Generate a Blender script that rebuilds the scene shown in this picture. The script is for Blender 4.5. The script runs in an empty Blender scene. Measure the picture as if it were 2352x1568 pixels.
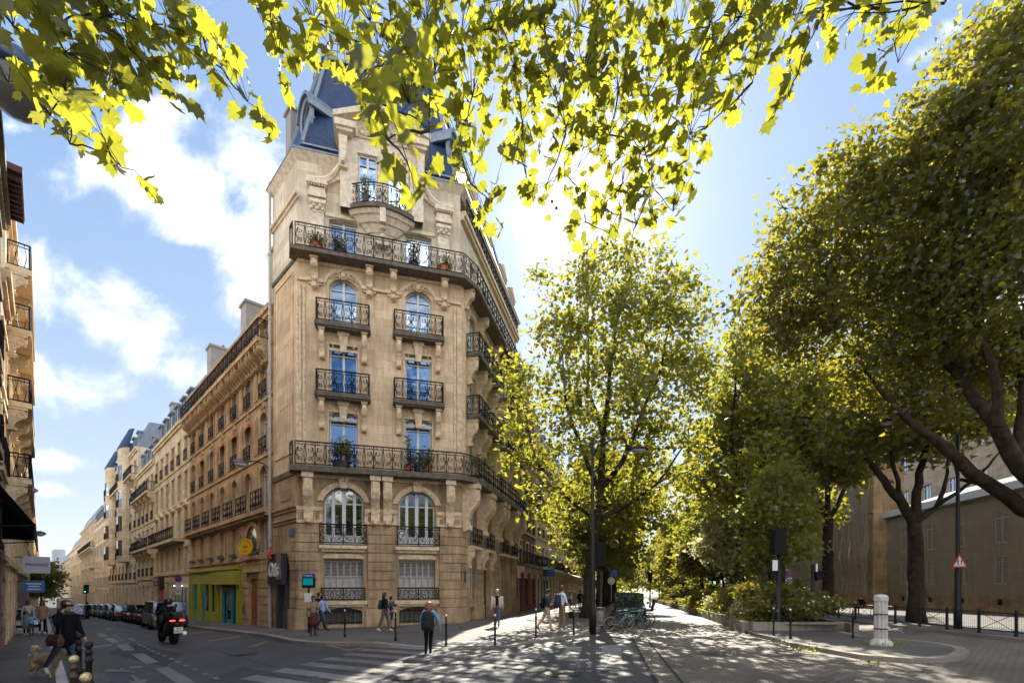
import bpy, math, random
import numpy as np
from mathutils import Vector, Matrix
R=random.Random(7)
SC=bpy.context.scene
COL=SC.collection
EXPO=1.78; REAR_FILL=3.7  # exposure; extra brightness of unseen rear clouds, added as fill for shaded fronts
# ---------------------------------------------------------------- projection helpers (photo pixel grid 2352x1568)
F,CX,HY,EYE=1110.0,1176.0,1345.0,1.9
def W(px,py,Y): return Vector(((px-CX)/F*Y,Y,EYE-(py-HY)/F*Y))
def gz(x,y):
    w=-.9*x+.3*y
    t=(w-9.5)/2.5
    sp=(w-9.5) if t>20 else 2.5*math.log1p(math.exp(max(t,-40)))
    if w>600: sp=590.5
    z=-.031*sp
    if y>28:
        z-=.014*min(y-28,400)/(1+math.exp(max(-30,min(30,(w-26)/4))))
    return max(z,-22.0)
def G(px,py,dz=0.0):
    Y=20.0
    k=(px-CX)/F
    for _ in range(60):
        z=gz(k*Y,Y)+dz
        Yn=(EYE-z)*F/max(py-HY,6)
        Y=.5*Y+.5*Yn
    return Vector((k*Y,Y,gz(k*Y,Y)+dz))
RD=-.13
# ---------------------------------------------------------------- mesh builder
class MB:
    def __init__(s): s.v=[];s.f=[];s.m=[];s.M=None
    def add(s,vs,fs,mi=0):
        b=len(s.v)
        if s.M is not None: vs=[tuple(s.M@Vector(p)) for p in vs]
        s.v.extend([tuple(p) for p in vs])
        for f in fs:
            s.f.append(tuple(b+i for i in f)); s.m.append(mi)
        return s
    def box(s,x0,x1,y0,y1,z0,z1,mi=0):
        if x0>x1:x0,x1=x1,x0
        if y0>y1:y0,y1=y1,y0
        if z0>z1:z0,z1=z1,z0
        return s.add([(x0,y0,z0),(x1,y0,z0),(x1,y1,z0),(x0,y1,z0),(x0,y0,z1),(x1,y0,z1),(x1,y1,z1),(x0,y1,z1)],
          [(0,3,2,1),(4,5,6,7),(0,1,5,4),(1,2,6,5),(2,3,7,6),(3,0,4,7)],mi)
    def ext_y(s,poly,y0,y1,mi=0):      # polygon in x,z (ccw seen from -y) extruded from y0 (front) to y1
        n=len(poly)
        vs=[(p[0],y0,p[1]) for p in poly]+[(p[0],y1,p[1]) for p in poly]
        fs=[tuple(range(n)),tuple(range(2*n-1,n-1,-1))]+[(i,i+n,(i+1)%n+n,(i+1)%n) for i in range(n)]
        return s.add(vs,fs,mi)
    def ext_x(s,poly,x0,x1,mi=0):      # polygon in y,z extruded along x
        n=len(poly)
        vs=[(x0,p[0],p[1]) for p in poly]+[(x1,p[0],p[1]) for p in poly]
        fs=[tuple(range(n-1,-1,-1)),tuple(range(n,2*n))]+[(i,(i+1)%n,(i+1)%n+n,i+n) for i in range(n)]
        return s.add(vs,fs,mi)
    def ext_z(s,poly,z0,z1,mi=0):
        n=len(poly)
        vs=[(p[0],p[1],z0) for p in poly]+[(p[0],p[1],z1) for p in poly]
        fs=[tuple(range(n-1,-1,-1)),tuple(range(n,2*n))]+[(i,(i+1)%n,(i+1)%n+n,i+n) for i in range(n)]
        return s.add(vs,fs,mi)
    def hull2(s,p0,p1,z0,z1,mi=0):     # frustum between polygon p0 at z0 and p1 at z1 (same count)
        n=len(p0)
        vs=[(p[0],p[1],z0) for p in p0]+[(p[0],p[1],z1) for p in p1]
        fs=[tuple(range(n-1,-1,-1)),tuple(range(n,2*n))]+[(i,(i+1)%n,(i+1)%n+n,i+n) for i in range(n)]
        return s.add(vs,fs,mi)
    def tube(s,pts,r,n=6,mi=0,cap=True):
        pts=[Vector(p) for p in pts]
        m=len(pts)
        rs=r if isinstance(r,(list,tuple)) else [r]*m
        vs=[];prev=None
        for i,p in enumerate(pts):
            t=(pts[min(i+1,m-1)]-pts[max(i-1,0)])
            if t.length<1e-9: t=Vector((0,0,1))
            t.normalize()
            if prev is None:
                a=Vector((0,0,1)) if abs(t.z)<.9 else Vector((1,0,0))
                u=t.cross(a).normalized()
            else:
                u=prev-t*prev.dot(t)
                if u.length<1e-6: u=t.cross(Vector((0,0,1)) if abs(t.z)<.9 else Vector((1,0,0)))
                u.normalize()
            prev=u; w=t.cross(u)
            for k in range(n):
                a=2*math.pi*k/n
                vs.append(p+(u*math.cos(a)+w*math.sin(a))*rs[i])
        fs=[]
        for i in range(m-1):
            for k in range(n):
                k2=(k+1)%n
                fs.append((i*n+k,i*n+k2,(i+1)*n+k2,(i+1)*n+k))
        if cap: fs.append(tuple(range(n-1,-1,-1))); fs.append(tuple(range((m-1)*n,m*n)))
        return s.add(vs,fs,mi)
    def lathe(s,prof,n=12,c=(0,0,0),mi=0,sx=1,sy=1):
        vs=[];fs=[];m=len(prof)
        for (r,z) in prof:
            for k in range(n):
                a=2*math.pi*k/n
                vs.append((c[0]+sx*r*math.cos(a),c[1]+sy*r*math.sin(a),c[2]+z))
        for i in range(m-1):
            for k in range(n):
                k2=(k+1)%n
                fs.append((i*n+k,i*n+k2,(i+1)*n+k2,(i+1)*n+k))
        fs.append(tuple(range(n-1,-1,-1))); fs.append(tuple(range((m-1)*n,m*n)))
        return s.add(vs,fs,mi)
    def ball(s,c,r,n=8,mi=0,sz=1.0,sx=1,sy=1):
        k=max(3,n//2)
        return s.lathe([(max(r*math.sin(math.pi*i/k),1e-4),-r*sz*math.cos(math.pi*i/k)) for i in range(k+1)],n,c,mi,sx,sy)
    def ring(s,c,R0,r,axis='y',n=12,mi=0,m=5,a0=0,a1=2*math.pi,sz=1):
        pts=[]
        for i in range(n+1):
            a=a0+(a1-a0)*i/n
            if axis=='y': pts.append((c[0]+R0*math.cos(a),c[1],c[2]+R0*sz*math.sin(a)))
            elif axis=='x': pts.append((c[0],c[1]+R0*math.cos(a),c[2]+R0*sz*math.sin(a)))
            else: pts.append((c[0]+R0*math.cos(a),c[1]+R0*math.sin(a),c[2]))
        return s.tube(pts,r,m,mi,cap=False)
    def mesh(s,name,mats,smooth=False):
        me=bpy.data.meshes.new(name)
        me.from_pydata(s.v,[],s.f)
        for m in (mats if isinstance(mats,(list,tuple)) else [mats]): me.materials.append(m)
        me.polygons.foreach_set('material_index',s.m)
        if smooth: me.polygons.foreach_set('use_smooth',[True]*len(s.f))
        me.update()
        return me
    def build(s,name,mats,parent=None,loc=(0,0,0),rz=0,smooth=False):
        return put(name,s.mesh(name,mats,smooth),parent,loc,rz)
def put(name,me,parent=None,loc=(0,0,0),rz=0,scale=None):
    o=bpy.data.objects.new(name,me); COL.objects.link(o)
    if parent is not None: o.parent=parent
    o.location=loc; o.rotation_euler=(0,0,rz)
    if scale: o.scale=scale
    return o
def tag(o,label=None,cat=None,group=None,kind=None):
    if label: o['label']=label
    if cat: o['category']=cat
    if group: o['group']=group
    if kind: o['kind']=kind
    return o
def thing(name,label,cat,loc=(0,0,0),rz=0,group=None):
    o=bpy.data.objects.new(name,None); COL.objects.link(o)
    o.location=loc; o.rotation_euler=(0,0,rz); o.empty_display_size=.2
    return tag(o,label,cat,group)
KIDS={}
def kids(o): return [c for c in bpy.data.objects if c.parent==o]
def copy_tree(o,parent=None,loc=None,rz=None,top=True,cache=None):
    c=o.copy(); COL.objects.link(c); c.parent=parent
    for ch in kids(o): copy_tree(ch,c)
    if loc is not None: c.location=loc
    if rz is not None: c.rotation_euler=(0,0,rz)
    return c
# ---------------------------------------------------------------- materials
def nt(name):
    m=bpy.data.materials.new(name); m.use_nodes=True
    t=m.node_tree; b=t.nodes['Principled BSDF']
    return m,t,b
def N(t,typ,**k):
    n=t.nodes.new(typ)
    for a,v in k.items():
        if a.startswith('i_'):
            key=a[2:].replace('_',' ')
            n.inputs[int(key) if key.isdigit() else key].default_value=v
        else: setattr(n,a,v)
    return n
def ramp(t,fac,stops):
    r=t.nodes.new('ShaderNodeValToRGB')
    el=r.color_ramp.elements
    while len(el)<len(stops): el.new(.5)
    for e,(p,c) in zip(el,stops):
        e.position=p; e.color=(c,c,c,1) if isinstance(c,(int,float)) else (*c,1)
    t.links.new(fac,r.inputs[0]); return r
def mixc(t,f,a,b,mode='MIX'):
    m=t.nodes.new('ShaderNodeMix'); m.data_type='RGBA'; m.blend_type=mode
    for s,i in ((f,0),(a,6),(b,7)):
        if hasattr(s,'node'): t.links.new(s,m.inputs[i])
        else: m.inputs[i].default_value=s if isinstance(s,(int,float)) else (*s,1)
    return m.outputs[2]
def plain(name,c,rough=.6,metal=0,noise=0,scale=8,bump=0,spec=None,emit=0):
    m,t,b=nt(name)
    b.inputs['Base Color'].default_value=(*c,1); b.inputs['Roughness'].default_value=rough; b.inputs['Metallic'].default_value=metal
    if spec is not None: b.inputs['Specular IOR Level'].default_value=spec
    if noise or bump:
        tc=N(t,'ShaderNodeTexCoord'); no=N(t,'ShaderNodeTexNoise',i_Scale=scale,i_Detail=5.0,i_Roughness=.6)
        t.links.new(tc.outputs['Object'],no.inputs['Vector'])
        if noise:
            c1=tuple(max(0,x*(1-noise)) for x in c); c2=tuple(min(1,x*(1+noise)) for x in c)
            r=ramp(t,no.outputs[0],[(.3,c1),(.7,c2)])
            t.links.new(r.outputs[0],b.inputs['Base Color'])
        if bump:
            bp=N(t,'ShaderNodeBump',i_Strength=bump,i_Distance=.02); t.links.new(no.outputs[0],bp.inputs['Height']); t.links.new(bp.outputs[0],b.inputs['Normal'])
    if emit:
        b.inputs['Emission Color'].default_value=(*c,1); b.inputs['Emission Strength'].default_value=emit
    return m
def stone(name,c,bw=.9,bh=.42,mortar=.75,var=.14,stain=.35,rough=.85,msize=.012,warm=None):
    m,t,b=nt(name)
    tc=N(t,'ShaderNodeTexCoord')
    sp=N(t,'ShaderNodeSeparateXYZ'); cb=N(t,'ShaderNodeCombineXYZ')
    t.links.new(tc.outputs['Object'],sp.inputs[0])
    ad=N(t,'ShaderNodeMath',operation='ADD'); t.links.new(sp.outputs[0],ad.inputs[0]); t.links.new(sp.outputs[1],ad.inputs[1])
    t.links.new(ad.outputs[0],cb.inputs[0]); t.links.new(sp.outputs[2],cb.inputs[1])
    br=N(t,'ShaderNodeTexBrick',i_Scale=1.0,i_Mortar_Size=msize,i_Mortar_Smooth=.3,i_Brick_Width=bw,i_Row_Height=bh)
    br.inputs['Color1'].default_value=(*[x*(1+var) for x in c],1)
    w2=warm or (c[0]*(1-var*.6),c[1]*(1-var),c[2]*(1-var*1.3))
    br.inputs['Color2'].default_value=(*w2,1)
    br.inputs['Mortar'].default_value=(*[x*mortar for x in c],1)
    t.links.new(cb.outputs[0],br.inputs[0])
    n1=N(t,'ShaderNodeTexNoise',i_Scale=.55,i_Detail=6.0,i_Roughness=.62); t.links.new(tc.outputs['Object'],n1.inputs['Vector'])
    n2=N(t,'ShaderNodeTexNoise',i_Scale=14.0,i_Detail=4.0); t.links.new(tc.outputs['Object'],n2.inputs['Vector'])
    mp=N(t,'ShaderNodeMapping'); mp.inputs['Scale'].default_value=(3.0,3.0,.35); t.links.new(tc.outputs['Object'],mp.inputs[0])
    n3=N(t,'ShaderNodeTexNoise',i_Scale=1.6,i_Detail=6.0); t.links.new(mp.outputs[0],n3.inputs['Vector'])
    r1=ramp(t,n1.outputs[0],[(.35,1-stain),(.6,1.0)])
    r3=ramp(t,n3.outputs[0],[(.38,1-stain*.7),(.55,1.0)])
    a=mixc(t,1.0,br.outputs[0],r1.outputs[0],'MULTIPLY'); a=mixc(t,.9,a,r3.outputs[0],'MULTIPLY')
    r2=ramp(t,n2.outputs[0],[(.3,.86),(.7,1.08)]); a=mixc(t,1.0,a,r2.outputs[0],'MULTIPLY')
    t.links.new(a,b.inputs['Base Color']); b.inputs['Roughness'].default_value=rough; b.inputs['Specular IOR Level'].default_value=.25
    bp=N(t,'ShaderNodeBump',i_Strength=.35,i_Distance=.02)
    ih=N(t,'ShaderNodeMath',operation='MULTIPLY_ADD',i_1=-.8); t.links.new(br.outputs[1],ih.inputs[0]); t.links.new(n2.outputs[0],ih.inputs[2])
    t.links.new(ih.outputs[0],bp.inputs['Height']); t.links.new(bp.outputs[0],b.inputs['Normal'])
    return m
def glassm(name,tint=(.02,.03,.04),refl=.45,rough=.03,tone=(.9,.95,1),top=1.0):
    m,t,b=nt(name); t.nodes.remove(b)
    d=N(t,'ShaderNodeBsdfDiffuse'); d.inputs[0].default_value=(*tint,1)
    g=N(t,'ShaderNodeBsdfGlossy'); g.inputs[0].default_value=(*tone,1); g.inputs[1].default_value=rough
    lw=N(t,'ShaderNodeLayerWeight'); lw.inputs[0].default_value=.35
    mr=N(t,'ShaderNodeMapRange',i_3=refl,i_4=top); t.links.new(lw.outputs[1],mr.inputs[0])
    tc=N(t,'ShaderNodeTexCoord'); no=N(t,'ShaderNodeTexNoise',i_Scale=.9,i_Detail=1.0); t.links.new(tc.outputs['Object'],no.inputs['Vector'])
    bp=N(t,'ShaderNodeBump',i_Strength=.06,i_Distance=.2); t.links.new(no.outputs[0],bp.inputs['Height']); t.links.new(bp.outputs[0],g.inputs['Normal'])
    mx=N(t,'ShaderNodeMixShader'); t.links.new(mr.outputs[0],mx.inputs[0]); t.links.new(d.outputs[0],mx.inputs[1]); t.links.new(g.outputs[0],mx.inputs[2])
    t.links.new(mx.outputs[0],t.nodes['Material Output'].inputs[0])
    return m
def leafm(name,c,tr,var=.25,transl=.55,scale=1.3):
    m,t,b=nt(name)
    for n in list(t.nodes):
        if n.type=='BSDF_PRINCIPLED': t.nodes.remove(n)
    tc=N(t,'ShaderNodeTexCoord'); no=N(t,'ShaderNodeTexNoise',i_Scale=scale,i_Detail=3.0); t.links.new(tc.outputs['Object'],no.inputs['Vector'])
    gi=N(t,'ShaderNodeNewGeometry')
    ad=N(t,'ShaderNodeMath',operation='MULTIPLY_ADD',i_1=.45); t.links.new(gi.outputs['Random Per Island'],ad.inputs[0]); t.links.new(no.outputs[0],ad.inputs[2])
    f=ramp(t,ad.outputs[0],[(.4,0.0),(1.0,1.0)])
    lo=lambda q:tuple(x*(1-var) for x in q); hi=lambda q:(min(1,q[0]*(1+var)),min(1,q[1]*(1+var*.8)),q[2])
    cd=mixc(t,f.outputs[0],lo(c),hi(c)); ct=mixc(t,f.outputs[0],lo(tr),hi(tr))
    d=N(t,'ShaderNodeBsdfDiffuse'); t.links.new(cd,d.inputs[0])
    l=N(t,'ShaderNodeBsdfTranslucent'); t.links.new(ct,l.inputs[0])
    g=N(t,'ShaderNodeBsdfGlossy'); g.inputs[0].default_value=(.9,.95,1,1); g.inputs[1].default_value=.38
    m1=N(t,'ShaderNodeMixShader',i_0=transl); t.links.new(d.outputs[0],m1.inputs[1]); t.links.new(l.outputs[0],m1.inputs[2])
    m2=N(t,'ShaderNodeMixShader',i_0=.035); t.links.new(m1.outputs[0],m2.inputs[1]); t.links.new(g.outputs[0],m2.inputs[2])
    t.links.new(m2.outputs[0],t.nodes['Material Output'].inputs[0])
    return m
def groundm(name,c,patch=.25,speck=.35,rough=.85,bump=.4,spec=.35,crack=False):
    m,t,b=nt(name)
    tc=N(t,'ShaderNodeTexCoord')
    n1=N(t,'ShaderNodeTexNoise',i_Scale=.35,i_Detail=6.0,i_Roughness=.6); n2=N(t,'ShaderNodeTexNoise',i_Scale=38.0,i_Detail=3.0,i_Roughness=.7)
    for n in (n1,n2): t.links.new(tc.outputs['Object'],n.inputs['Vector'])
    r1=ramp(t,n1.outputs[0],[(.35,1-patch),(.65,1+patch*.6)]); r2=ramp(t,n2.outputs[0],[(.35,1-speck),(.65,1+speck)])
    a=mixc(t,1.0,c,r1.outputs[0],'MULTIPLY'); a=mixc(t,1.0,a,r2.outputs[0],'MULTIPLY')
    if crack:
        v=N(t,'ShaderNodeTexVoronoi',feature='DISTANCE_TO_EDGE',i_Scale=.16); 
        nw=N(t,'ShaderNodeTexNoise',i_Scale=.8,i_Detail=5.0); t.links.new(tc.outputs['Object'],nw.inputs['Vector'])
        wv=N(t,'ShaderNodeVectorMath',operation='MULTIPLY_ADD'); wv.inputs[1].default_value=(1.6,1.6,0); t.links.new(nw.outputs[1],wv.inputs[0]); t.links.new(tc.outputs['Object'],wv.inputs[2])
        t.links.new(wv.outputs[0],v.inputs['Vector'])
        rc=ramp(t,v.outputs[0],[(.0,.45),(.006,1.0)]); a=mixc(t,1.0,a,rc.outputs[0],'MULTIPLY')
    t.links.new(a,b.inputs['Base Color'])
    b.inputs['Roughness'].default_value=rough; b.inputs['Specular IOR Level'].default_value=spec
    bp=N(t,'ShaderNodeBump',i_Strength=bump,i_Distance=.01); t.links.new(n2.outputs[0],bp.inputs['Height']); t.links.new(bp.outputs[0],b.inputs['Normal'])
    return m
def settm(name,c):
    m,t,b=nt(name)
    tc=N(t,'ShaderNodeTexCoord'); mp=N(t,'ShaderNodeMapping'); mp.inputs['Rotation'].default_value=(0,0,math.radians(12)); t.links.new(tc.outputs['Object'],mp.inputs[0])
    br=N(t,'ShaderNodeTexBrick',i_Scale=1.0,i_Mortar_Size=.012,i_Mortar_Smooth=.4,i_Brick_Width=.2,i_Row_Height=.14)
    br.inputs['Color1'].default_value=(*[x*1.25 for x in c],1); br.inputs['Color2'].default_value=(*[x*.75 for x in c],1); br.inputs['Mortar'].default_value=(*[x*.4 for x in c],1)
    t.links.new(mp.outputs[0],br.inputs[0])
    n1=N(t,'ShaderNodeTexNoise',i_Scale=.4,i_Detail=5.0); t.links.new(tc.outputs['Object'],n1.inputs['Vector'])
    r1=ramp(t,n1.outputs[0],[(.35,.75),(.65,1.2)])
    a=mixc(t,1.0,br.outputs[0],r1.outputs[0],'MULTIPLY'); t.links.new(a,b.inputs['Base Color'])
    b.inputs['Roughness'].default_value=.6; b.inputs['Specular IOR Level'].default_value=.5
    bp=N(t,'ShaderNodeBump',i_Strength=.7,i_Distance=.02,invert=True); t.links.new(br.outputs[1],bp.inputs['Height']); t.links.new(bp.outputs[0],b.inputs['Normal'])
    return m
def slatem(name,c,rw=.28,rh=.16):
    m,t,b=nt(name)
    tc=N(t,'ShaderNodeTexCoord'); sp=N(t,'ShaderNodeSeparateXYZ'); cb=N(t,'ShaderNodeCombineXYZ'); t.links.new(tc.outputs['Object'],sp.inputs[0])
    ad=N(t,'ShaderNodeMath',operation='ADD'); t.links.new(sp.outputs[0],ad.inputs[0]); t.links.new(sp.outputs[1],ad.inputs[1])
    t.links.new(ad.outputs[0],cb.inputs[0]); t.links.new(sp.outputs[2],cb.inputs[1])
    br=N(t,'ShaderNodeTexBrick',i_Scale=1.0,i_Mortar_Size=.012,i_Brick_Width=rw,i_Row_Height=rh)
    br.inputs['Color1'].default_value=(*[x*1.25 for x in c],1); br.inputs['Color2'].default_value=(*[x*.75 for x in c],1); br.inputs['Mortar'].default_value=(*[x*.45 for x in c],1)
    t.links.new(cb.outputs[0],br.inputs[0]); t.links.new(br.outputs[0],b.inputs['Base Color']); b.inputs['Roughness'].default_value=.5; b.inputs['Specular IOR Level'].default_value=.3
    return m
ST=dict(
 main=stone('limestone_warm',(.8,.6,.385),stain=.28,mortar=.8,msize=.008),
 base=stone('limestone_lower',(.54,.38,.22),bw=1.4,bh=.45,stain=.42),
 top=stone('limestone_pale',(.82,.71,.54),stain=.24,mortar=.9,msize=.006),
 trim=plain('carved_stone',(.7,.53,.34),.85,noise=.3,scale=5,bump=.5),
 trimtop=plain('carved_pale_stone',(.78,.67,.51),.85,noise=.25,scale=5,bump=.4),
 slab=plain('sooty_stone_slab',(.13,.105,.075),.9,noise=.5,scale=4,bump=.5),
 ochre=stone('ochre_stone',(.62,.43,.24),stain=.35,mortar=.75,msize=.01),
 cream=stone('cream_stone',(.8,.64,.42),stain=.25),
 pale=stone('pale_render',(.78,.66,.48),bw=3,bh=1.5,mortar=.92,stain=.2),
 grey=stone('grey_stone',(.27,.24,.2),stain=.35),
 brick=stone('red_brick',(.2,.07,.045),bw=.24,bh=.08,mortar=1.3,var=.3),
 bandbrick=stone('patterned_brick',(.5,.42,.34),bw=.24,bh=.16,mortar=1.0,var=.05,warm=(.3,.06,.04)),
 wallr=stone('school_wall_stone',(.36,.245,.125),bw=1.0,bh=.4,stain=.4),
 ashlar=stone('school_ashlar',(.46,.37,.26),bw=.8,bh=.33,stain=.2,mortar=.6),
)
IRON=plain('black_iron',(.006,.007,.01),.6,0,spec=.25)
IRON2=plain('painted_iron_post',(.01,.009,.008),.5,spec=.3)
WHITE=plain('white_paint',(.72,.71,.68),.5,noise=.08,scale=3)
OLDW=plain('old_white_paint',(.5,.47,.42),.65,noise=.18,scale=6)
SHUT=plain('grey_shutter',(.45,.42,.38),.65,noise=.12,scale=5)
BLUSH=plain('pale_blue_shutter',(.36,.42,.42),.6,noise=.1,scale=3)
GLS=glassm('window_glass',(.012,.03,.06),.42,tone=(.55,.75,1.0))  # blue tone puts the reflected blue sky into the glass colour
GLD=glassm('dark_window_glass',(.012,.012,.012),.16)
GLC=glassm('curtained_glass',(.3,.36,.42),.25,tone=(.6,.78,1.0))
ZINC=plain('zinc_sheet',(.2,.235,.28),.38,.35,noise=.2,scale=3)
SLATE=slatem('blue_slate',(.012,.042,.12))
LEAD=plain('chimney_render',(.36,.33,.29),.9,noise=.15,scale=2)
TERRA=plain('terracotta_pot',(.45,.14,.06),.8,noise=.2,scale=6)
WOOD=plain('varnished_oak',(.3,.1,.025),.45,noise=.35,scale=9)
DARK=plain('dark_interior',(.015,.013,.012),.9)
BLK=plain('black_paint',(.006,.006,.007),.5,spec=.3)
RUBBER=plain('tyre_rubber',(.006,.006,.006),.8,spec=.2)
STEEL=plain('brushed_steel',(.42,.42,.42),.3,.9)
CHROME=plain('bright_metal',(.6,.6,.6),.2,1.0)
# ---------------------------------------------------------------- key directions and points
A=Vector((-10.48,23.6)); FU=Vector((.9622,.2722)); FANG=math.atan2(.2722,.9622); FW=8.03
B=A+FU*FW
BD=Vector((.2300,.9732)); BANG=math.atan2(.9732,.2300)
LDIR=Vector((-.706,.7082)); LANG=math.atan2(-.7082,.706)          # left street, corner-block side (u negative = farther)
KDIR=Vector((-.696,.718)); KANG=math.atan2(.718,-.696)            # left side of the left street
PL=Vector((-18.2,17.2)); PK=Vector((-8.94,9.75))
def drop(x,y):
    c=Vector((-1.2,15.6)); d2=(Vector((x,y))-c).length
    return max(0,min(1,(3.4-d2)/1.2))
def sheet(name,poly,mat,dz,cell=1.5,skirt=.0,kind='structure',dropk=False,xr=None):
    bm=bmesh.new()
    vs=[bm.verts.new((p[0],p[1],0)) for p in poly]
    bm.faces.new(vs)
    xs=[p[0] for p in poly]; ys=[p[1] for p in poly]
    def cuts(a,b):
        r=[];v=0.0
        while v<b:
            if v>a:r.append(v)
            v+=cell if abs(v)<45 else max(cell,abs(v)*.06)
        v=0.0
        while v>a:
            if v<b:r.append(v)
            v-=cell if abs(v)<45 else max(cell,abs(v)*.06)
        return sorted(set(r))
    for x in cuts(min(xs),max(xs)):
        bmesh.ops.bisect_plane(bm,geom=bm.verts[:]+bm.edges[:]+bm.faces[:],plane_co=(x,0,0),plane_no=(1,0,0))
    for y in cuts(min(ys),max(ys)):
        bmesh.ops.bisect_plane(bm,geom=bm.verts[:]+bm.edges[:]+bm.faces[:],plane_co=(0,y,0),plane_no=(0,1,0))
    for v in bm.verts:
        v.co.z=gz(v.co.x,v.co.y)+dz-(.11*drop(v.co.x,v.co.y) if dropk else 0)
    for f in bm.faces:
        if f.normal.z<0: f.normal_flip()
    bmesh.ops.recalc_face_normals(bm,faces=bm.faces[:])
    if sum(f.normal.z for f in bm.faces)<0:
        for f in bm.faces: f.normal_flip()
    if skirt:
        be=[e for e in bm.edges if e.is_boundary]
        r=bmesh.ops.extrude_edge_only(bm,edges=be)
        for v in r['geom']:
            if isinstance(v,bmesh.types.BMVert): v.co.z-=skirt
    me=bpy.data.meshes.new(name); bm.to_mesh(me); bm.free(); me.materials.append(mat)
    o=put(name,me); tag(o,kind=kind); return o
import bmesh
ASPH=groundm('asphalt_road',(.05,.05,.053),crack=True,speck=.3,rough=.7,spec=.45)
ASPH2=groundm('asphalt_far_ground',(.09,.085,.08))
PAVE=groundm('asphalt_sidewalk',(.105,.096,.088),patch=.3,speck=.2,rough=.75,crack=True)
KERB=groundm('granite_kerb',(.24,.215,.18),patch=.3,speck=.3)
SETT=settm('boulevard_setts',(.115,.098,.08))
PAINT=groundm('road_paint',(.165,.16,.15),patch=.45,speck=.25,rough=.6)
PAINTD=groundm('worn_road_paint',(.2,.2,.2),patch=.35,speck=.3,rough=.65)
YEL=groundm('yellow_road_paint',(.3,.19,.06),patch=.4,speck=.3)
SEAM=groundm('tar_seam',(.022,.022,.022))
SOIL=plain('planter_soil',(.06,.04,.025),.95,noise=.4,scale=3)
def coords(lo,hi,f0,f1,step):
    r=list(np.arange(f0,f1+.01,step)); s=step;v=f1
    while v<hi: s*=1.22; v+=s; r.append(min(v,hi))
    s=step;v=f0
    while v>lo: s*=1.22; v-=s; r.insert(0,max(v,lo))
    return r
def ground():
    xs=coords(-3600,2500,-42,40,1.0); ys=coords(-200,4200,-10,60,1.0)
    vs=[(x,y,gz(x,y)+RD) for y in ys for x in xs]; n=len(xs)
    fs=[(j*n+i,j*n+i+1,(j+1)*n+i+1,(j+1)*n+i) for j in range(len(ys)-1) for i in range(n-1)]
    b=MB(); b.v=vs;b.f=fs;b.m=[0]*len(fs)
    tag(b.build('ground',ASPH,smooth=True),kind='structure')
ground()
NO=Vector((-.7082,-.706))
def lf(s,off): p=A+LDIR*s+NO*off; return (p.x,p.y)       # point along the corner-block street front
KN=Vector((.718,.696))
def kl(t,off): p=PK+KDIR*t+KN*off; return (p.x,p.y)
def g2(px,py,dz=0): p=G(px,py,dz); return (p.x,p.y)
# corner block pavement
kerbline=[lf(230,2.2),lf(120,2.2),lf(60,2.2),lf(30,2.2),lf(20,2.2),lf(12,2.25),lf(8,2.3),g2(610,1457),g2(653,1467),g2(700,1473),g2(750,1475),g2(857,1475),g2(928,1477),g2(1000,1480),g2(1060,1481),g2(1150,1478),g2(1231,1467),g2(1280,1463),g2(1318,1458.5),g2(1350,1452),g2(1377,1442)]
kb=Vector(kerbline[-1])
bl=lambda s,o=0:(kb.x+BD.x*s+.9732*o, kb.y+BD.y*s-.23*o)
kerbline+= [bl(5),bl(20),bl(60),bl(150),bl(330)]
back=[(B.x+BD.x*330-.9732*3,B.y+BD.y*330+.7),(B.x+BD.x*60-3,B.y+BD.y*60+.7),(-3.5,32),(-9,29),(-12,32),lf(60,-4),lf(230,-4)]
sheet('corner_sidewalk',kerbline+back,PAVE,0,cell=1.2,skirt=.2,dropk=True)
def strip(name,line,w,mat,dz,side=1,kind='structure',dropk=False,skirt=0):
    # narrow band along a polyline, w metres wide towards `side`
    pts=[]
    for a,b in zip(line[:-1],line[1:]):
        a=Vector(a);b=Vector(b);n=max(1,int((b-a).length/1.0)) if (b-a).length<60 else 12
        for i in range(n): pts.append(a.lerp(b,i/n))
    pts.append(Vector(line[-1]))
    m=MB();L=[];Rr=[]
    for i,p in enumerate(pts):
        t=(pts[min(i+1,len(pts)-1)]-pts[max(i-1,0)]).normalized(); nn=Vector((-t.y,t.x))*w*side
        for q,lst in ((p,L),(p+nn,Rr)):
            lst.append((q.x,q.y,gz(q.x,q.y)+dz-(.11*drop(q.x,q.y) if dropk else 0)))
    n=len(pts); vs=L+Rr
    if skirt:
        vs=vs+[(v[0],v[1],v[2]-skirt) for v in L]
    fs=[(i,i+1,n+i+1,n+i) if side>0 else (i+1,i,n+i,n+i+1) for i in range(n-1)]
    if skirt: fs+=[(i,i+1,2*n+i+1,2*n+i) for i in range(n-1)]
    m.add(vs,fs)
    return tag(m.build(name,mat),kind=kind)
strip('corner_kerb',[(p[0],p[1]) for p in kerbline],.3,KERB,.006,1,dropk=True)
def off_line(line,o):
    r=[]
    for i,p in enumerate(line):
        a=Vector(line[max(i-1,0)]);b=Vector(line[min(i+1,len(line)-1)]);t=(b-a).normalized(); r.append((p[0]+t.y*o,p[1]-t.x*o))
    return r
strip('corner_kerb_face',off_line(kerbline,.012),.012,KERB,.004,1,dropk=True,skirt=.17)
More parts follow.
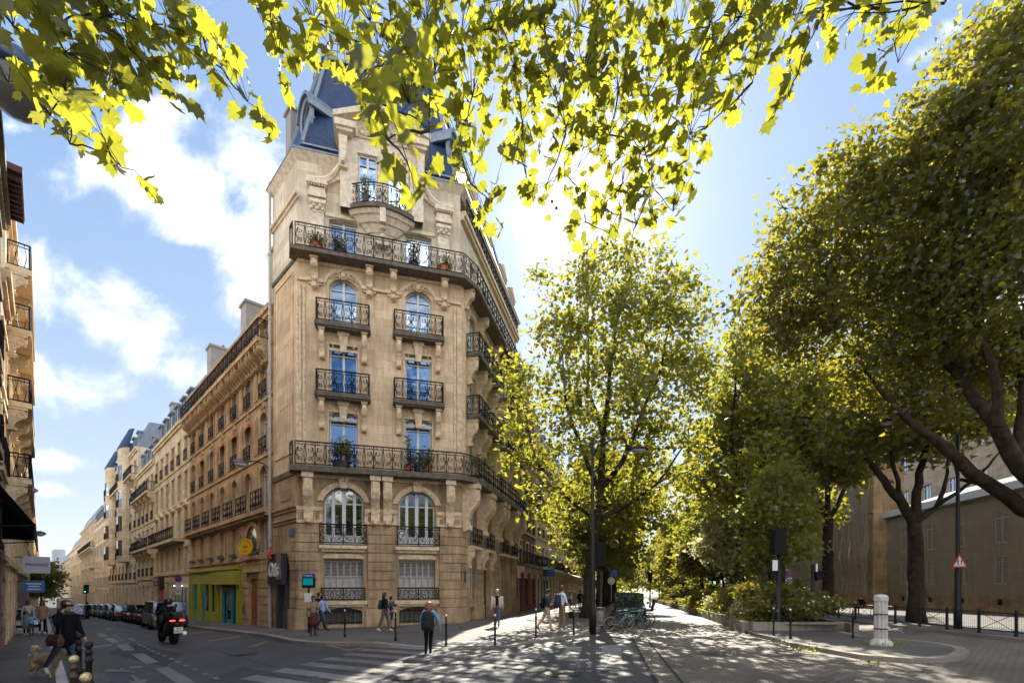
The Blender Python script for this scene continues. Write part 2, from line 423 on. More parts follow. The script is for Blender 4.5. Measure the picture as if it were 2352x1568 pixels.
# left pavement
lk=[kl(-16,0),kl(-3,0),kl(0,0),kl(60,0),kl(230,0)]
sheet('left_sidewalk',lk+[kl(230,-8),kl(60,-6),kl(-16,-6)],PAVE,0,cell=1.5,skirt=.2)
strip('left_kerb',lk,.18,plain('white_kerb_stone',(.5,.48,.44),.8,noise=.2,scale=6),.008,1)
bulge=[g2(158,1567),g2(140,1512),g2(150,1487),g2(175,1480),g2(212,1510),g2(262,1568),g2(330,1640)]
bulge=[(p[0],p[1]) for p in bulge]+[kl(-5,0.02)]
sheet('sidewalk_buildout',bulge,PAVE,-.02,cell=1.2,skirt=.2)
# boulevard setts
SD=RD+.006
seam=[g2(1400,1441,RD),g2(1451,1467,RD),g2(1473,1512,RD),g2(1503,1568,RD),(2.6,4.0),(2.4,-6)]
sheet('boulevard_roadway',[bl(250,0.05),bl(60,0.05),bl(2,0.05)]+seam+[(45,-6),(45,30),(80,260)],SETT,SD,cell=1.2)
strip('sett_edge_seam',seam[:5],.09,SEAM,SD+.006)
strip('sett_channel',[(p[0]+.55,p[1]) for p in seam[:5]],.07,SEAM,SD+.006)
# island and planter
isl=[g2(1700,1441),g2(1727,1452),g2(1779,1464),g2(1809,1474),g2(1895,1489),g2(1977,1503),g2(2090,1511),g2(2165,1511),g2(2208,1505),g2(2226,1495),g2(2215,1486),g2(2170,1477),g2(2100,1469),g2(1990,1461),g2(1935,1449),g2(1905,1438),g2(1900,1428),g2(1700,1428)]
sheet('traffic_island',isl,PAVE,0,cell=1.0,skirt=.2)
strip('island_kerb',isl[1:15][::-1],.28,KERB,.006,-1)
strip('island_kerb_face',off_line(isl[1:15],.012),.012,KERB,.004,1,skirt=.17)
# right pavement behind the fence
FD=Vector((.06,.998)); FP=G(2349,1464); FN=Vector((.998,-.06))
fk=lambda s,o=0:(FP.x+FD.x*s+FN.x*o,FP.y+FD.y*s+FN.y*o)
rs=[fk(-40,-.35),fk(0,-.35),fk(14,-.35),fk(60,1.5),fk(200,20)]
sheet('right_sidewalk',rs+[fk(200,60),fk(-40,40)],PAVE,0.0,cell=1.5,skirt=.2)
strip('right_kerb',rs,.28,KERB,.006,-1); strip('right_kerb_face',off_line(rs,-.012),.012,KERB,.004,-1,skirt=.17)
# tactile plates by the crossing
def pxpoly(name,pts,mat,dz,kind='structure'):
    m=MB(); vs=[G(x,y,dz) for x,y in pts]
    m.add([(v.x,v.y,v.z-(.11*drop(v.x,v.y) if dz>-.05 else 0)) for v in vs],[tuple(range(len(vs)))])
    me=m.mesh(name,mat)
    if me.polygons[0].normal.z<0:
        me.flip_normals()
    return tag(put(name,me),kind=kind)
TACT=groundm('tactile_paving',(.36,.34,.3),patch=.2,speck=.3)
pxpoly('tactile_paving',[(1000,1473),(1008,1466),(1140,1464),(1155,1469),(1148,1475),(1030,1476)],TACT,.03)
# ---------------------------------------------------------------- road markings
MK=RD+.009
marks=MB()
def mpoly(pts,mi=0,dz=MK,b=marks):
    vs=[G(x,y,dz) for x,y in pts]
    ar=sum(vs[i].x*vs[(i+1)%len(vs)].y-vs[(i+1)%len(vs)].x*vs[i].y for i in range(len(vs)))
    if ar<0: vs=vs[::-1]
    b.add(vs,[tuple(range(len(vs)))],mi)
r1=lambda a,b:(163.3+.2778*a,1388.4+.2778*b)
r2=lambda a,b:(735+.2778*a,1388.4+.2778*b)
r3=lambda a,b:(1306.7+.2778*a,1388.4+.2778*b)
for q in [[(495,405),(600,397),(725,472),(620,487)],[(685,525),(805,512),(1035,640),(880,650)],[(370,330),(470,325),(530,372),(435,380)],[(275,275),(345,270),(410,310),(340,315)],[(205,235),(265,232),(310,262),(240,262)],[(283,190),(315,188),(335,202),(300,205)],[(470,272),(510,272),(545,297),(505,300)],[(185,147),(205,146),(215,152),(197,153)],[(118,122),(135,122),(145,127),(128,128)]]:
    mpoly([r1(*p) for p in q])
for (cx,cy) in [(355,245),(372,257),(390,269),(408,281),(425,293),(570,331),(607,346),(640,362),(677,380),(720,398),(770,418),(830,443),(885,470),(950,500),(1027,531),(1110,568),(1200,605)]:
    s=cy/331.0; w=18*s**1.3; h=5.5*s**1.3
    mpoly([r1(cx-w,cy-h*.6),r1(cx+w*.4,cy-h),r1(cx+w,cy+h*.6),r1(cx-w*.4,cy+h)])
def mline(a,b,w,f=r1,mi=0):
    mpoly([f(a[0],a[1]),f(b[0],b[1]),f(b[0],b[1]+w),f(a[0],a[1]+w)],mi)
mline((70,355),(340,322),12); mline((370,318),(490,309),8)
for cx,cy,rx,ry in ((335,541,63,13),(535,514,63,11)):
    mpoly([r1(cx+rx*math.cos(a*math.pi/8)-ry*.6*math.sin(a*math.pi/8),cy+ry*math.sin(a*math.pi/8)) for a in range(16)])
mpoly([r1(*p) for p in [(385,548),(415,520),(445,524),(440,533),(520,545),(540,538),(530,552),(515,563),(490,553),(400,556)]],0,MK+.004)
mpoly([r1(*p) for p in [(485,582),(513,578),(560,615),(635,608),(600,675),(575,665),(470,633),(530,626)]])
# long zebra stripes across the junction
for k in range(-5,4):
    a=Vector((-5.4+.22*k,13.6+.95*k)); c=Vector((.05+.25*k,10.7+1.05*k)); o=Vector((.115,.5))
    vs=[]
    for p in (a,c,c+o,a+o): vs.append((p.x,p.y,gz(p.x,p.y)+MK))
    n=6; vv=[];ff=[]
    for i in range(n+1):
        for q0,q1 in ((a,c),(a+o,c+o)):
            p=q0.lerp(q1,i/n); vv.append((p.x,p.y,gz(p.x,p.y)+MK))
    for i in range(n): ff.append((2*i,2*i+2,2*i+3,2*i+1))
    marks.add(vv,ff)
for q in [[(1215,1485),(1263,1485),(1234,1511),(1180,1506)],[(1303,1484),(1338,1484),(1325,1517.6),(1277,1515)],[(1383,1480),(1426,1480),(1430,1533),(1377.5,1530)]]:
    mpoly(q)
tag(marks.build('white_road_markings',[PAINT]),kind='structure')
ym=MB()
for a,b in (((1470,350),(1640,297)),((1130,297),(1400,260)),((950,240),(1190,215)),((900,190),(1060,187)),((2130,335),(2300,375)),((2300,375),(2420,350)),((2130,335),(2352,338))):
    n=Vector((b[0]-a[0],b[1]-a[1])).normalized(); w=4
    mpoly([r1(a[0]-n.y*w,a[1]+n.x*w),r1(b[0]-n.y*w,b[1]+n.x*w),r1(b[0]+n.y*w,b[1]-n.x*w),r1(a[0]+n.y*w,a[1]-n.x*w)],0,MK,ym)
tag(ym.build('yellow_road_markings',[YEL]),kind='structure')
sm=MB()
pl=[(380,165),(620,225),(860,290),(1100,350),(1350,420),(1600,490),(1950,600)]
for a,b in zip(pl[:-1],pl[1:]): mpoly([r1(a[0],a[1]-2),r1(b[0],b[1]-2),r1(b[0],b[1]+2),r1(a[0],a[1]+2)],0,RD+.005,sm)
tag(sm.build('tar_joint',[SEAM]),kind='structure')
MANH=plain('cast_iron_cover',(.05,.045,.04),.5,.5,noise=.4,scale=30,bump=.6)
for px,py,r in ((560,1500,.38),(1290,1545,.4),(930,1555,.3),(1640,1500,.38)):
    c=G(px,py,MK+.012); b=MB(); b.add([(c.x+r*math.cos(a*math.pi/12),c.y+r*math.sin(a*math.pi/12),gz(c.x+r*math.cos(a*math.pi/12),c.y+r*math.sin(a*math.pi/12))+MK+.012) for a in range(24)],[tuple(range(24))]); tag(b.build('manhole_cover',MANH),kind='structure')
PATCH=groundm('asphalt_patch',(.044,.044,.047),speck=.35)
for q in [[(300,1475),(420,1500),(380,1530),(250,1500)],[(560,1530),(700,1560),(640,1600),(480,1560)],[(880,1520),(1010,1530),(980,1548),(840,1536)],[(1240,1530),(1400,1536),(1390,1580),(1210,1575)]]:
    b=MB(); mpoly(q,0,RD+.0045,b); tag(b.build('asphalt_patch',PATCH),kind='structure')
# ---------------------------------------------------------------- camera, sun, sky
cam=bpy.data.cameras.new('camera'); co=bpy.data.objects.new('camera',cam); COL.objects.link(co); SC.camera=co
cam.lens=17.0*1110/1110.67; cam.sensor_width=36; cam.shift_y=(HY-784)/2352.0; cam.clip_end=9000; cam.clip_start=.05
co.location=(0,0,EYE); co.rotation_euler=(math.radians(90),0,0)
SAZ=math.radians(9.27); SEL=math.radians(39.1)
sd=Vector((math.sin(SAZ)*math.cos(SEL),math.cos(SAZ)*math.cos(SEL),math.sin(SEL)))
sl=bpy.data.lights.new('sun','SUN'); sl.energy=4.6; sl.angle=math.radians(.5); sl.color=(1,.92,.78)
so=bpy.data.objects.new('sun',sl); COL.objects.link(so); so.rotation_euler=sd.to_track_quat('Z','Y').to_euler(); so.location=(5,30,40)
def world():
    w=bpy.data.worlds.new('World'); SC.world=w; w.use_nodes=True; t=w.node_tree
    bg=t.nodes['Background']; bg.inputs[1].default_value=.1
    sky=N(t,'ShaderNodeTexSky',sky_type='NISHITA',sun_disc=False,sun_elevation=SEL,sun_rotation=SAZ,altitude=60,air_density=1.0,dust_density=1.6,ozone_density=1.2)
    tc=N(t,'ShaderNodeTexCoord'); sp=N(t,'ShaderNodeSeparateXYZ'); t.links.new(tc.outputs['Generated'],sp.inputs[0])
    def m(op,a,b=None,c=None,clamp=False):
        n=N(t,'ShaderNodeMath',operation=op); n.use_clamp=clamp
        for i,v in enumerate((a,b,c)):
            if v is None: continue
            if hasattr(v,'node'): t.links.new(v,n.inputs[i])
            else: n.inputs[i].default_value=v
        return n.outputs[0]
    x,y,z=sp.outputs
    # cloud layer: directions seen against a plane facing north; behind the viewer a mirrored layer, over-brightened to light the shaded facades
    ay=m('MAXIMUM',m('ABSOLUTE',y),.05)
    u=m('DIVIDE',x,ay); v=m('DIVIDE',z,ay)
    cb=N(t,'ShaderNodeCombineXYZ'); t.links.new(u,cb.inputs[0]); t.links.new(v,cb.inputs[1]); t.links.new(m('GREATER_THAN',y,0.0),cb.inputs[2])
    n1=N(t,'ShaderNodeTexNoise',i_Scale=4.2,i_Detail=10.0,i_Roughness=.6,i_Distortion=.25); t.links.new(cb.outputs[0],n1.inputs['Vector'])
    n2=N(t,'ShaderNodeTexNoise',i_Scale=1.2,i_Detail=5.0,i_Roughness=.55); t.links.new(cb.outputs[0],n2.inputs['Vector'])
    bias=None
    # (px,py,rx,ry,rot,strength) cloud banks in the photo, written as view directions
    for px,py,rx,ry,rot,s in [(300,330,170,75,-35,1.0),(450,470,260,95,38,1.15),(600,480,170,130,70,1.0),(560,620,150,90,60,1.0),(200,720,260,100,28,1.15),(60,640,120,90,20,1.0),(400,860,190,70,20,.9),(200,880,220,80,10,.9),(150,1060,120,30,4,.75),(150,1130,120,26,4,.6),(200,1190,100,20,2,.45),(1210,520,110,60,40,.7),(1200,690,120,80,-20,.95),(1240,790,60,40,0,.8),(1650,600,40,20,0,.35),(2180,70,140,30,-40,.5),(40,295,50,22,15,.5),(150,405,60,26,5,.5),(1350,560,240,120,0,.4)]:
        cu=(px-CX)/F; cv=(HY-py)/F; a=math.radians(-rot)
        du=m('SUBTRACT',u,cu); dv=m('SUBTRACT',v,cv)
        p=m('ADD',m('MULTIPLY',du,math.cos(a)*F/rx),m('MULTIPLY',dv,math.sin(a)*F/rx))
        q=m('ADD',m('MULTIPLY',du,-math.sin(a)*F/ry),m('MULTIPLY',dv,math.cos(a)*F/ry))
        d=m('ADD',m('MULTIPLY',p,p),m('MULTIPLY',q,q))
        e=m('MULTIPLY',m('POWER',2.718,m('MULTIPLY',d,-.75)),s)
        bias=e if bias is None else m('MAXIMUM',bias,e)
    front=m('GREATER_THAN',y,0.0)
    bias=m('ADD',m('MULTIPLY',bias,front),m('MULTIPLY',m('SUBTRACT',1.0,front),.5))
    dens=m('ADD',m('MULTIPLY',bias,.54),m('ADD',m('MULTIPLY',m('SUBTRACT',n1.outputs[0],.5),1.5),m('MULTIPLY',m('SUBTRACT',n2.outputs[0],.5),.3)))
    f=N(t,'ShaderNodeMapRange',interpolation_type='SMOOTHSTEP',i_1=.2,i_2=.58); t.links.new(dens,f.inputs[0])
    fz=m('MULTIPLY',f.outputs[0],m('GREATER_THAN',z,0.0))
    # thick parts of the clouds go a little grey
    sh=N(t,'ShaderNodeMapRange',i_1=.42,i_2=.85,i_3=1.0,i_4=.82); t.links.new(dens,sh.inputs[0])
    cc=N(t,'ShaderNodeVectorMath',operation='SCALE'); t.links.new(mixc(t,front,(4.6,4.25,3.8),(4.3,4.35,4.4)),cc.inputs[0]); t.links.new(m('MULTIPLY',sh.outputs[0],m('ADD',1.0,m('MULTIPLY',m('SUBTRACT',1.0,front),REAR_FILL))),cc.inputs[3])
    # sky colour
    sc=mixc(t,1.0,sky.outputs[0],(.165,.175,.19),'MULTIPLY')
    hz=ramp(t,m('MULTIPLY',z,1.0,None,True),[(0,(2.9,3.3,3.8)),(.25,(2.1,2.8,3.8)),(.55,(1.3,2.15,3.6)),(.9,(1.0,1.75,3.3))])
    sk=mixc(t,.62,sc,hz.outputs[0])
    mx=mixc(t,fz,sk,cc.outputs[0])
    # brightening of the air around the sun
    dt=N(t,'ShaderNodeVectorMath',operation='DOT_PRODUCT'); dt.inputs[1].default_value=sd
    nv=N(t,'ShaderNodeVectorMath',operation='NORMALIZE'); t.links.new(tc.outputs['Generated'],nv.inputs[0]); t.links.new(nv.outputs[0],dt.inputs[0])
    dd=m('MAXIMUM',dt.outputs['Value'],0.0)
    gl=m('ADD',m('MULTIPLY',m('POWER',dd,14.0),.25),m('ADD',m('MULTIPLY',m('POWER',dd,160.0),.9),m('MULTIPLY',m('POWER',dd,6000.0),60.0)))
    gc=N(t,'ShaderNodeVectorMath',operation='SCALE'); gc.inputs[0].default_value=(1,.97,.9); t.links.new(gl,gc.inputs[3])
    ad=N(t,'ShaderNodeVectorMath',operation='ADD'); t.links.new(mx,ad.inputs[0]); t.links.new(gc.outputs[0],ad.inputs[1])
    t.links.new(ad.outputs[0],bg.inputs[0])
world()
SC.view_settings.view_transform='Standard'; SC.view_settings.look='None'; SC.view_settings.gamma=1; SC.view_settings.exposure=EXPO
SC.cycles.max_bounces=8; SC.cycles.diffuse_bounces=3; SC.cycles.glossy_bounces=3; SC.cycles.transmission_bounces=4; SC.cycles.transparent_max_bounces=8
SC.cycles.caustics_reflective=False; SC.cycles.caustics_refractive=False; SC.cycles.sample_clamp_indirect=8
SC.cycles.use_denoising=True

# thin summer haze filling the air
hz_=MB(); hz_.box(-3650,2550,-210,4250,-24,240); hm_,ht_,hb__=nt('haze_air'); ht_.nodes.remove(hb__); pv=N(ht_,'ShaderNodeVolumePrincipled',i_Density=.00008,i_Anisotropy=.2); pv.inputs['Color'].default_value=(.86,.92,1,1); ht_.links.new(pv.outputs[0],ht_.nodes['Material Output'].inputs['Volume'])
tag(hz_.build('haze',hm_),'thin blue summer haze over the whole street','haze',kind='stuff')
SC.cycles.volume_bounces=0
# ================================================================ facade toolkit
def arc(uc,w,zs,rise,n=8):
    """points of a segmental arch from the right spring to the left spring"""
    hw=w/2; r=(hw*hw+rise*rise)/(2*rise); a=math.asin(min(1,hw/r)) if rise<=hw else math.pi-math.asin(hw/r)
    return [(uc+r*math.sin(t),zs+rise-r+r*math.cos(t)) for t in [a-2*a*i/n for i in range(n+1)]]
def wall(mb,u0,u1,z0,z1,ops,depth=.3,mi=0,y=0.0):
    us=sorted(set([u0,u1]+[o[0]-o[1]/2 for o in ops]+[o[0]+o[1]/2 for o in ops]))
    zs=sorted(set([z0,z1]+[o[2] for o in ops]+[o[2]+o[3] for o in ops]))
    us=[u for u in us if u0-1e-6<=u<=u1+1e-6]; zs=[z for z in zs if z0-1e-6<=z<=z1+1e-6]
    for a,b in zip(us[:-1],us[1:]):
        run=None
        for c,d in zip(zs[:-1],zs[1:]):
            um=(a+b)/2; zm=(c+d)/2
            hole=any(abs(um-o[0])<o[1]/2 and o[2]<zm<o[2]+o[3] for o in ops)
            if not hole:
                run=(run[0],d) if run else (c,d)
            if (hole or d==zs[-1]) and run:
                mb.add([(a,y,run[0]),(b,y,run[0]),(b,y,run[1]),(a,y,run[1])],[(0,1,2,3)],mi); run=None
    for o in ops:
        uc,w,zb,h=o[:4]; rise=o[4] if len(o)>4 else 0
        a,b=uc-w/2,uc+w/2; zt=zb+h; sp=zt-rise
        mb.add([(a,y,zb),(a,y+depth,zb),(a,y+depth,sp),(a,y,sp)],[(3,2,1,0)],mi)
        mb.add([(b,y,zb),(b,y+depth,zb),(b,y+depth,sp),(b,y,sp)],[(0,1,2,3)],mi)
        mb.add([(a,y,zb),(b,y,zb),(b,y+depth,zb),(a,y+depth,zb)],[(0,1,2,3)],mi)
        if rise:
            P=arc(uc,w,sp,rise)
            for p,q in zip(P[:-1],P[1:]):
                mb.add([(p[0],y,p[1]),(q[0],y,q[1]),(q[0],y+depth,q[1]),(p[0],y+depth,p[1])],[(0,1,2,3)],mi)
            h2=len(P)//2
            mb.add([(p[0],y,p[1]) for p in P[:h2+1]]+[(uc,y,zt),(b,y,zt)] if abs(P[h2][1]-zt)>1e-4 else [(p[0],y,p[1]) for p in P[:h2+1]]+[(b,y,zt)],[tuple(range(h2+2 if abs(P[h2][1]-zt)<=1e-4 else h2+3))[::-1]],mi)
            mb.add([(p[0],y,p[1]) for p in P[h2:]]+[(a,y,zt)],[tuple(range(len(P)-h2+1))[::-1]],mi)
        else:
            mb.add([(a,y,zt),(b,y,zt),(b,y+depth,zt),(a,y+depth,zt)],[(3,2,1,0)],mi)
    return mb
WC={}
def win_meshes(w,h,rise=0,style='french',glass=None,frame=None,name='window'):
    key=(round(w,2),round(h,2),round(rise,2),style,(glass or GLS).name,(frame or WHITE).name)
    if key in WC: return WC[key]
    glass=glass or GLS; frame=frame or WHITE
    f=MB(); t=.075; hw=w/2-.01; sp=h-rise
    f.box(-hw,-hw+t,0,.07,0,sp); f.box(hw-t,hw,0,.07,0,sp); f.box(-hw+t,hw-t,0,.07,0,.12)
    if rise:
        P=arc(0,2*hw,sp,rise); Q=arc(0,2*hw-2*t,sp,max(rise-t*.6,.02))
        for i in range(len(P)-1):
            f.ext_y([P[i],P[i+1],Q[i+1],Q[i]],0,.07)
    else: f.box(-hw+t,hw-t,0,.07,h-t,h)
    top=h-t*1.3
    if style=='french':
        f.box(-.055,.055,-.02,.05,.12,top); tr=h*.8 if not rise else sp-.12
        f.box(-hw+t,-.056,-.005,.05,tr,tr+.06); f.box(.056,hw-t,-.005,.05,tr,tr+.06)
    elif style=='wide':      # tall arched bay with three uprights
        for x,ww in ((-w*.27,.075),(0,.09),(w*.27,.075)): f.box(x-ww,x+ww,-.02,.05,.12,top-abs(x)*.22)
        f.box(-hw+t,hw-t,.0,.045,sp-.1,sp-.04)
        f.box(-hw+t,hw-t,-.012,.046,.12,.45)
    elif style=='shop':
        f.box(-.03,.03,-.02,.05,.12,top)
    elif style=='plain':
        pass
    g=MB(); P=[(-hw+.02,.02),(hw-.02,.02)]+( [(x,z-.02) for x,z in arc(0,2*hw-.04,sp,rise)] if rise else [(hw-.02,h-.02),(-hw+.02,h-.02)])
    g.ext_y(P,.055,.075)
    WC[key]=(f.mesh(name,frame),g.mesh('pane',glass)); return WC[key]
def window(parent,x,y,z,w,h,rise=0,style='french',glass=None,frame=None,rz=0,name='window'):
    a,b=win_meshes(w,h,rise,style,glass,frame,name)
    o=put(name,a,parent,(x,y,z),rz); put('pane',b,o); return o
RC={}
def spiral(c,r0,r1,a0,turn,n=12):
    return [(c[0]+(r0+(r1-r0)*i/n)*math.cos(a0+turn*i/n),c[1]+(r0+(r1-r0)*i/n)*math.sin(a0+turn*i/n)) for i in range(n+1)]
def rail_mb(L,H,style='scroll',mp=None,r=.0165):
    mp=mp or (lambda s:(s,0.0)); b=MB()
    def P(s,z): x,y=mp(s); return (x,y,z)
    n=max(1,int(L/.5)) if mp(0.3)[1]!=mp(L*.5)[1] else 1
    for z,rr in ((H,.034),(.06,.026),(H-.14,.018)):
        b.tube([P(L*i/max(n*2,1),z) for i in range(max(n*2,1)+1)],rr,4)
    k=max(1,round(L/.95)); cw=L/k
    for i in range(k+1):
        s=min(max(cw*i,.015),L-.015); b.tube([P(s,0),P(s,H)],.024,4)
    if style=='far':
        m=max(2,round(L/.16))
        for i in range(1,m): s=L*i/m; b.tube([P(s,.05),P(s+.07*(-1)**i,H*.5),P(s,H)],.016,3,cap=False)
        return b
    for i in range(k):
        x0=cw*i
        nr=max(2,round(cw/.28))
        for j in range(nr):
            c=x0+cw*(j+.5)/nr
            b.tube([P(c+.05*math.cos(a*math.pi/3),H-.07+.05*math.sin(a*math.pi/3)) for a in range(7)],.012,3,cap=False)
        hh=H-.2; xm=x0+cw/2
        b.tube([P(xm,.06),P(xm,H-.14)],r,3,cap=False)
        for sg in (-1,1):
            q=cw*.25
            c1=(xm+sg*q*.95,.06+hh*.74); c2=(xm+sg*q*1.1,.06+hh*.26)
            r1_=q*.62
            up=spiral(c1,.02,r1_,math.pi*.2 if sg>0 else math.pi*.8,sg*math.pi*2.1,12)
            lo=spiral(c2,.02,r1_*.9,math.pi*1.2 if sg>0 else -math.pi*.2,sg*math.pi*2.1,12)
            for sp_ in (up,lo): b.tube([P(min(max(x,x0+.01),x0+cw-.01),z) for x,z in sp_],r,3,cap=False)
            b.tube([P(*up[-1]),P(xm+sg*q*1.75,.06+hh*.5),P(*lo[-1])],r,3,cap=False)
            b.tube([P(xm,.06+hh*.05),P(xm+sg*q*.35,.06+hh*.42),P(xm+sg*q*.1,.06+hh*.95)],r*.9,3,cap=False)
            b.tube([P(x0+(cw if sg>0 else 0)-sg*.02,.1),P(xm+sg*q*1.45,.06+hh*.2),P(x0+(cw if sg>0 else 0)-sg*.03,.06+hh*.55),P(xm+sg*q*1.5,.06+hh*.86)],r*.9,3,cap=False)
    return b
def rail_mesh(L,H,style='scroll'):
    key=(round(L,2),round(H,2),style)
    if key not in RC: RC[key]=rail_mb(L,H,style).mesh('railing',IRON)
    return RC[key]
def console(b,x,w,zt,h,pr,mi=0):
    """scroll bracket: S-shaped side profile in (y,z), extruded over width w"""
    P=[(0,zt),(-pr,zt),(-pr,zt-h*.09),(-pr*.9,zt-h*.11),(-pr*.9,zt-h*.24),(-pr*.98,zt-h*.3),(-pr*1.0,zt-h*.38),(-pr*.9,zt-h*.46),(-pr*.66,zt-h*.55),(-pr*.48,zt-h*.66),(-pr*.4,zt-h*.78),(-pr*.44,zt-h*.88),(-pr*.36,zt-h*.97),(-pr*.15,zt-h),(0,zt-h*.97)]
    b.ext_x(P,x-w/2,x+w/2,mi)
    b.box(x-w*.62,x+w*.62,-pr*1.06,0,zt-h*.1,zt-.002,mi)
    b.box(x-w*.3,x+w*.3,-pr*1.04,-pr*.3,zt-h*.36,zt-h*.13,mi)
    for sx in (-1,1): b.ring((x+sx*w*.5,-pr*.72,zt-h*.36),pr*.2,.022,'x',8,mi,4)
    b.ball((x,-pr*.42,zt-h*.93),w*.42,6,mi)
CM={}
def cpart(parent,org,ang,x,w,zt,h,pr,mat,name='console'):
    key=(name,w,h,pr,mat.name)
    if key not in CM:
        b=MB()
        if name=='console': console(b,0,w,0,h,pr)
        else: cartouche(b,0,0,w)
        CM[key]=b.mesh(name,mat)
    return put(name,CM[key],parent,(org.x+math.cos(ang)*x,org.y+math.sin(ang)*x,zt),ang)
def cartouche(b,x,z,s,mi=0):
    b.ball((x,-.05,z),s*.3,8,mi,sz=1.2,sy=.5)
    b.ring((x,-.06,z),s*.42,s*.07,'y',10,mi,5,sz=1.15)
    for sg in (-1,1):
        b.ring((x+sg*s*.68,-.05,z-s*.1),s*.2,s*.07,'y',8,mi,4)
        b.ring((x+sg*s*.95,-.04,z-s*.38),s*.13,s*.05,'y',8,mi,4)
        b.tube([(x+sg*s*.3,-.05,z+s*.5),(x+sg*s*.6,-.06,z+s*.35),(x+sg*s*1.1,-.04,z-s*.15),(x+sg*s*1.3,-.03,z-s*.6)],s*.07,4,mi)
    b.ball((x,-.08,z+s*.55),s*.18,6,mi)
def offpoly(P,d):
    n=len(P);out=[]
    for i in range(n):
        a=Vector(P[i-1]);b_=Vector(P[i]);c=Vector(P[(i+1)%n])
        e1=(b_-a).normalized();e2=(c-b_).normalized()
        n1=Vector((-e1.y,e1.x));n2=Vector((-e2.y,e2.x))
        k=(n1+n2); k=k/ max(.2,k.dot(n1)); out.append(tuple(b_+k*d))
    return out
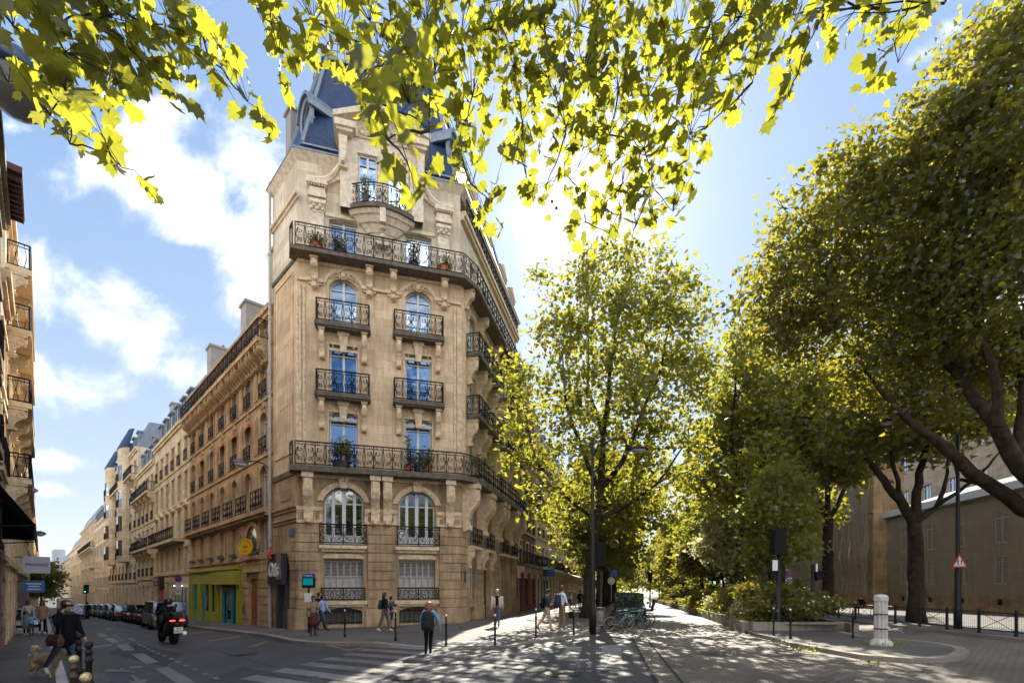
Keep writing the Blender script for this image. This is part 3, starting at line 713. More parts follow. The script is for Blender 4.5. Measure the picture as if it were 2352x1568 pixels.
# ================================================================ the corner building
CB=thing('corner_building','ornate cream stone corner building with blue slate mansard and iron balconies at the crossing','building',(A.x,A.y,0))
BL=B-A
GLS2=glassm('window_glass_sky_tint',(.006,.03,.08),.24,tone=(.35,.6,1.0))  # deep blue sky reflection put into the pane colour and tone
SHUTD=plain('louvre_gap_shade',(.09,.08,.07),.8)  # darker backing plate: shade between the louvre slats put into its colour
def cornerbuild():
    Z0=Vector((0,0)); P0=LDIR*3.35; C_=BL+BD*13.4; D_=C_+Vector((-8.6,2.6))
    foot=[tuple(P0),(0,0),tuple(BL),tuple(C_),tuple(D_)]
    WINS=((2.13,1.35),(5.82,1.35))
    GLa=GLS
    # --- front walls
    lo=MB(); ops=[(2.14,1.86,1.2,2.02),(5.75,1.88,1.2,2.0),(2.14,1.78,-.02,.84,.2),(5.75,1.8,-.02,.84,.2),(2.14,1.88,4.0,2.83,.72),(5.75,1.9,4.0,2.8,.7)]
    wall(lo,0,FW,-1,7.39,ops,.32)
    # rusticated courses on the piers
    z=.80
    while z<5.0:
        for a,b_ in ((.02,.98),(3.3,4.55),(6.92,FW-.02)):
            lo.box(a,b_,-.06,0,z,z+.43)
        z+=.465
    for a,b_ in ((-.03,1.12),(3.2,4.66),(6.8,FW+.03)): lo.box(a,b_,-.13,0,-1,.76)
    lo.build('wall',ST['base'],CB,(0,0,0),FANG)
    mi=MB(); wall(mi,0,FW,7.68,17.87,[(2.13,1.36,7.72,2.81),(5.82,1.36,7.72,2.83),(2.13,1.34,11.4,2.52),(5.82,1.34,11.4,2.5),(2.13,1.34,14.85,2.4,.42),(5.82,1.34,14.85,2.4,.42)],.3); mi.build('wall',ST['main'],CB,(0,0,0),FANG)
    up=MB(); wall(up,0,FW,18.08,23.0,[(2.13,1.36,18.12,2.07,.1),(5.82,1.36,18.12,2.07,.1)],.3)
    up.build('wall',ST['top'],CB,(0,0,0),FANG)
    # --- left return wall
    lw=MB(); wall(lw,-3.35,0,-1.4,7.39,[(-1.75,1.5,-1.35,4.75,.72)],.4)
    z=.82
    while z<5.0:
        for a,b_ in ((-.86,-.02),(-3.32,-2.62)): lw.box(a,b_,-.06,0,z,z+.43)
        z+=.465
    lw.box(-.95,.03,-.13,0,-1.4,.76)
    for z0,z1,pr in ((5.05,5.2,.06),(5.2,5.3,.12),(5.62,5.78,.07),(5.78,5.95,.15)): lw.box(-3.34,.02,-pr,0,z0,z1)
    lw.box(-2.2,-1.0,-.05,0,6.25,7.2); 
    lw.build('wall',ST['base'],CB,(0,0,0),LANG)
    lm=MB(); wall(lm,-3.35,0,7.68,17.87,[],.3)
    for a,b_,c,d in ((-3.0,-2.93,8.5,17.4),(-.55,-.48,8.5,17.4)): lm.box(a,b_,-.05,0,c,d)
    for c in (8.5,17.4): lm.box(-3.0,-.48,-.05,0,c,c+.07)
    for z in (14.1,11.0):
        for x in (-2.3,-2.0,-1.7,-1.4): lm.box(x,x+.12,-.03,0,z,z+.07)
    lm.build('wall',ST['main'],CB,(0,0,0),LANG)
    lu=MB(); wall(lu,-3.35,0,18.08,23.0,[],.3)
    for z0,z1,pr in ((20.75,20.9,.08),(20.9,21.05,.18),): lu.box(-3.34,.18,-pr,0,z0,z1)
    lu.build('wall',ST['top'],CB,(0,0,0),LANG)
    # --- boulevard walls
    bays=[2.1,4.9,8.9,11.6]
    bw=MB(); ops=[(2.1,1.2,1.2,2.5),(5.0,1.3,-.9,4.6),(8.9,1.1,1.1,2.7),(11.6,1.1,1.1,2.7),(2.1,1.1,-.1,.8)]+[(x,1.3,4.2,2.5) for x in bays]
    wall(bw,0,13.4,-1,7.39,ops,.35)
    z=.80
    while z<5.0:
        for a,b_ in ((.02,1.2),(3.0,4.1),(5.95,8.0),(9.75,10.7),(12.5,13.38)): bw.box(a,b_,-.06,0,z,z+.43)
        z+=.465
    for a,b_ in ((-.03,1.3),(2.9,4.2),(5.9,13.42)): bw.box(a,b_,-.12,0,-1,.76)
    bw.build('wall',ST['base'],CB,tuple(BL)+(0,),BANG)
    bm_=MB(); wall(bm_,0,13.4,7.68,17.87,[(x,1.2,z,h,rs) for x in bays for z,h,rs in ((7.72,2.8,0),(11.4,2.5,0),(14.85,2.4,.4))],.3)
    bm_.build('wall',ST['main'],CB,tuple(BL)+(0,),BANG)
    bu=MB(); wall(bu,0,13.4,18.08,21.6,[(x,1.1,18.6,1.7) for x in bays],.3)
    bu.build('wall',ST['top'],CB,tuple(BL)+(0,),BANG)
    bk=MB(); f=foot
    for a,b_ in ((3,4),(4,0)):
        bk.add([(*f[a],-1.5),(*f[b_],-1.5),(*f[b_],23),(*f[a],23)],[(0,1,2,3)])
    bk.build('rear_wall',LEAD,CB)
    # --- windows
    fr=lambda x,z,w,h,r=0,st='french',g=None,fm=None,y=.22,nm='window': window(CB,x*FU.x-y*FU.y,x*FU.y+y*FU.x,z,w,h,r,st,g,fm,FANG,nm)
    for x in (2.14,5.75): fr(x,4.0,1.88,2.81,.71,'wide',GLD)
    for x in (2.13,5.82):
        fr(x,7.72,1.36,2.82,0,'french',GLS); fr(x,11.4,1.34,2.51,0,'french',GLS2); fr(x,14.85,1.34,2.4,.42,'french',GLC); fr(x,18.12,1.36,2.07,.1,'french',GLC)
    for x in (3.3,4.7): fr(x,20.75,.92,2.5,0,'french',GLS,y=-.43)
    def bv(x,z,w,h,r=0,g=None,fm=None,y=.2,st='french',nm='window'):
        p=BL+BD*x+Vector((-BD.y,BD.x))*y; return window(CB,p.x,p.y,z,w,h,r,st,g,fm,BANG,nm)
    for x in bays:
        bv(x,4.2,1.3,2.5,0,GLD,OLDW); bv(x,7.72,1.2,2.8,0,GLC,BLUSH); bv(x,11.4,1.2,2.5,0,GLC,SHUT); bv(x,14.85,1.2,2.4,.4,GLC,WHITE); bv(x,18.6,1.1,1.7,0,GLC)
    for x in (2.1,8.9,11.6): bv(x,1.2,1.1,2.5,0,GLD,OLDW)
    # ground-floor louvred shutters and cellar grilles on the front
    for x in (2.14,5.75):
        sh=MB()
        sh.box(-.93,.93,.06,.09,0,1.2); sh.box(-.93,.93,.06,.09,1.2,2.0,1)
        for k in range(6):
            a=-.92+k*.308
            sh.box(a,a+.03,0,.06,0,2.0); sh.box(a+.27,a+.3,0,.06,0,2.0); sh.box(a+.031,a+.269,0,.06,0,.12); sh.box(a+.031,a+.269,0,.06,1.9,2.0); sh.box(a+.031,a+.269,0,.06,1.15,1.22)
            for j in range(9): sh.box(a+.031,a+.269,.005,.05,1.26+j*.07,1.285+j*.07)
        p=FU*x+Vector((-FU.y,FU.x))*.2; sh.build('shutter',[SHUT,SHUTD],CB,(p.x,p.y,1.2),FANG)
        gr=MB()
        for k in range(14): gr.box(-.84+k*.13,-.815+k*.13,-.01,.015,0,.8)
        gr.box(-.88,.88,-.02,.02,.05,.09); gr.box(-.88,.88,-.02,.02,.62,.66)
        p=FU*x+Vector((-FU.y,FU.x))*.1; go=gr.build('cellar_grille',IRON,CB,(p.x,p.y,0),FANG)
        bb=MB(); 
        for k in range(7): bb.box(-.88+k*.26,-.64+k*.26,.12,.14,-.3,.84)
        bb.build('backing_board',plain('grille_boards',(.16,.14,.11),.8,noise=.4,scale=3),go)
    # deep sills, entablatures, mouldings of the front
    tr=MB()
    for x in (2.14,5.75):
        tr.box(x-1.13,x+1.13,-.2,0,.98,1.16); tr.box(x-1.0,x+1.0,-.12,0,.86,.98)
        tr.box(x-1.12,x+1.12,-.28,0,3.75,3.92); tr.box(x-1.05,x+1.05,-.16,0,3.6,3.75)
        tr.ext_y([(x-.95,3.28),(x+.95,3.28),(x+.95,3.38),(x+.75,3.5),(x-.75,3.5),(x-.95,3.38)],-.1,0)
        # arch moulding round the first-floor window
        O=arc(x,2.5,6.12,.98,14); I=arc(x,1.9,6.12,.72,14)
        for i in range(14): tr.ext_y([O[i],O[i+1],I[i+1],I[i]],-.07,0)
        tr.ext_y([(x-.16,6.75),(x+.16,6.75),(x+.24,7.3),(x-.24,7.3)],-.26,-.07); tr.ring((x,-.28,7.2),.13,.04,'y',8,0,4)
        for sg in (-1,1):
            for z0,z1,pr in ((5.02,5.14,.1),(5.14,5.5,.06),(5.5,5.6,.1),(5.6,5.78,.16)): tr.box(x+sg*1.0,x+sg*1.28,-pr,0,z0,z1)
    for a,b_ in ((-.03,.98),(3.3,4.6),(6.93,FW+.03)):
        for z0,z1,pr in ((5.0,5.14,.09),(5.14,5.5,.05),(5.5,5.62,.1),(5.62,5.8,.15)): tr.box(a,b_,-pr,0,z0,z1)
    tr.box(0,FW,-.1,0,7.22,7.39)
    for x in (.53,3.67,4.26,7.44): cpart(CB,Z0,FANG,x,.42,7.38,2.45,.62,ST['trim'])
    # small balcony brackets, keystones, cornices of the middle storeys
    for x in (2.13,5.82):
        for zt in (11.12,14.57):
            for sg in (-1,1): cpart(CB,Z0,FANG,x+sg*1.0,.24,zt,1.5,.42,ST['trim'])
            tr.ext_y([(x-.13,zt-1.05),(x+.13,zt-1.05),(x+.22,zt-.25),(x-.22,zt-.25)],-.16,0); tr.box(x-.28,x+.28,-.2,0,zt-.25,zt-.02)
            for sg in (-1,1): tr.ring((x+sg*.62,-.02,zt-.75 if zt>14.2 else zt-.55),.13,.03,'y',8,0,4)
            tr.box(x-.75,x+.75,-.04,0,zt-.98,zt-.86)
        O=arc(x,2.05,16.75,.95,14); I=arc(x,1.75,16.75,.78,14)
        for i in range(14): tr.ext_y([O[i],O[i+1],I[i+1],I[i]],-.06,0)
        cpart(CB,Z0,FANG,x,.5,17.42,0,0,ST['trim'],'cartouche')
        # window surround
        for zb,h in ((7.72,2.82),(11.4,2.5)):
            for sg in (-1,1): tr.box(x+sg*.69,x+sg*.77,-.035,0,zb,zb+h)
            tr.box(x-.77,x+.77,-.036,0,zb+h,zb+h+.09)
    for x in (.8,3.38,4.55,7.15): cpart(CB,Z0,FANG,x,.3,17.86,1.0,.5,ST['trim']); tr.box(x-.38,x+.38,-.16,0,16.82,16.98); tr.box(x-.3,x+.3,-.1,0,16.7,16.82); tr.ball((x,-.15,16.62),.2,6)
    for a,b_ in ((0,.42),(1.1,1.3),(3.0,3.1),(3.7,4.25),(4.85,4.95),(6.65,6.85),(7.5,FW)): tr.box(a,b_,-.1,0,16.84,16.96)
    tr.box(0,FW,-.08,0,17.72,17.87)
    # reeded angle pilasters
    for x0,sg in ((.12,1),(.3,1),(FW-.12,-1),(FW-.3,-1),(.0,1),(FW,-1)):
        tr.tube([(x0,-.02,7.9),(x0,-.02,16.6)],.075,8)
    tr.build('mouldings',ST['trim'],CB,(0,0,0),FANG)
    # --- top storey carving
    tt=MB()
    for x in (.92,FW-.92):
        tt.box(x-.3,x+.3,-.16,0,18.08,20.2)
        for k in range(4): tt.box(x-.3-.03*k,x+.3+.03*k,-.18-.02*k,0,20.2+k*.16,20.34+k*.16)
        for k in range(5): tt.ball((x-.28+k*.14,-.24,20.35+.13*(k%2)),.09,5); tt.ball((x-.28+k*.14,-.27,20.62),.07,5)
        tt.box(x-.42,x+.42,-.3,0,20.9,21.1); tt.box(x-.36,x+.36,-.22,0,21.1,21.4)
        for k in range(7): tt.box(x-.4+k*.12,x-.34+k*.12,-.32,-.2,21.42,21.5)
        tt.box(x-.48,x+.48,-.36,0,21.5,21.72)
    for sg,x0 in ((1,.45),(-1,FW-.45)):
        curve=[(0,21.78),(.5,21.8),(.85,21.9),(1.15,22.12),(1.35,22.45),(1.5,22.72),(1.72,22.86),(1.95,22.8),(2.05,22.6),(1.98,22.4),(1.8,22.34),(1.68,22.46),(1.72,22.6),(1.84,22.62)]
        for off,rad in ((0,.11),(-.14,.06)):
            tt.tube([(x0+sg*a,-.2,z+off) for a,z in curve],[rad]*len(curve),6)
        tt.ext_y([(x0+sg*a,z) for a,z in ([(0,21.7),(0,21.8)]+curve[1:7]+[(1.72,22.2),(1.1,21.8),(.9,21.7)])][::-sg],-.16,0)
        tt.tube([(x0+sg*(1.72+.16*math.sin(q*.8)),-.06,22.25-q*.13) for q in range(9)],[.15-.013*q for q in range(9)],6)
    # central gabled bay, standing proud of the cornice
    tt.M=Matrix.Translation((0,-.5,0))
    wall(tt,2.0,FW-2.0,20.5,24.05,[(3.3,.92,20.75,2.5),(4.7,.92,20.75,2.5)],.3)
    tt.box(2.0,2.02,.001,1.2,20.5,24.05); tt.box(FW-2.02,FW-2.0,.001,1.2,20.5,24.05)
    tt.box(1.95,2.35,-.2,0,22.3,24.05); tt.box(FW-2.35,FW-1.95,-.2,0,22.3,24.05)
    for x in (2.15,FW-2.15):
        tt.ext_y([(x-.12,22.6),(x+.12,22.6),(x+.2,23.7),(x-.2,23.7)],-.34,-.2); tt.ball((x,-.3,22.5),.13,6)
    for x in (3.3,4.7):
        for sg in (-1,1): tt.box(x+sg*.48,x+sg*.56,-.05,0,20.75,23.3)
        tt.box(x-.56,x+.56,-.06,0,23.27,23.4)
    tt.box(1.75,2.75,-.5,1.0,24.05,24.35); tt.box(FW-2.75,FW-1.75,-.5,1.0,24.05,24.35); tt.box(1.85,2.6,-.4,.9,23.9,24.05); tt.box(FW-2.6,FW-1.85,-.4,.9,23.9,24.05)
    m=FW/2
    tt.ext_y([(2.35,24.051),(FW-2.35,24.051),(FW-2.3,24.9),(m,25.35),(2.3,24.9)],-.08,1.2)
    tt.ext_y([(1.7,24.36),(1.7,24.62),(m,25.62),(m,25.3)][::-1],-.55,1.3); tt.ext_y([(FW-1.7,24.36),(FW-1.7,24.62),(m,25.62),(m,25.3)],-.55,1.3)
    cpart(CB,Z0+Vector((FU.y,-FU.x))*.58,FANG,m,.62,24.5,0,0,ST['trimtop'],'cartouche'); 
    for sg in (-1,1): tt.ring((m+sg*.95,-.1,24.35),.17,.06,'y',9,0,4)
    tt.M=None
    # corbel below the bowed balcony
    for z1,z0,w1,w0,p1,p0 in ((20.5,20.32,1.62,1.5,.9,.78),(20.32,20.05,1.4,1.15,.72,.55),(20.05,19.7,1.05,.72,.48,.32),(19.7,19.25,.62,.2,.28,.12)):
        def bow(w,p): return [(m-w+2*w*i/10,-p*math.sin(math.pi*(.12+.76*i/10))) for i in range(11)]+[(m+w,0),(m-w,0)]
        tt.hull2(bow(w0,p0),bow(w1,p1),z0,z1)
    tt.box(m-.14,m+.14,-.98,-.1,19.8,20.49); tt.ball((m,-.64,19.75),.17,6); tt.ball((m,-.42,19.45),.15,6); tt.box(m-.3,m+.3,-.35,0,19.1,19.28)
    for x in (2.13,5.82): tt.box(x-.85,x+.85,-.07,0,20.2,20.36)
    tt.build('mouldings',ST['trimtop'],CB,(0,0,0),FANG)
    # --- continuous rings: sooty slabs, top cornice, zinc gutter, slate roof
    def ringz(name,i0,i1,z0,z1,mat,sm=False):
        b=MB(); b.hull2(offpoly(foot,i0),offpoly(foot,i1),z0,z1); return b.build(name,mat,CB)
    fb=[tuple(P0),(0,0),tuple(BL),tuple(C_)]
    def edge_slab(name,z0,z1,pf,pl,pb,mat):
        Fo=Vector((FU.y,-FU.x)); Lo=NO; Bo=Vector((BD.y,-BD.x))
        Apt=-Fo*0+Fo*pf-FU*.22; Bpt=BL+Fo*pf+FU*.1
        pts=[P0+Lo*.06,P0*.08+Lo*.06,P0*.08+Lo*pl,Apt,Bpt,BL+Bo*pb+BD*.55,C_+Bo*pb,C_-Bo*.3,BL-Bo*.3-Fo*.3,P0*.1-Fo*.3,P0-Lo*.3]
        b=MB(); b.ext_z([tuple(p) for p in pts],z0,z1); return b.build(name,mat,CB)
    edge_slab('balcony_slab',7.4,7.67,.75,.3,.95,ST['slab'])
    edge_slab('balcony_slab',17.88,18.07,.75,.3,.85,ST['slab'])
    b=MB(); b.hull2(offpoly(foot,0.0),offpoly(foot,-.3),22.7,23.02); b.build('cornice',ST['trimtop'],CB)
    ringz('gutter',-.32,-.3,23.03,23.14,ZINC); ringz('slate_apron',.12,.3,23.15,23.72,SLATE); ringz('gutter',.22,.24,23.73,23.84,ZINC)
    ringz('mansard_roof',.34,2.0,23.85,30.0,SLATE)
    ringz('zinc_top',1.9,2.0,30.01,30.25,ZINC)
    # hip flashings
    h0=offpoly(foot,.32); h1=offpoly(foot,1.96)
    for i in range(4): hb=MB(); hb.tube([(*h0[i],23.86),(*h1[i],30.0)],.11,6); hb.build('hip_flashing',ZINC,CB)
    ra=MB(); q=offpoly(foot,2.1)
    for i in range(4):
        a=Vector(q[i]);c=Vector(q[i+1])
        for zz in (30.7,31.1): ra.tube([(*a,zz),(*c,zz)],.02,4)
        for j in range(12): p=a.lerp(c,j/12); ra.tube([(*p,30.2),(*p,31.1)],.014,4)
    ra.build('roof_railing',IRON,CB)
    # oval roof windows
    for frm,org,u in ((LANG,Vector((0,0)),-.9),(BANG,BL,.9),(FANG,Vector((0,0)),FW/2)):
        if frm==FANG: continue
        ux=Vector((math.cos(frm),math.sin(frm))); iy=Vector((-ux.y,ux.x)); p=org+ux*u+iy*.95
        o=MB(); o.ring((0,-.12,0),.62,.12,'y',20,0,6,sz=1.45); o.ring((0,-.02,0),.5,.07,'y',20,0,5,sz=1.45)
        for k in range(10):
            a0=math.pi*(.02+.96*k/10);a1=math.pi*(.02+.96*(k+1)/10)
            P=[(.7*math.cos(a0),1.0*math.sin(a0)),(.7*math.cos(a1),1.0*math.sin(a1)),(.84*math.cos(a1),1.16*math.sin(a1)),(.84*math.cos(a0),1.16*math.sin(a0))]
            o.ext_y(P[::-1],-.35,.9)
        oo=o.build('oval_dormer',ZINC,CB,(p.x,p.y,25.9),frm)
        g=MB(); g.ext_y([(.52*math.cos(a*math.pi/9),.76*math.sin(a*math.pi/9)) for a in range(18)],.02,.06); g.build('pane',GLD,oo)
    # --- balconies
    def fp(x,y): p=FU*x+Vector((-FU.y,FU.x))*y; return (p.x,p.y)
    for x in (2.13,5.82):
        for z in (11.14,14.58):
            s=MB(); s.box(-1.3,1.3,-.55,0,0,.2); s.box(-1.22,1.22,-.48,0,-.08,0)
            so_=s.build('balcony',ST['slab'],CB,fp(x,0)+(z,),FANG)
            r_=put('railing',rail_mesh(2.46,1.06),so_,(-1.23,-.5,.2))
            for xx in (-1.23,1.23): put('railing',rail_mesh(.48,1.06,'far'),so_,(xx,-.49,.2),math.pi/2)
        s=MB(); s.box(-1.12,1.12,-.26,0,-.06,.0); so_=s.build('balcony',ST['slab'],CB,fp(x,0)+(3.985,),FANG)
        put('railing',rail_mesh(2.2,.95),so_,(-1.1,-.2,.01))
        put('railing',rail_mesh(2.1,.62),CB,fp(x-1.05,-.12)+(1.18,),FANG)
    for z in (7.68,18.08):
        put('railing',rail_mesh(8.1,1.12),CB,fp(-.02,-.68)+(z,),FANG)
        # left short return
        p=Vector(fp(-.12,-.66)); put('railing',rail_mesh(.55,1.12,'far'),CB,(p.x,p.y,z),FANG+math.pi*.62)
        q=Vector(fp(FW+.1,-.66)); r=BL+Vector((BD.y,-BD.x))*(.85 if z<10 else .78)+BD*.6
        L=(r-q).length; put('railing',rail_mesh(L,1.12),CB,(q.x,q.y,z),math.atan2((r-q).y,(r-q).x))
        put('railing',rail_mesh(12.7,1.12),CB,(r.x,r.y,z),BANG)
    # bowed balcony
    bw_=lambda s:(m-1.65+s*3.3/3.6,-.2-.8*math.sin(math.pi*(.1+.8*s/3.6))/math.sin(math.pi*.5)+.0)
    s=MB(); s.ext_z([bw_(3.6*i/12) for i in range(13)]+[(m+1.65,0),(m-1.65,0)],0,.2); bo=s.build('balcony',ST['slab'],CB,(0,0,20.5),FANG)
    rail_mb(3.6,1.0,'scroll',lambda q:(bw_(q)[0],bw_(q)[1]+.07)).build('railing',IRON,bo,(0,0,.2))
    # boulevard balconies and consoles
    def bp(x,y): p=BL+BD*x+Vector((-BD.y,BD.x))*y; return (p.x,p.y)
    tb=MB()
    for x in bays:
        for z in (11.14,14.58):
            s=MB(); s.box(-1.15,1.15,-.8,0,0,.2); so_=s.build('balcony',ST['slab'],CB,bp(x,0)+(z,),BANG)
            put('railing',rail_mesh(2.2,1.06),so_,(-1.1,-.75,.2)); put('railing',rail_mesh(.72,1.06),so_,(-1.1,-.74,.2),math.pi/2); put('railing',rail_mesh(.72,1.06),so_,(1.1,-.74,.2),math.pi/2)
            for sg in (-1,1): cpart(CB,BL,BANG,x+sg*.9,.24,z,1.5,.6,ST['trim'])
        s=MB(); s.box(-1.0,1.0,-.35,0,-.15,0); so_=s.build('balcony',ST['trim'],CB,bp(x,0)+(4.15,),BANG); put('railing',rail_mesh(1.8,1.0),so_,(-.9,-.3,0))
        O=arc(x,1.9,16.75,.9,10); I=arc(x,1.6,16.75,.75,10)
        for i in range(10): tb.ext_y([O[i],O[i+1],I[i+1],I[i]],-.06,0)
        cpart(CB,BL,BANG,x,.4,17.4,0,0,ST['trim'],'cartouche')
    for x in (.45,3.2,3.75,6.3,7.3,10.0,10.6,13.0): cpart(CB,BL,BANG,x,.42,7.38,2.55,.9,ST['trim'])
    for x in (1.2,3.1,4.0,5.9): cpart(CB,BL,BANG,x,.22,3.98,1.1,.4,ST['trim'])
    for x in (.5,3.3,6.7,10.2,13.0): cpart(CB,BL,BANG,x,.3,17.86,1.0,.6,ST['trim'])
    tb.box(0,13.4,-.08,0,7.2,7.39); tb.box(0,13.4,-.08,0,17.7,17.87); tb.box(0,13.4,-.3,0,21.6,21.85); tb.box(0,13.4,-.2,0,21.4,21.6)
    for x in (.15,6.9): 
        for k in range(3): tb.tube([(x+k*.17,-.03,7.9),(x+k*.17,-.03,17.9)],.09,8)
    # stone dormers over the boulevard
    for x in bays:
        tb.box(x-.85,x-.55,.1,1.6,21.86,23.9); tb.box(x+.55,x+.85,.1,1.6,21.86,23.9); tb.box(x-1.0,x+1.0,-.1,1.6,23.91,24.15); tb.ext_y([(x-1.05,24.16),(x+1.05,24.16),(x,24.75)],-.15,1.7)
    tb.build('mouldings',ST['trim'],CB,tuple(BL)+(0,),BANG)
    for x in bays: bv(x,21.9,1.08,1.95,0,GLC,y=.35)
    put('railing',rail_mesh(12.8,1.0),CB,bp(.5,-.18)+(21.86,),BANG)
    # door on the boulevard, cellar grille
    d=MB(); d.box(-.62,.62,0,.08,-.9,3.6); 
    for a in (-.55,.08): d.box(a,a+.47,-.04,0,.1,1.2); d.box(a,a+.47,-.04,0,1.4,2.9)
    do=d.build('door',plain('dark_oak_door',(.06,.03,.015),.5,noise=.3),CB,bp(5.0,.25)+(0,),BANG)
    h_=MB(); h_.ball((-.1,-.1,1.05),.05,6); h_.build('handle',STEEL,do)
    # arched shop entrance with roller grille on the left return
    def lp(x,y): ux=Vector((math.cos(LANG),math.sin(LANG))); p=ux*x+Vector((-ux.y,ux.x))*y; return (p.x,p.y)
    e=MB(); e.box(-.72,-.45,-.16,.3,-1.3,1.95); e.box(.5,.74,-.14,.3,-1.3,1.95)
    O=arc(0,1.44,2.3,1.05,12); e.ext_y([(-.72,1.96),(.72,1.96)]+O,.1,.25)
    eo=e.build('shop_entrance',plain('anthracite_panel',(.05,.05,.055),.4),CB,lp(-1.75,0)+(0,),LANG)
    gsh=MB(); gsh.box(-.449,.499,.12,.16,-1.35,1.95)
    for k in range(22): gsh.box(-.449,.499,.08,.12,-.55+k*.055,-.51+k*.055)
    for k in range(12): gsh.tube([(-.44,.1,.72+k*.1),(.49,.1,.9+k*.1)],.008,3); gsh.tube([(-.44,.1,.9+k*.1),(.49,.1,.72+k*.1)],.008,3)
    gsh.build('roller_grille',plain('galvanised_shutter',(.22,.215,.2),.5,.4,noise=.15),eo)
    dp=MB(); dp.tube([(-3.28,-.18,-1.0),(-3.28,-.18,23.4)],.075,8)
    for z in (1.6,4.4,7.4,10.3,13.2,16.1,19.5): dp.lathe([(.1,z),(.1,z+.12)],8,(-3.28,-.18,0))
    dp.build('downpipe',OLDW,CB,(0,0,0),LANG)
    # small street plaque
    pq=MB(); pq.box(-.3,.3,-.1,-.07,4.35,4.75); pq.build('street_plaque',plain('blue_enamel',(.03,.1,.25),.3),CB,lp(-.5,0)+(0,),LANG)
    pq=MB(); pq.box(-.12,.12,-.1,-.07,2.1,2.75); pq.build('street_plaque',plain('green_enamel',(.02,.09,.12),.3),CB,bp(.55,0)+(0,),BANG)
cornerbuild()
# chimney stacks standing behind the corner roof
def chimney(name_lab,org,ang,u0,u1,y0,y1,z0,z1,pots,mat=LEAD,pot=TERRA,grp='chimney stacks on the roofs'):
    ux=Vector((math.cos(ang),math.sin(ang))); iy=Vector((-ux.y,ux.x)); c=org+ux*(u0+u1)/2+iy*(y0+y1)/2
    t=thing('chimney_stack',name_lab,'chimney',(c.x,c.y,z0),ang,grp)
    w,d,h=(u1-u0)/2,(y1-y0)/2,z1-z0
    b=MB(); b.box(-w,w,-d,d,0,h); b.box(-w-.1,w+.1,-d-.1,d+.1,h+.002,h+.17); b.build('shaft',mat,t)
    for i in range(pots):
        p=MB(); q=(i+.5)/pots; px=(-w+2*w*q) if w>d else 0; py=(-d+2*d*q) if d>=w else 0
        p.lathe([(.13,0),(.11,.35),(.13,.42),(.09,.44)],8,(px,py,h+.172)); p.build('chimney_pot',pot,t)
chimney('tall white and grey slab chimney left of the blue mansard',A,LANG,-4.3,-3.55,1.0,4.2,21.0,28.4,0,LEAD)
chimney('higher beige chimney with one red pot behind the mansard',A,LANG,-4.6,-3.5,5.2,8.4,21.0,32.6,3,LEAD)
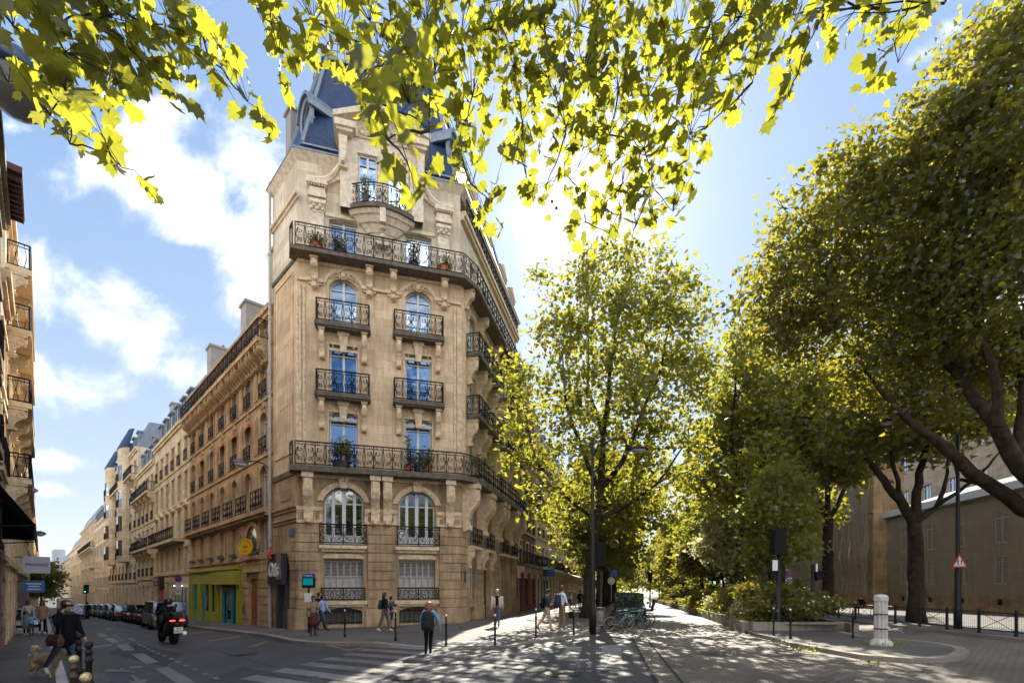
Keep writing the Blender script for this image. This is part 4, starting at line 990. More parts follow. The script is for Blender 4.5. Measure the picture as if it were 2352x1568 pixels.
# ================================================================ generic street buildings
def txt(name,body,size,parent,loc,rot,mat,ext=.006,shear=0,spacing=1,scale=None):
    c=bpy.data.curves.new(name,'FONT'); c.body=body; c.size=size; c.extrude=ext; c.align_x='CENTER'; c.align_y='CENTER'; c.shear=shear; c.space_character=spacing; c.offset=size*.015
    c.materials.append(mat); tmp=bpy.data.objects.new('tmp',c); COL.objects.link(tmp); bpy.context.view_layer.update()
    me=bpy.data.meshes.new_from_object(tmp.evaluated_get(bpy.context.evaluated_depsgraph_get())); bpy.data.objects.remove(tmp)
    o=bpy.data.objects.new(name,me); COL.objects.link(o); o.parent=parent; o.location=loc; o.rotation_euler=rot
    if scale:o.scale=scale
    return o
def hauss(label,org,ang,u0,u1,floors,nb,wallm_,trimm,H,name='apartment_building',depth=11,balc=(),rails=(),lod='far',mans=3.2,ww=1.15,glass=None,frame=None,shop=None,shopbays=None,slabm=None,group=None,dormers=True,rust=True,endwalls=(1,1),zoff=None,courses=True,shutters=False,roofm=None,cat='building'):
    """one Haussmann-type house. floors: (z_bottom, window_height, arch_rise) above its own ground"""
    ux=Vector((math.cos(ang),math.sin(ang))); iy=Vector((-ux.y,ux.x))
    c=org+ux*u0; L=u1-u0
    zs=[gz((org+ux*(u0+L*q)).x,(org+ux*(u0+L*q)).y) for q in (0,.5,1)]
    zg=zoff if zoff is not None else max(zs); below=max(zs)-min(zs)+.6
    t=thing(name,label,cat,(c.x,c.y,zg),ang,group)
    bw=L/nb; xs=[bw*(i+.5) for i in range(nb)]
    gh=floors[0][0]-.35
    ops=[(x,ww,z,h,r) for x in xs for (z,h,r) in floors]
    wb=MB(); wall(wb,0,L,gh,H,ops,.28)
    wb.build('wall',wallm_,t)
    gb=MB()
    gops=[(x,min(ww*1.25,bw*.7),.35 if i%3 else -.1,gh-1.0 if i%3 else gh-.65) for i,x in enumerate(xs)] if not shop else []
    if not shop: wall(gb,0,L,-below,gh-.002,gops,.3)
    else: gb.box(0,L,.4,.6,-below,gh-.002); gb.box(0,L,0,.4,gh-.3,gh-.002)
    if rust and not shop:
        for i in range(int((gh)/.5)):
            for a,b_ in zip([0]+[x+ww*.72 for x in xs],[x-ww*.72 for x in xs]+[L]):
                if b_-a>.25: gb.box(a+.01,b_-.01,-.04,0,i*.5,i*.5+.46)
    gb.build('ground_floor_wall',wallm_,t)
    ev=MB()
    if endwalls[0]: ev.box(-.0,.02,.005,depth,-below,H)
    if endwalls[1]: ev.box(L-.02,L,.005,depth,-below,H)
    ev.box(.03,L-.03,depth-.2,depth,-below,H); ev.build('party_wall',ST['pale'],t)
    tr=MB()
    tr.box(0,L,-.28,0,H-.28,H); tr.box(0,L,-.16,0,H-.5,H-.28); tr.box(0,L,-.12,0,gh-.05,gh+.12)
    for (z,h,r) in floors:
        if courses: tr.box(0,L,-.09,0,z-.26,z-.14)
        for x in xs:
            for sg in (-1,1): tr.box(x+sg*(ww/2+.02),x+sg*(ww/2+.14),-.05,0,z,z+h-r*.5)
            if r: 
                O=arc(x,ww+.28,z+h-r,r+.14,6); I=arc(x,ww+.02,z+h-r,r,6)
                for i in range(6): tr.ext_y([O[i],O[i+1],I[i+1],I[i]],-.07,0)
            else: tr.box(x-ww/2-.18,x+ww/2+.18,-.1,0,z+h+.02,z+h+.16)
    tr.build('stone_trim',trimm,t)
    gm=glass or GLD; fm=frame or OLDW
    for fi,(z,h,r) in enumerate(floors):
        for x in xs: window(t,x,.17,z,ww,h,r,'french' if lod=='near' else 'french',gm,fm)
        if shutters and fi%2==0:
            for x in xs[::2]:
                for sg in (-1,1):
                    s_=MB(); s_.box(x+sg*(ww/2+.03),x+sg*(ww/2+.5),-.1,-.055,z+.05,z+h); s_.build('shutter',SHUT,t)
        if fi in rails:
            for x in xs: put('railing',rail_mesh(ww+.1,.85 if lod=='near' else .9,'scroll' if lod=='near' else 'far'),t,(x-ww/2-.05,-.12,z))
        if fi in balc:
            s_=MB(); s_.box(.15,L-.15,-.75,0,z-.25,z-.03); so_=s_.build('balcony',slabm or trimm,t)
            put('railing',rail_mesh(L-.4,1.0,'scroll' if lod=='near' else 'far'),so_,(.2,-.7,z-.03))
            for sx in (.2,L-.2): put('railing',rail_mesh(.65,1.0,'far'),so_,(sx,-.69,z-.03),math.pi/2)
            for x in [q-bw/2 for q in xs]+[L-.3]: cpart(t,Vector((0,0)),0,max(x,.3),.26,z-.26,.95,.6,trimm)
    if not shop:
        for i,o in enumerate(gops):
            window(t,o[0],.2,o[2],o[1],o[3],0,'shop',GLD,[OLDW,BLK,WOOD][(i+nb)%3],name='shop_window')
    # roof
    if mans:
        rf=MB(); rf.ext_x([(.05,H+.001),(1.1,H+mans),(depth-1,H+mans+.6),(depth-.1,H+.001)][::-1],.01,L-.01)
        ro=rf.build('mansard_roof',roofm or ZINC,t)
        if dormers:
            for x in xs[::1]:
                d=MB(); d.box(x-.62,x-.42,.25,1.6,H+.3,H+2.1); d.box(x+.42,x+.62,.25,1.6,H+.3,H+2.1); d.box(x-.75,x+.75,.1,1.8,H+2.1,H+2.28); d.box(x-.42,x+.42,.4,.45,H+.35,H+2.1)
                do=d.build('dormer',roofm or ZINC,t)
                window(t,x,.32,H+.35,.84,1.7,0,'french',GLS,OLDW)
    return t
fl=lambda *a:[(z,h,r) for z,h,r in a]
LG='apartment buildings along the descending street'
# B1: ochre house with the green shop
B1=hauss('ochre stone house with green shopfront, next to the corner building',A,LANG,-22.3,-3.36,fl((4.1,1.75,.0),(6.5,2.4,.35),(9.6,2.25,.35),(12.7,2.0,.3),(15.45,1.45,.2)),7,ST['ochre'],ST['ochre'],17.35,balc=(4,),rails=(2,3),lod='near',mans=1.3,ww=1.05,shop=True,slabm=ST['ochre'],group=LG,dormers=False,frame=WHITE)
def b1extra():
    L=18.94; t=B1; bw=L/7
    # boxed iron balconies of the first floor
    s=MB(); s.box(0,L,-.5,0,6.15,6.4); s.box(0,L,-.35,0,6.0,6.15); so_=s.build('balcony',ST['ochre'],t)
    for i in range(7): put('railing',rail_mesh(1.9,1.05),so_,(bw*(i+.5)-.95,-.45,6.4))
    for i in range(7):
        x=bw*(i+.5)
        p=MB()
        for sg in (-1,1):
            for z0,z1 in ((9.8,11.9),(12.9,14.8),(6.9,9.0)):
                xx=x+sg*bw/2
                if sg<0 and i>0: continue
                xx=min(max(xx,.4),L-.4)
                p.box(xx-.3,xx+.3,-.07,0,z0-.1,z1)
                p.box(xx-.2,xx+.2,-.1,-.07,z0+.05,z1-.15)
        if p.v: p.build('pilaster',ST['ochre'],t)
        cpart(t,Vector((0,0)),0,x,.34,12.25,0,0,ST['ochre'],'cartouche')
        for k in (-.9,-.45,.45,.9): cpart(t,Vector((0,0)),0,x+k,.24,15.2,.95,.65,ST['ochre'])
        if i in (1,3,4,5): 
            b=MB(); b.ext_x([(-.02,11.85),(-.3,11.45),(-.3,11.4),(-.0,11.7)],x-.5,x+.5); b.build('orange_blind',plain('orange_blind',(.6,.17,.03),.8),t)
        pb=MB(); pb.box(x-.4,x+.4,-.28,-.05,4.02,4.22); 
        if i<5: pb.build('window_box',plain('grey_planter',(.1,.1,.1),.8),t)
    # arched entrance zone near the corner
    for sg in (-1,1):
        pass
    e=MB(); 
    wall(e,L-5.2,L-.02,-.8,3.9,[(L-3.1,1.5,-.75,3.4)],.35,y=-.03)
    for i in range(9):
        for a,b_ in ((L-5.15,L-4.0),(L-2.2,L-.05)): e.box(a,b_,-.08,-.03,-.2+i*.46,.22+i*.46)
    e.box(L-4.2,L-2.0,-.3,-.03,3.0,3.2)
    O=arc(L-3.1,2.5,4.3,1.7,12); I=arc(L-3.1,1.9,4.3,1.4,12)
    for i in range(12): e.ext_y([O[i],O[i+1],I[i+1],I[i]],-.16,-.01)
    e.ring((L-5.3,-.03,4.9),.3,.07,'y',12,0,5,sz=1.9)
    e.box(L-4.4,L-1.8,-.25,0,3.75,3.95)
    e.build('arched_portal',ST['ochre'],t)
    g=MB(); g.ext_y([(L-4.0,4.0),(L-2.2,4.0)]+arc(L-3.1,1.8,4.3,1.3,10),-.02,-.005); g.build('fanlight',GLD,t)
    d=MB(); d.box(-.74,.74,0,.08,-.75,2.65)
    for x in (-.7,.04):
        d.box(x,x+.66,-.03,0,-.5,.35); d.box(x+.1,x+.56,-.05,-.03,-.4,.25); d.box(x,x+.66,-.03,0,.5,1.9); d.box(x+.12,x+.54,-.05,-.03,.6,1.8)
    do=d.build('door',WOOD,t,(L-3.1,.1,0))
    h=MB(); h.ball((0,-.1,.35),.05,6); h.ball((0,-.08,1.5),.04,6); h.build('handle',CHROME,do)
    ib=MB(); ib.box(L-4.75,L-4.4,-.14,-.08,.6,1.05); ib.build('intercom',STEEL,t)
    # green shopfront
    GR=plain('lime_green_paint',(.4,.38,.02),.45,noise=.15,scale=3); TQ=plain('turquoise_paint',(.02,.26,.3),.4)
    Ls=L-5.35
    s=MB(); s.box(.15,Ls,-.12,.02,2.35,3.25); s.box(Ls*.6,Ls,-.38,-.12,2.3,3.15)
    for x in (.15,.9,3.0,3.5,6.4,8.2,9.2,Ls-.7,Ls-.25): s.box(x,x+.35 if x>.2 else x+.3,-.14,.0,-.9,2.35)
    s.box(.15,9.2,-.1,.05,-.9,.35); s.box(.1,Ls+.02,-.3,.0,3.25,3.42)
    so_=s.build('shopfront',GR,t)
    for a,b_,zb in ((.5,3.0,.35),(3.85,6.4,.35),(6.75,9.2,.35),(9.55,Ls-.7,-.6)):
        g=MB(); g.box(a,b_,.05,.07,zb,2.35); g.build('shop_pane',GLD,so_)
    q=MB(); q.box(1.9,2.1,-.16,-.05,-.6,2.3); q.build('turquoise_post',TQ,so_); q=MB(); q.box(4.7,4.95,-.16,-.05,-.6,2.3); q.build('turquoise_post',TQ,so_)
    q=MB(); q.box(9.6,9.75,-.1,.02,-.6,2.1); q.box(11.6,11.75,-.1,.02,-.6,2.1); q.box(9.76,11.59,-.1,.02,-.62,-.5); q.build('turquoise_frame',TQ,so_)
    q=MB(); q.box(9.76,12.2,-.12,.04,2.0,2.34); q.build('roller_box',plain('grey_roller',(.1,.09,.08),.6),so_)
    # parapet wall above the top balcony with stained render
b1extra()
# chimneys over B1 and beyond
for s0,y0,z1,lab,pp in ((6.3,1.2,22.0,'grey and white chimney stack with two red pots above the ochre house',2),(12.8,1.4,21.5,'white chimney stack with metal cowl over the ochre house middle',1),(21.2,1.2,21.3,'chimney with mushroom cowls at the far end of the ochre house',2),(30,1.5,20.3,'small chimney on the zinc roof of the second house',2),(37.5,1.4,21,'chimney with red pot at the end of the second house',2),(49,1.5,20,'dark chimney beyond the third house',3),(78,2,20,'tall chimney row above the curved house',4),(84,2,17.5,'pale chimney past the curved house',3),(104,2,16.5,'chimney stack half way down the street',4),(140,2,13,'distant chimney stack near the street end',5)):
    chimney(lab,A,LANG,-s0-1.2,-s0,y0,y0+4.2,14 if s0<100 else 8,z1+.2,pp)
B2=hauss('cream stone house with pediments and wide second floor balcony beside the ochre house',A,LANG,-38,-22.32,fl((4.1,1.9,0),(7.0,2.3,0),(10.1,2.2,0),(13.2,2.0,0)),6,ST['cream'],ST['cream'],16.9,rails=(3,),balc=(),mans=3.4,ww=1.05,group=LG,shutters=False)
b=MB(); b.box(1.5,13.5,-.85,0,6.5,6.75); bo=b.build('balcony',ST['cream'],B2); put('railing',rail_mesh(11.6,1.0,'far'),bo,(1.7,-.8,6.75))
for i in range(6):
    pm=MB(); x=15.68/6*(i+.5); pm.ext_y([(x-.8,9.45),(x+.8,9.45),(x,9.95)],-.2,0); pm.build('pediment',ST['cream'],B2)
sg_=MB(); sg_.box(2.0,5.2,-.45,-.05,2.7,3.6); sgo=sg_.build('shop_sign',plain('plum_fascia',(.05,.01,.02),.5),B2); txt('sign_lettering','RESTAURANT',.34,sgo,(3.6,-.47,3.32),(math.pi/2,0,0),OLDW); txt('sign_lettering','INDIEN',.3,sgo,(3.6,-.47,2.93),(math.pi/2,0,0),OLDW)
og=MB(); 
for k in range(4): og.box(1.9+k*.9,2.4+k*.9,-.06,0,-.2,2.5)
og.build('orange_shopfront',plain('orange_varnish',(.5,.17,.02),.5),B2)
wc=MB(); wc.box(9.6,15.5,-.07,0,-.4,3.4); wc.build('white_cladding',plain('white_tiles',(.55,.53,.5),.4),B2)
for k in range(4): g=MB(); g.box(10.4+k*1.3,10.75+k*1.3,-.12,-.07,-.3,2.6); g.build('dark_window_strip',GLD,B2)
LB=plain('lit_bulb',(1,.75,.5),.4,emit=1.6)
for k in range(3): g=MB(); g.ball((11.2+k*1.5,-.3,2.75),.06,8); g.build('lit_globe',LB,B2)
B3=hauss('narrow cream house with planted top balcony, third from the corner',A,LANG,-49.3,-38.02,fl((4.2,1.8,0),(7.2,2.1,0),(10.2,2.0,0),(13.1,1.9,0)),4,ST['cream'],ST['cream'],16.4,rails=(0,2),balc=(1,3),mans=3.0,group=LG)
B4=hauss('tall pale stone house with rounded bays and hanging plants, fourth from the corner',A,LANG,-79,-49.32,fl((4.2,1.9,0),(7.4,2.1,.2),(10.6,2.1,.2),(13.8,2.0,.2),(17,1.8,0)),8,ST['cream'],ST['cream'],20.3,rails=(0,1,2,3),balc=(4,),mans=3.2,group=LG)
for x0 in (6,21):
    bb=MB(); P=[(x0+2.2*math.cos(math.pi+math.pi*i/8),1.0*math.sin(math.pi+math.pi*i/8)-.05) for i in range(9)]; bb.ext_z(P,6.6,21.5); bo=bb.build('bow_window',ST['cream'],B4)
    for z in (7.4,10.6,13.8,17.2):
        g=MB(); g.box(x0-.55,x0+.55,-1.1,-1.0,z,z+2); g.build('pane',GLD,bo)
        for sx in (-1,1): g=MB(); g.box(-.4,.4,-.03,.03,z,z+2); g.build('pane',GLD,bo,(x0+sx*1.5,-.74,0),sx*.75)
        rl=put('railing',rail_mesh(1.6,.9,'far'),bo,(x0-.8,-1.15,z))
    rr=MB(); rr.hull2([(p[0],p[1]-.1) for p in P],[(x0+(p[0]-x0)*.6,p[1]*.5+.6) for p in P],21.51,24.3); rr.build('turret_roof',SLATE,B4)
B5=hauss('white rendered house with regular shutters beyond the curved house',A,LANG,-105,-79.02,fl((3.9,1.8,0),(6.9,1.9,0),(9.9,1.9,0),(12.9,1.8,0)),9,ST['pale'],ST['pale'],16.2,rails=(),balc=(),mans=2.8,group=LG,shutters=True,ww=1.0)
B6=hauss('pale house with one top balcony lower down the street',A,LANG,-142,-105.02,fl((3.9,1.8,0),(6.9,1.9,0),(9.9,1.9,0),(12.9,1.8,0),(15.7,1.7,0)),12,ST['pale'],ST['cream'],18.4,balc=(3,),mans=3,group=LG,dormers=False)
B7=hauss('long pale block near the bottom of the street',A,LANG,-190,-142.02,fl((3.9,1.8,0),(6.9,1.9,0),(9.9,1.9,0),(12.9,1.8,0)),14,ST['pale'],ST['pale'],16.8,mans=3,group=LG,dormers=False,rust=False)
B8=hauss('last pale building closing the right side of the descending street',A,LANG,-262,-190.02,fl((3.9,1.8,0),(6.9,1.9,0),(9.9,1.9,0),(12.9,1.8,0)),18,ST['cream'],ST['pale'],16.5,mans=3,group=LG,dormers=False,rust=False)
# ---- left side of the descending street
RG='apartment buildings on the left side of the street'
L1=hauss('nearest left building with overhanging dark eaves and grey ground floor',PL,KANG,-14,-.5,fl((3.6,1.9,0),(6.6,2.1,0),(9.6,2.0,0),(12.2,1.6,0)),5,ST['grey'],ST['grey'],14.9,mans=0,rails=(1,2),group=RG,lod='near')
e=MB(); e.box(10.6,13.4,-.62,0,14.9,15.1); 
for k in range(9): e.box(10.8+k*.3,10.9+k*.3,-.6,0,14.75,14.9)
e.build('eaves',plain('dark_red_eaves',(.07,.02,.015),.7),L1)
L2=hauss('slim brick and stone building behind the first left one',PL,KANG,-.48,3,fl((3.6,1.9,0),(6.6,2.1,0),(9.6,2.0,0)),2,ST['bandbrick'],ST['cream'],13.4,mans=2,rails=(1,),group=RG,dormers=False)
L3=hauss('left building with four stacked stone balconies over the pavement',PL,KANG,3.02,14,fl((3.6,2,0),(6.8,2.1,0),(9.9,2.1,0),(12.9,1.9,0),(15.4,1.6,0)),4,ST['cream'],ST['cream'],17.6,balc=(1,2,3,4),mans=2,group=RG,dormers=False)
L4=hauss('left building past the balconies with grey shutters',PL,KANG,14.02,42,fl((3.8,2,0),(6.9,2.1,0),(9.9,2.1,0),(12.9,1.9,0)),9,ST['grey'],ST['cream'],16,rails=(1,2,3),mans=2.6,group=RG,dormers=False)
L5=hauss('left building halfway down the street with a shop awning',PL,KANG,42.02,90,fl((3.8,2,0),(6.9,2.1,0),(9.9,2.1,0)),14,ST['cream'],ST['cream'],13.5,mans=2.6,group=RG,dormers=False,rust=False)
L6=hauss('white domed building far down on the left of the street',PL,KANG,90.02,190,fl((3.8,2,0),(6.9,2.1,0),(9.9,2.1,0)),22,ST['pale'],ST['pale'],13.5,mans=2.6,group=RG,dormers=False,rust=False)
def kpt(t,o,z=0): p=PL+KDIR*t+KN*o; return Vector((p.x,p.y,z))
# rusticated grey ground-floor details at the left edge
# black awning
aw=thing('black_awning','large black fabric awning hanging over the left pavement','awning',tuple(kpt(-2.5,0,2.3)),KANG)
m_=MB(); m_.add([(-4.6,-.02,2.6),(2.2,-.02,2.6),(2.2,-.92,1.25),(-4.6,-.92,1.25)],[(0,1,2,3)]); m_.add([(2.2,-.02,2.6),(2.2,-.92,1.25),(2.2,-.02,1.25)],[(0,1,2)])
m_.box(-4.6,2.2,-.95,-.92,.85,1.25); m_.build('canopy',plain('black_canvas',(.012,.012,.012),.8),aw)
for x in (-4.5,2.15): m_=MB(); m_.tube([(x,-.02,1.1),(x,-.9,1.2)],.02,5); m_.build('awning_arm',IRON,aw)
# projecting shop signs on the left pavement
def projsign(label,t,o0,o1,z0,z1,mat,words,tm,org=PL,dirv=KDIR,nn=KN,ang=KANG,sz=.2,cat='sign'):
    p=org+dirv*t+nn*((o0+o1)/2); zz=(z0+z1)/2
    s=thing('shop_sign',label,cat,(p.x,p.y,zz),0)
    fx=math.atan2(nn.y,nn.x)
    b=MB(); w=(o1-o0)/2; b.box(-w,w,-.05,.05,z0-zz,z1-zz); b.build('panel',mat,s,(0,0,0),fx)
    for i,wd in enumerate(words): 
        dz=(len(words)-1)/2-i
        # readable from the viewer's side of the street
        vd=-dirv; a=math.atan2(vd.y,vd.x)+math.pi/2
        txt('lettering',wd,sz,s,(vd.x*.058,vd.y*.058,dz*sz*1.15),(math.pi/2,0,a),tm)
    br=MB(); br.tube([(-w,0,0),(-o0-w-(0),0,0)] if False else [(-w-.01,0,z1-zz-.05),(-w-abs(o0)-.02,0,z1-zz-.05)],.02,5); br.build('bracket',IRON,s,(0,0,0),fx)
    return s
PURP=plain('purple_ink',(.12,.02,.1),.6)
projsign('grey PRESSING shop sign sticking out over the left pavement',9.5,.35,1.35,2.55,3.4,plain('grey_sign_panel',(.4,.43,.52),.5),['PRESSING'],PURP,sz=.19)
projsign('small blue shop sign below the grey PRESSING sign',12.5,.3,1.15,1.55,2.2,plain('blue_sign_panel',(.02,.12,.4),.5),[],WHITE,sz=.15)
bp_=[o for o in COL.objects if o.name.startswith('shop_sign') and o.get('label','').startswith('small blue')][0]
vd_=-KDIR; fx_=math.atan2(KN.y,KN.x)
for z_,w_b in ((.12,.3),(-.02,.22),(-.18,.26)): g=MB(); g.box(-w_b,w_b,-.06,-.052,z_,z_+.06); g.box(-w_b,w_b,.052,.06,z_,z_+.06); g.build('white_stripe',WHITE,bp_,(0,0,0),fx_)
# ---- boulevard side beyond the corner building
VG='buildings along the boulevard beyond the corner building'
zb=lambda s:None
V1=hauss('dark red brick building with deep stone balconies next to the corner building',B,BANG,13.42,22,fl((4.0,1.9,0),(7.0,2.2,.2),(10.2,2.1,.2),(13.3,2.0,0),(16.2,1.8,0)),3,ST['brick'],ST['trim'],18.6,balc=(0,2),rails=(1,3),mans=3.2,group=VG,slabm=ST['slab'])
V2=hauss('cream building with blue ground floor bicycle shop on the boulevard',B,BANG,22.02,38,fl((4.2,2.1,.2),(7.3,2.1,0),(10.4,2.1,0),(13.5,1.9,0)),6,ST['cream'],ST['cream'],16.6,balc=(0,3),rails=(1,2),mans=3,group=VG)
bf=MB(); bf.box(1.0,7.0,-.14,-.05,-.3,.6); bf.box(1.0,7.0,-.2,-.05,2.9,3.5)
for x in (1.0,2.9,4.8,6.7): bf.box(x,x+.3,-.15,-.05,.6,2.9)
bf.build('blue_shopfront',plain('petrol_blue_paint',(.015,.08,.13),.4),V2)
V3=hauss('cream building with pale awning further along the boulevard',B,BANG,38.02,62,fl((4.2,2.1,.2),(7.3,2.1,0),(10.4,2.1,0),(13.5,1.9,0)),8,ST['cream'],ST['cream'],16.9,balc=(0,),rails=(1,2,3),mans=3,group=VG)
V4=hauss('grey cream building with long balconies beyond the awning',B,BANG,62.02,100,fl((4.2,2.1,.2),(7.3,2.1,0),(10.4,2.1,0),(13.5,1.9,0)),12,ST['cream'],ST['trim'],17,balc=(0,3),rails=(1,2),mans=3,group=VG,dormers=False)
V5=hauss('last visible building at the far end of the boulevard',B,BANG,100.02,170,fl((4.2,2.1,0),(7.3,2.1,0),(10.4,2.1,0),(13.5,1.9,0)),18,ST['pale'],ST['pale'],17,mans=3,group=VG,dormers=False,rust=False)
BNO=Vector((BD.y,-BD.x))
projsign('blue VELO sign above the bicycle shop',24.5,.3,1.5,2.9,4.1,plain('velo_blue',(.015,.1,.22),.4),['VELO',''],WHITE,org=B,dirv=BD,nn=BNO,sz=.42)
aw2=thing('cream_awning','cream awning over the pavement in front of the boulevard cafe','awning',tuple((B+BD*44+BNO*0))+(3.0,),BANG)
m_=MB(); m_.add([(-4,-.0,.9),(4,-.0,.9),(4,-2.4,.1),(-4,-2.4,.1)],[(0,1,2,3)]); m_.box(-4,4,-2.42,-2.38,-.25,.1); m_.build('canopy',plain('cream_canvas',(.5,.42,.32),.8),aw2)
rf_=MB(); rf_.box(-.02,.02,-.5,-.02,1.0,1.03); rf_.tube([(0,-.05,1.0),(0,-.8,1.9)],.02,5); rf_.build('flag_pole',IRON,aw2,(-3,0,0)); rf_=MB(); rf_.add([(0,-.3,1.3),(0,-.8,1.9),(.1,-1.0,1.3),(.05,-.6,.8)],[(0,1,2,3)]); rf_.build('red_flag',plain('red_cloth',(.5,.01,.02),.8),aw2,(-3,0,0))
# chimneys / tall dormer roofs over the boulevard wing
chimney('thin chimney above the boulevard wing of the corner building',B,BANG,6.4,7.2,1.2,3.2,20,26.3,3)
chimney('white chimney at the far end of the boulevard wing',B,BANG,12.2,13.2,1.5,5,20,25.2,3)
chimney('chimney over the red brick building',B,BANG,21,22,2,5,18,23.5,3)
# ================================================================ right side: netted school wall
WP=Vector((33.8,32.0)); WDIR=Vector((.139,.990)); WANG=math.atan2(-.990,-.139)      # u runs from far to near; outward = street
def wp(s): return WP+WDIR*s
NETM,tn,bn=nt('debris_netting')
def netmat():
    t=tn; t.nodes.remove(bn)
    tc=N(t,'ShaderNodeTexCoord'); sp=N(t,'ShaderNodeSeparateXYZ'); t.links.new(tc.outputs['Object'],sp.inputs[0])
    no=N(t,'ShaderNodeTexNoise',i_Scale=.6,i_Detail=3.0); t.links.new(tc.outputs['Object'],no.inputs['Vector'])
    def band(o,s):
        a=N(t,'ShaderNodeMath',operation='MULTIPLY_ADD',i_1=.25); t.links.new(no.outputs[0],a.inputs[0]); t.links.new(o,a.inputs[2])
        m=N(t,'ShaderNodeMath',operation='MULTIPLY',i_1=s); t.links.new(a.outputs[0],m.inputs[0])
        f=N(t,'ShaderNodeMath',operation='FRACT'); t.links.new(m.outputs[0],f.inputs[0])
        g=N(t,'ShaderNodeMath',operation='LESS_THAN',i_1=.37); t.links.new(f.outputs[0],g.inputs[0]); return g.outputs[0]
    mx=N(t,'ShaderNodeMath',operation='MAXIMUM'); t.links.new(band(sp.outputs[0],6.5),mx.inputs[0]); t.links.new(band(sp.outputs[2],6.5),mx.inputs[1])
    d=N(t,'ShaderNodeBsdfDiffuse'); d.inputs[0].default_value=(.33,.28,.2,1); l=N(t,'ShaderNodeBsdfTranslucent'); l.inputs[0].default_value=(.3,.28,.25,1)
    ms=N(t,'ShaderNodeMixShader',i_0=.35); t.links.new(d.outputs[0],ms.inputs[1]); t.links.new(l.outputs[0],ms.inputs[2])
    tr=N(t,'ShaderNodeBsdfTransparent'); m2=N(t,'ShaderNodeMixShader'); t.links.new(mx.outputs[0],m2.inputs[0]); t.links.new(tr.outputs[0],m2.inputs[1]); t.links.new(ms.outputs[0],m2.inputs[2])
    t.links.new(m2.outputs[0],t.nodes['Material Output'].inputs[0])
netmat()
def school():
    # low wing: u from -13.8 (far, at s=13.8) to +16 (near, beyond the frame)
    t=thing('low_school_wing','long low stone school wing wrapped in netting under a zinc roof','building',(*wp(0),0),WANG)
    xs=[-12+3.4*i for i in range(9)]
    w=MB(); wall(w,-13.8,18,-.8,8.3,[(x,1.25,4.9,2.2) for x in xs]+[(x,1.35,2.0,2.0) for x in xs]+[(x,.55,.55,.42) for x in xs],.3)
    for z in (1.45,4.45,7.9): w.box(-13.8,18,-.07,0,z,z+.14)
    w.box(-13.8,18,-.1,0,-.8,.42)
    w.build('wall',ST['wallr'],t)
    for x in xs:
        window(t,x,.2,4.9,1.25,2.2,0,'french',GLD,OLDW); window(t,x,.2,2.0,1.35,2.0,0,'french',GLD,OLDW)
        v=MB(); v.box(x-.28,x+.28,.15,.18,.55,.97); 
        for k in range(4): v.box(x-.26,x+.26,.08,.1,.6+k*.09,.63+k*.09)
        v.build('air_vent',IRON,t)
    r=MB(); r.ext_x([(-.55,8.35),(-.55,8.75),(5,10.6),(9,10.6),(9,8.35)][::-1],-13.8,18); r.build('roof',ZINC,t)
    g=MB(); g.box(-13.8,18,-.62,-.55,8.3,8.85); g.build('gutter',plain('white_gutter',(.42,.42,.42),.5),t)
    bk=MB(); bk.box(-13.8,18,9.0,9.2,-.8,8.3); bk.build('rear_wall',ST['wallr'],t)
    # tall netted pavilion
    t2=thing('netted_pavilion','taller stone pavilion fully draped in grey netting behind the plane trees','building',(*wp(13.8),0),WANG)
    w=MB(); xs2=[-2.3-3.3*i for i in range(13)]
    wall(w,-45,0,-.8,14,[(x,1.3,2.0,2.1) for x in xs2]+[(x,1.3,5.6,2.3) for x in xs2]+[(x,1.2,9.8,2.2) for x in xs2]+[(x,.5,.5,.45) for x in xs2],.3,y=-1.4)
    for z in (1.45,4.8,8.9): w.box(-45,.0,-1.5,-1.4,z,z+.18)
    for k in range(16): w.box(-.9,0.02,-1.47,-1.4,.5+k*.5,.95+k*.5)
    w.box(-.02,0,-1.399,1.2,-.8,14); w.box(-45,-44.9,-1.399,8,-.8,14)
    w.build('wall',ST['wallr'],t2)
    for x in xs2:
        for z,h in ((2.0,2.1),(5.6,2.3),(9.8,2.2)): window(t2,x,-1.2,z,1.3 if z<9 else 1.2,h,0,'french',GLD,OLDW)
    r=MB(); r.box(-45.3,.1,-1.9,1.2,14.001,14.3); r.build('roof',ZINC,t2)
    # netting hung from the eaves, a few folds
    def net(name,label,u0,u1,z0,z1,off,parent_loc,fold,side=None):
        m=MB(); nu=int((u1-u0)/.22); nz=14; vs=[]
        for j in range(nz+1):
            for i in range(nu+1):
                u=u0+(u1-u0)*i/nu; z=z0+(z1-z0)*j/nz
                y=off-fold*(.5+.5*math.sin(u*5.1+math.sin(u*1.7)*2))*(.35+.65*(1-j/nz))-.25*fold*math.sin(u*11+z)-(.35*math.exp(-((z-5.2)/.5)**2) if fold>.1 else 0)
                zz=z+(.12*math.sin(u*1.9)+.08*math.sin(u*4.3) if j==0 else 0)
                vs.append((u,y,zz))
        m.add(vs,[(j*(nu+1)+i,j*(nu+1)+i+1,(j+1)*(nu+1)+i+1,(j+1)*(nu+1)+i) for j in range(nz) for i in range(nu)])
        o=m.build(name,NETM,None,parent_loc,WANG,smooth=True); tag(o,label,'netting'); return o
    net('scaffold_netting','fine grey netting hung down the long low school wing',-13.5,18,1.15,8.4,-.3,(*wp(0),0),.06)
    net('scaffold_netting','pleated grey netting draped down the taller pavilion',-45,-.1,1.2,13.9,-1.75,(*wp(13.8),0),.45)
    # high ashlar building behind
    o=WP+Vector((.99,-.139))*13
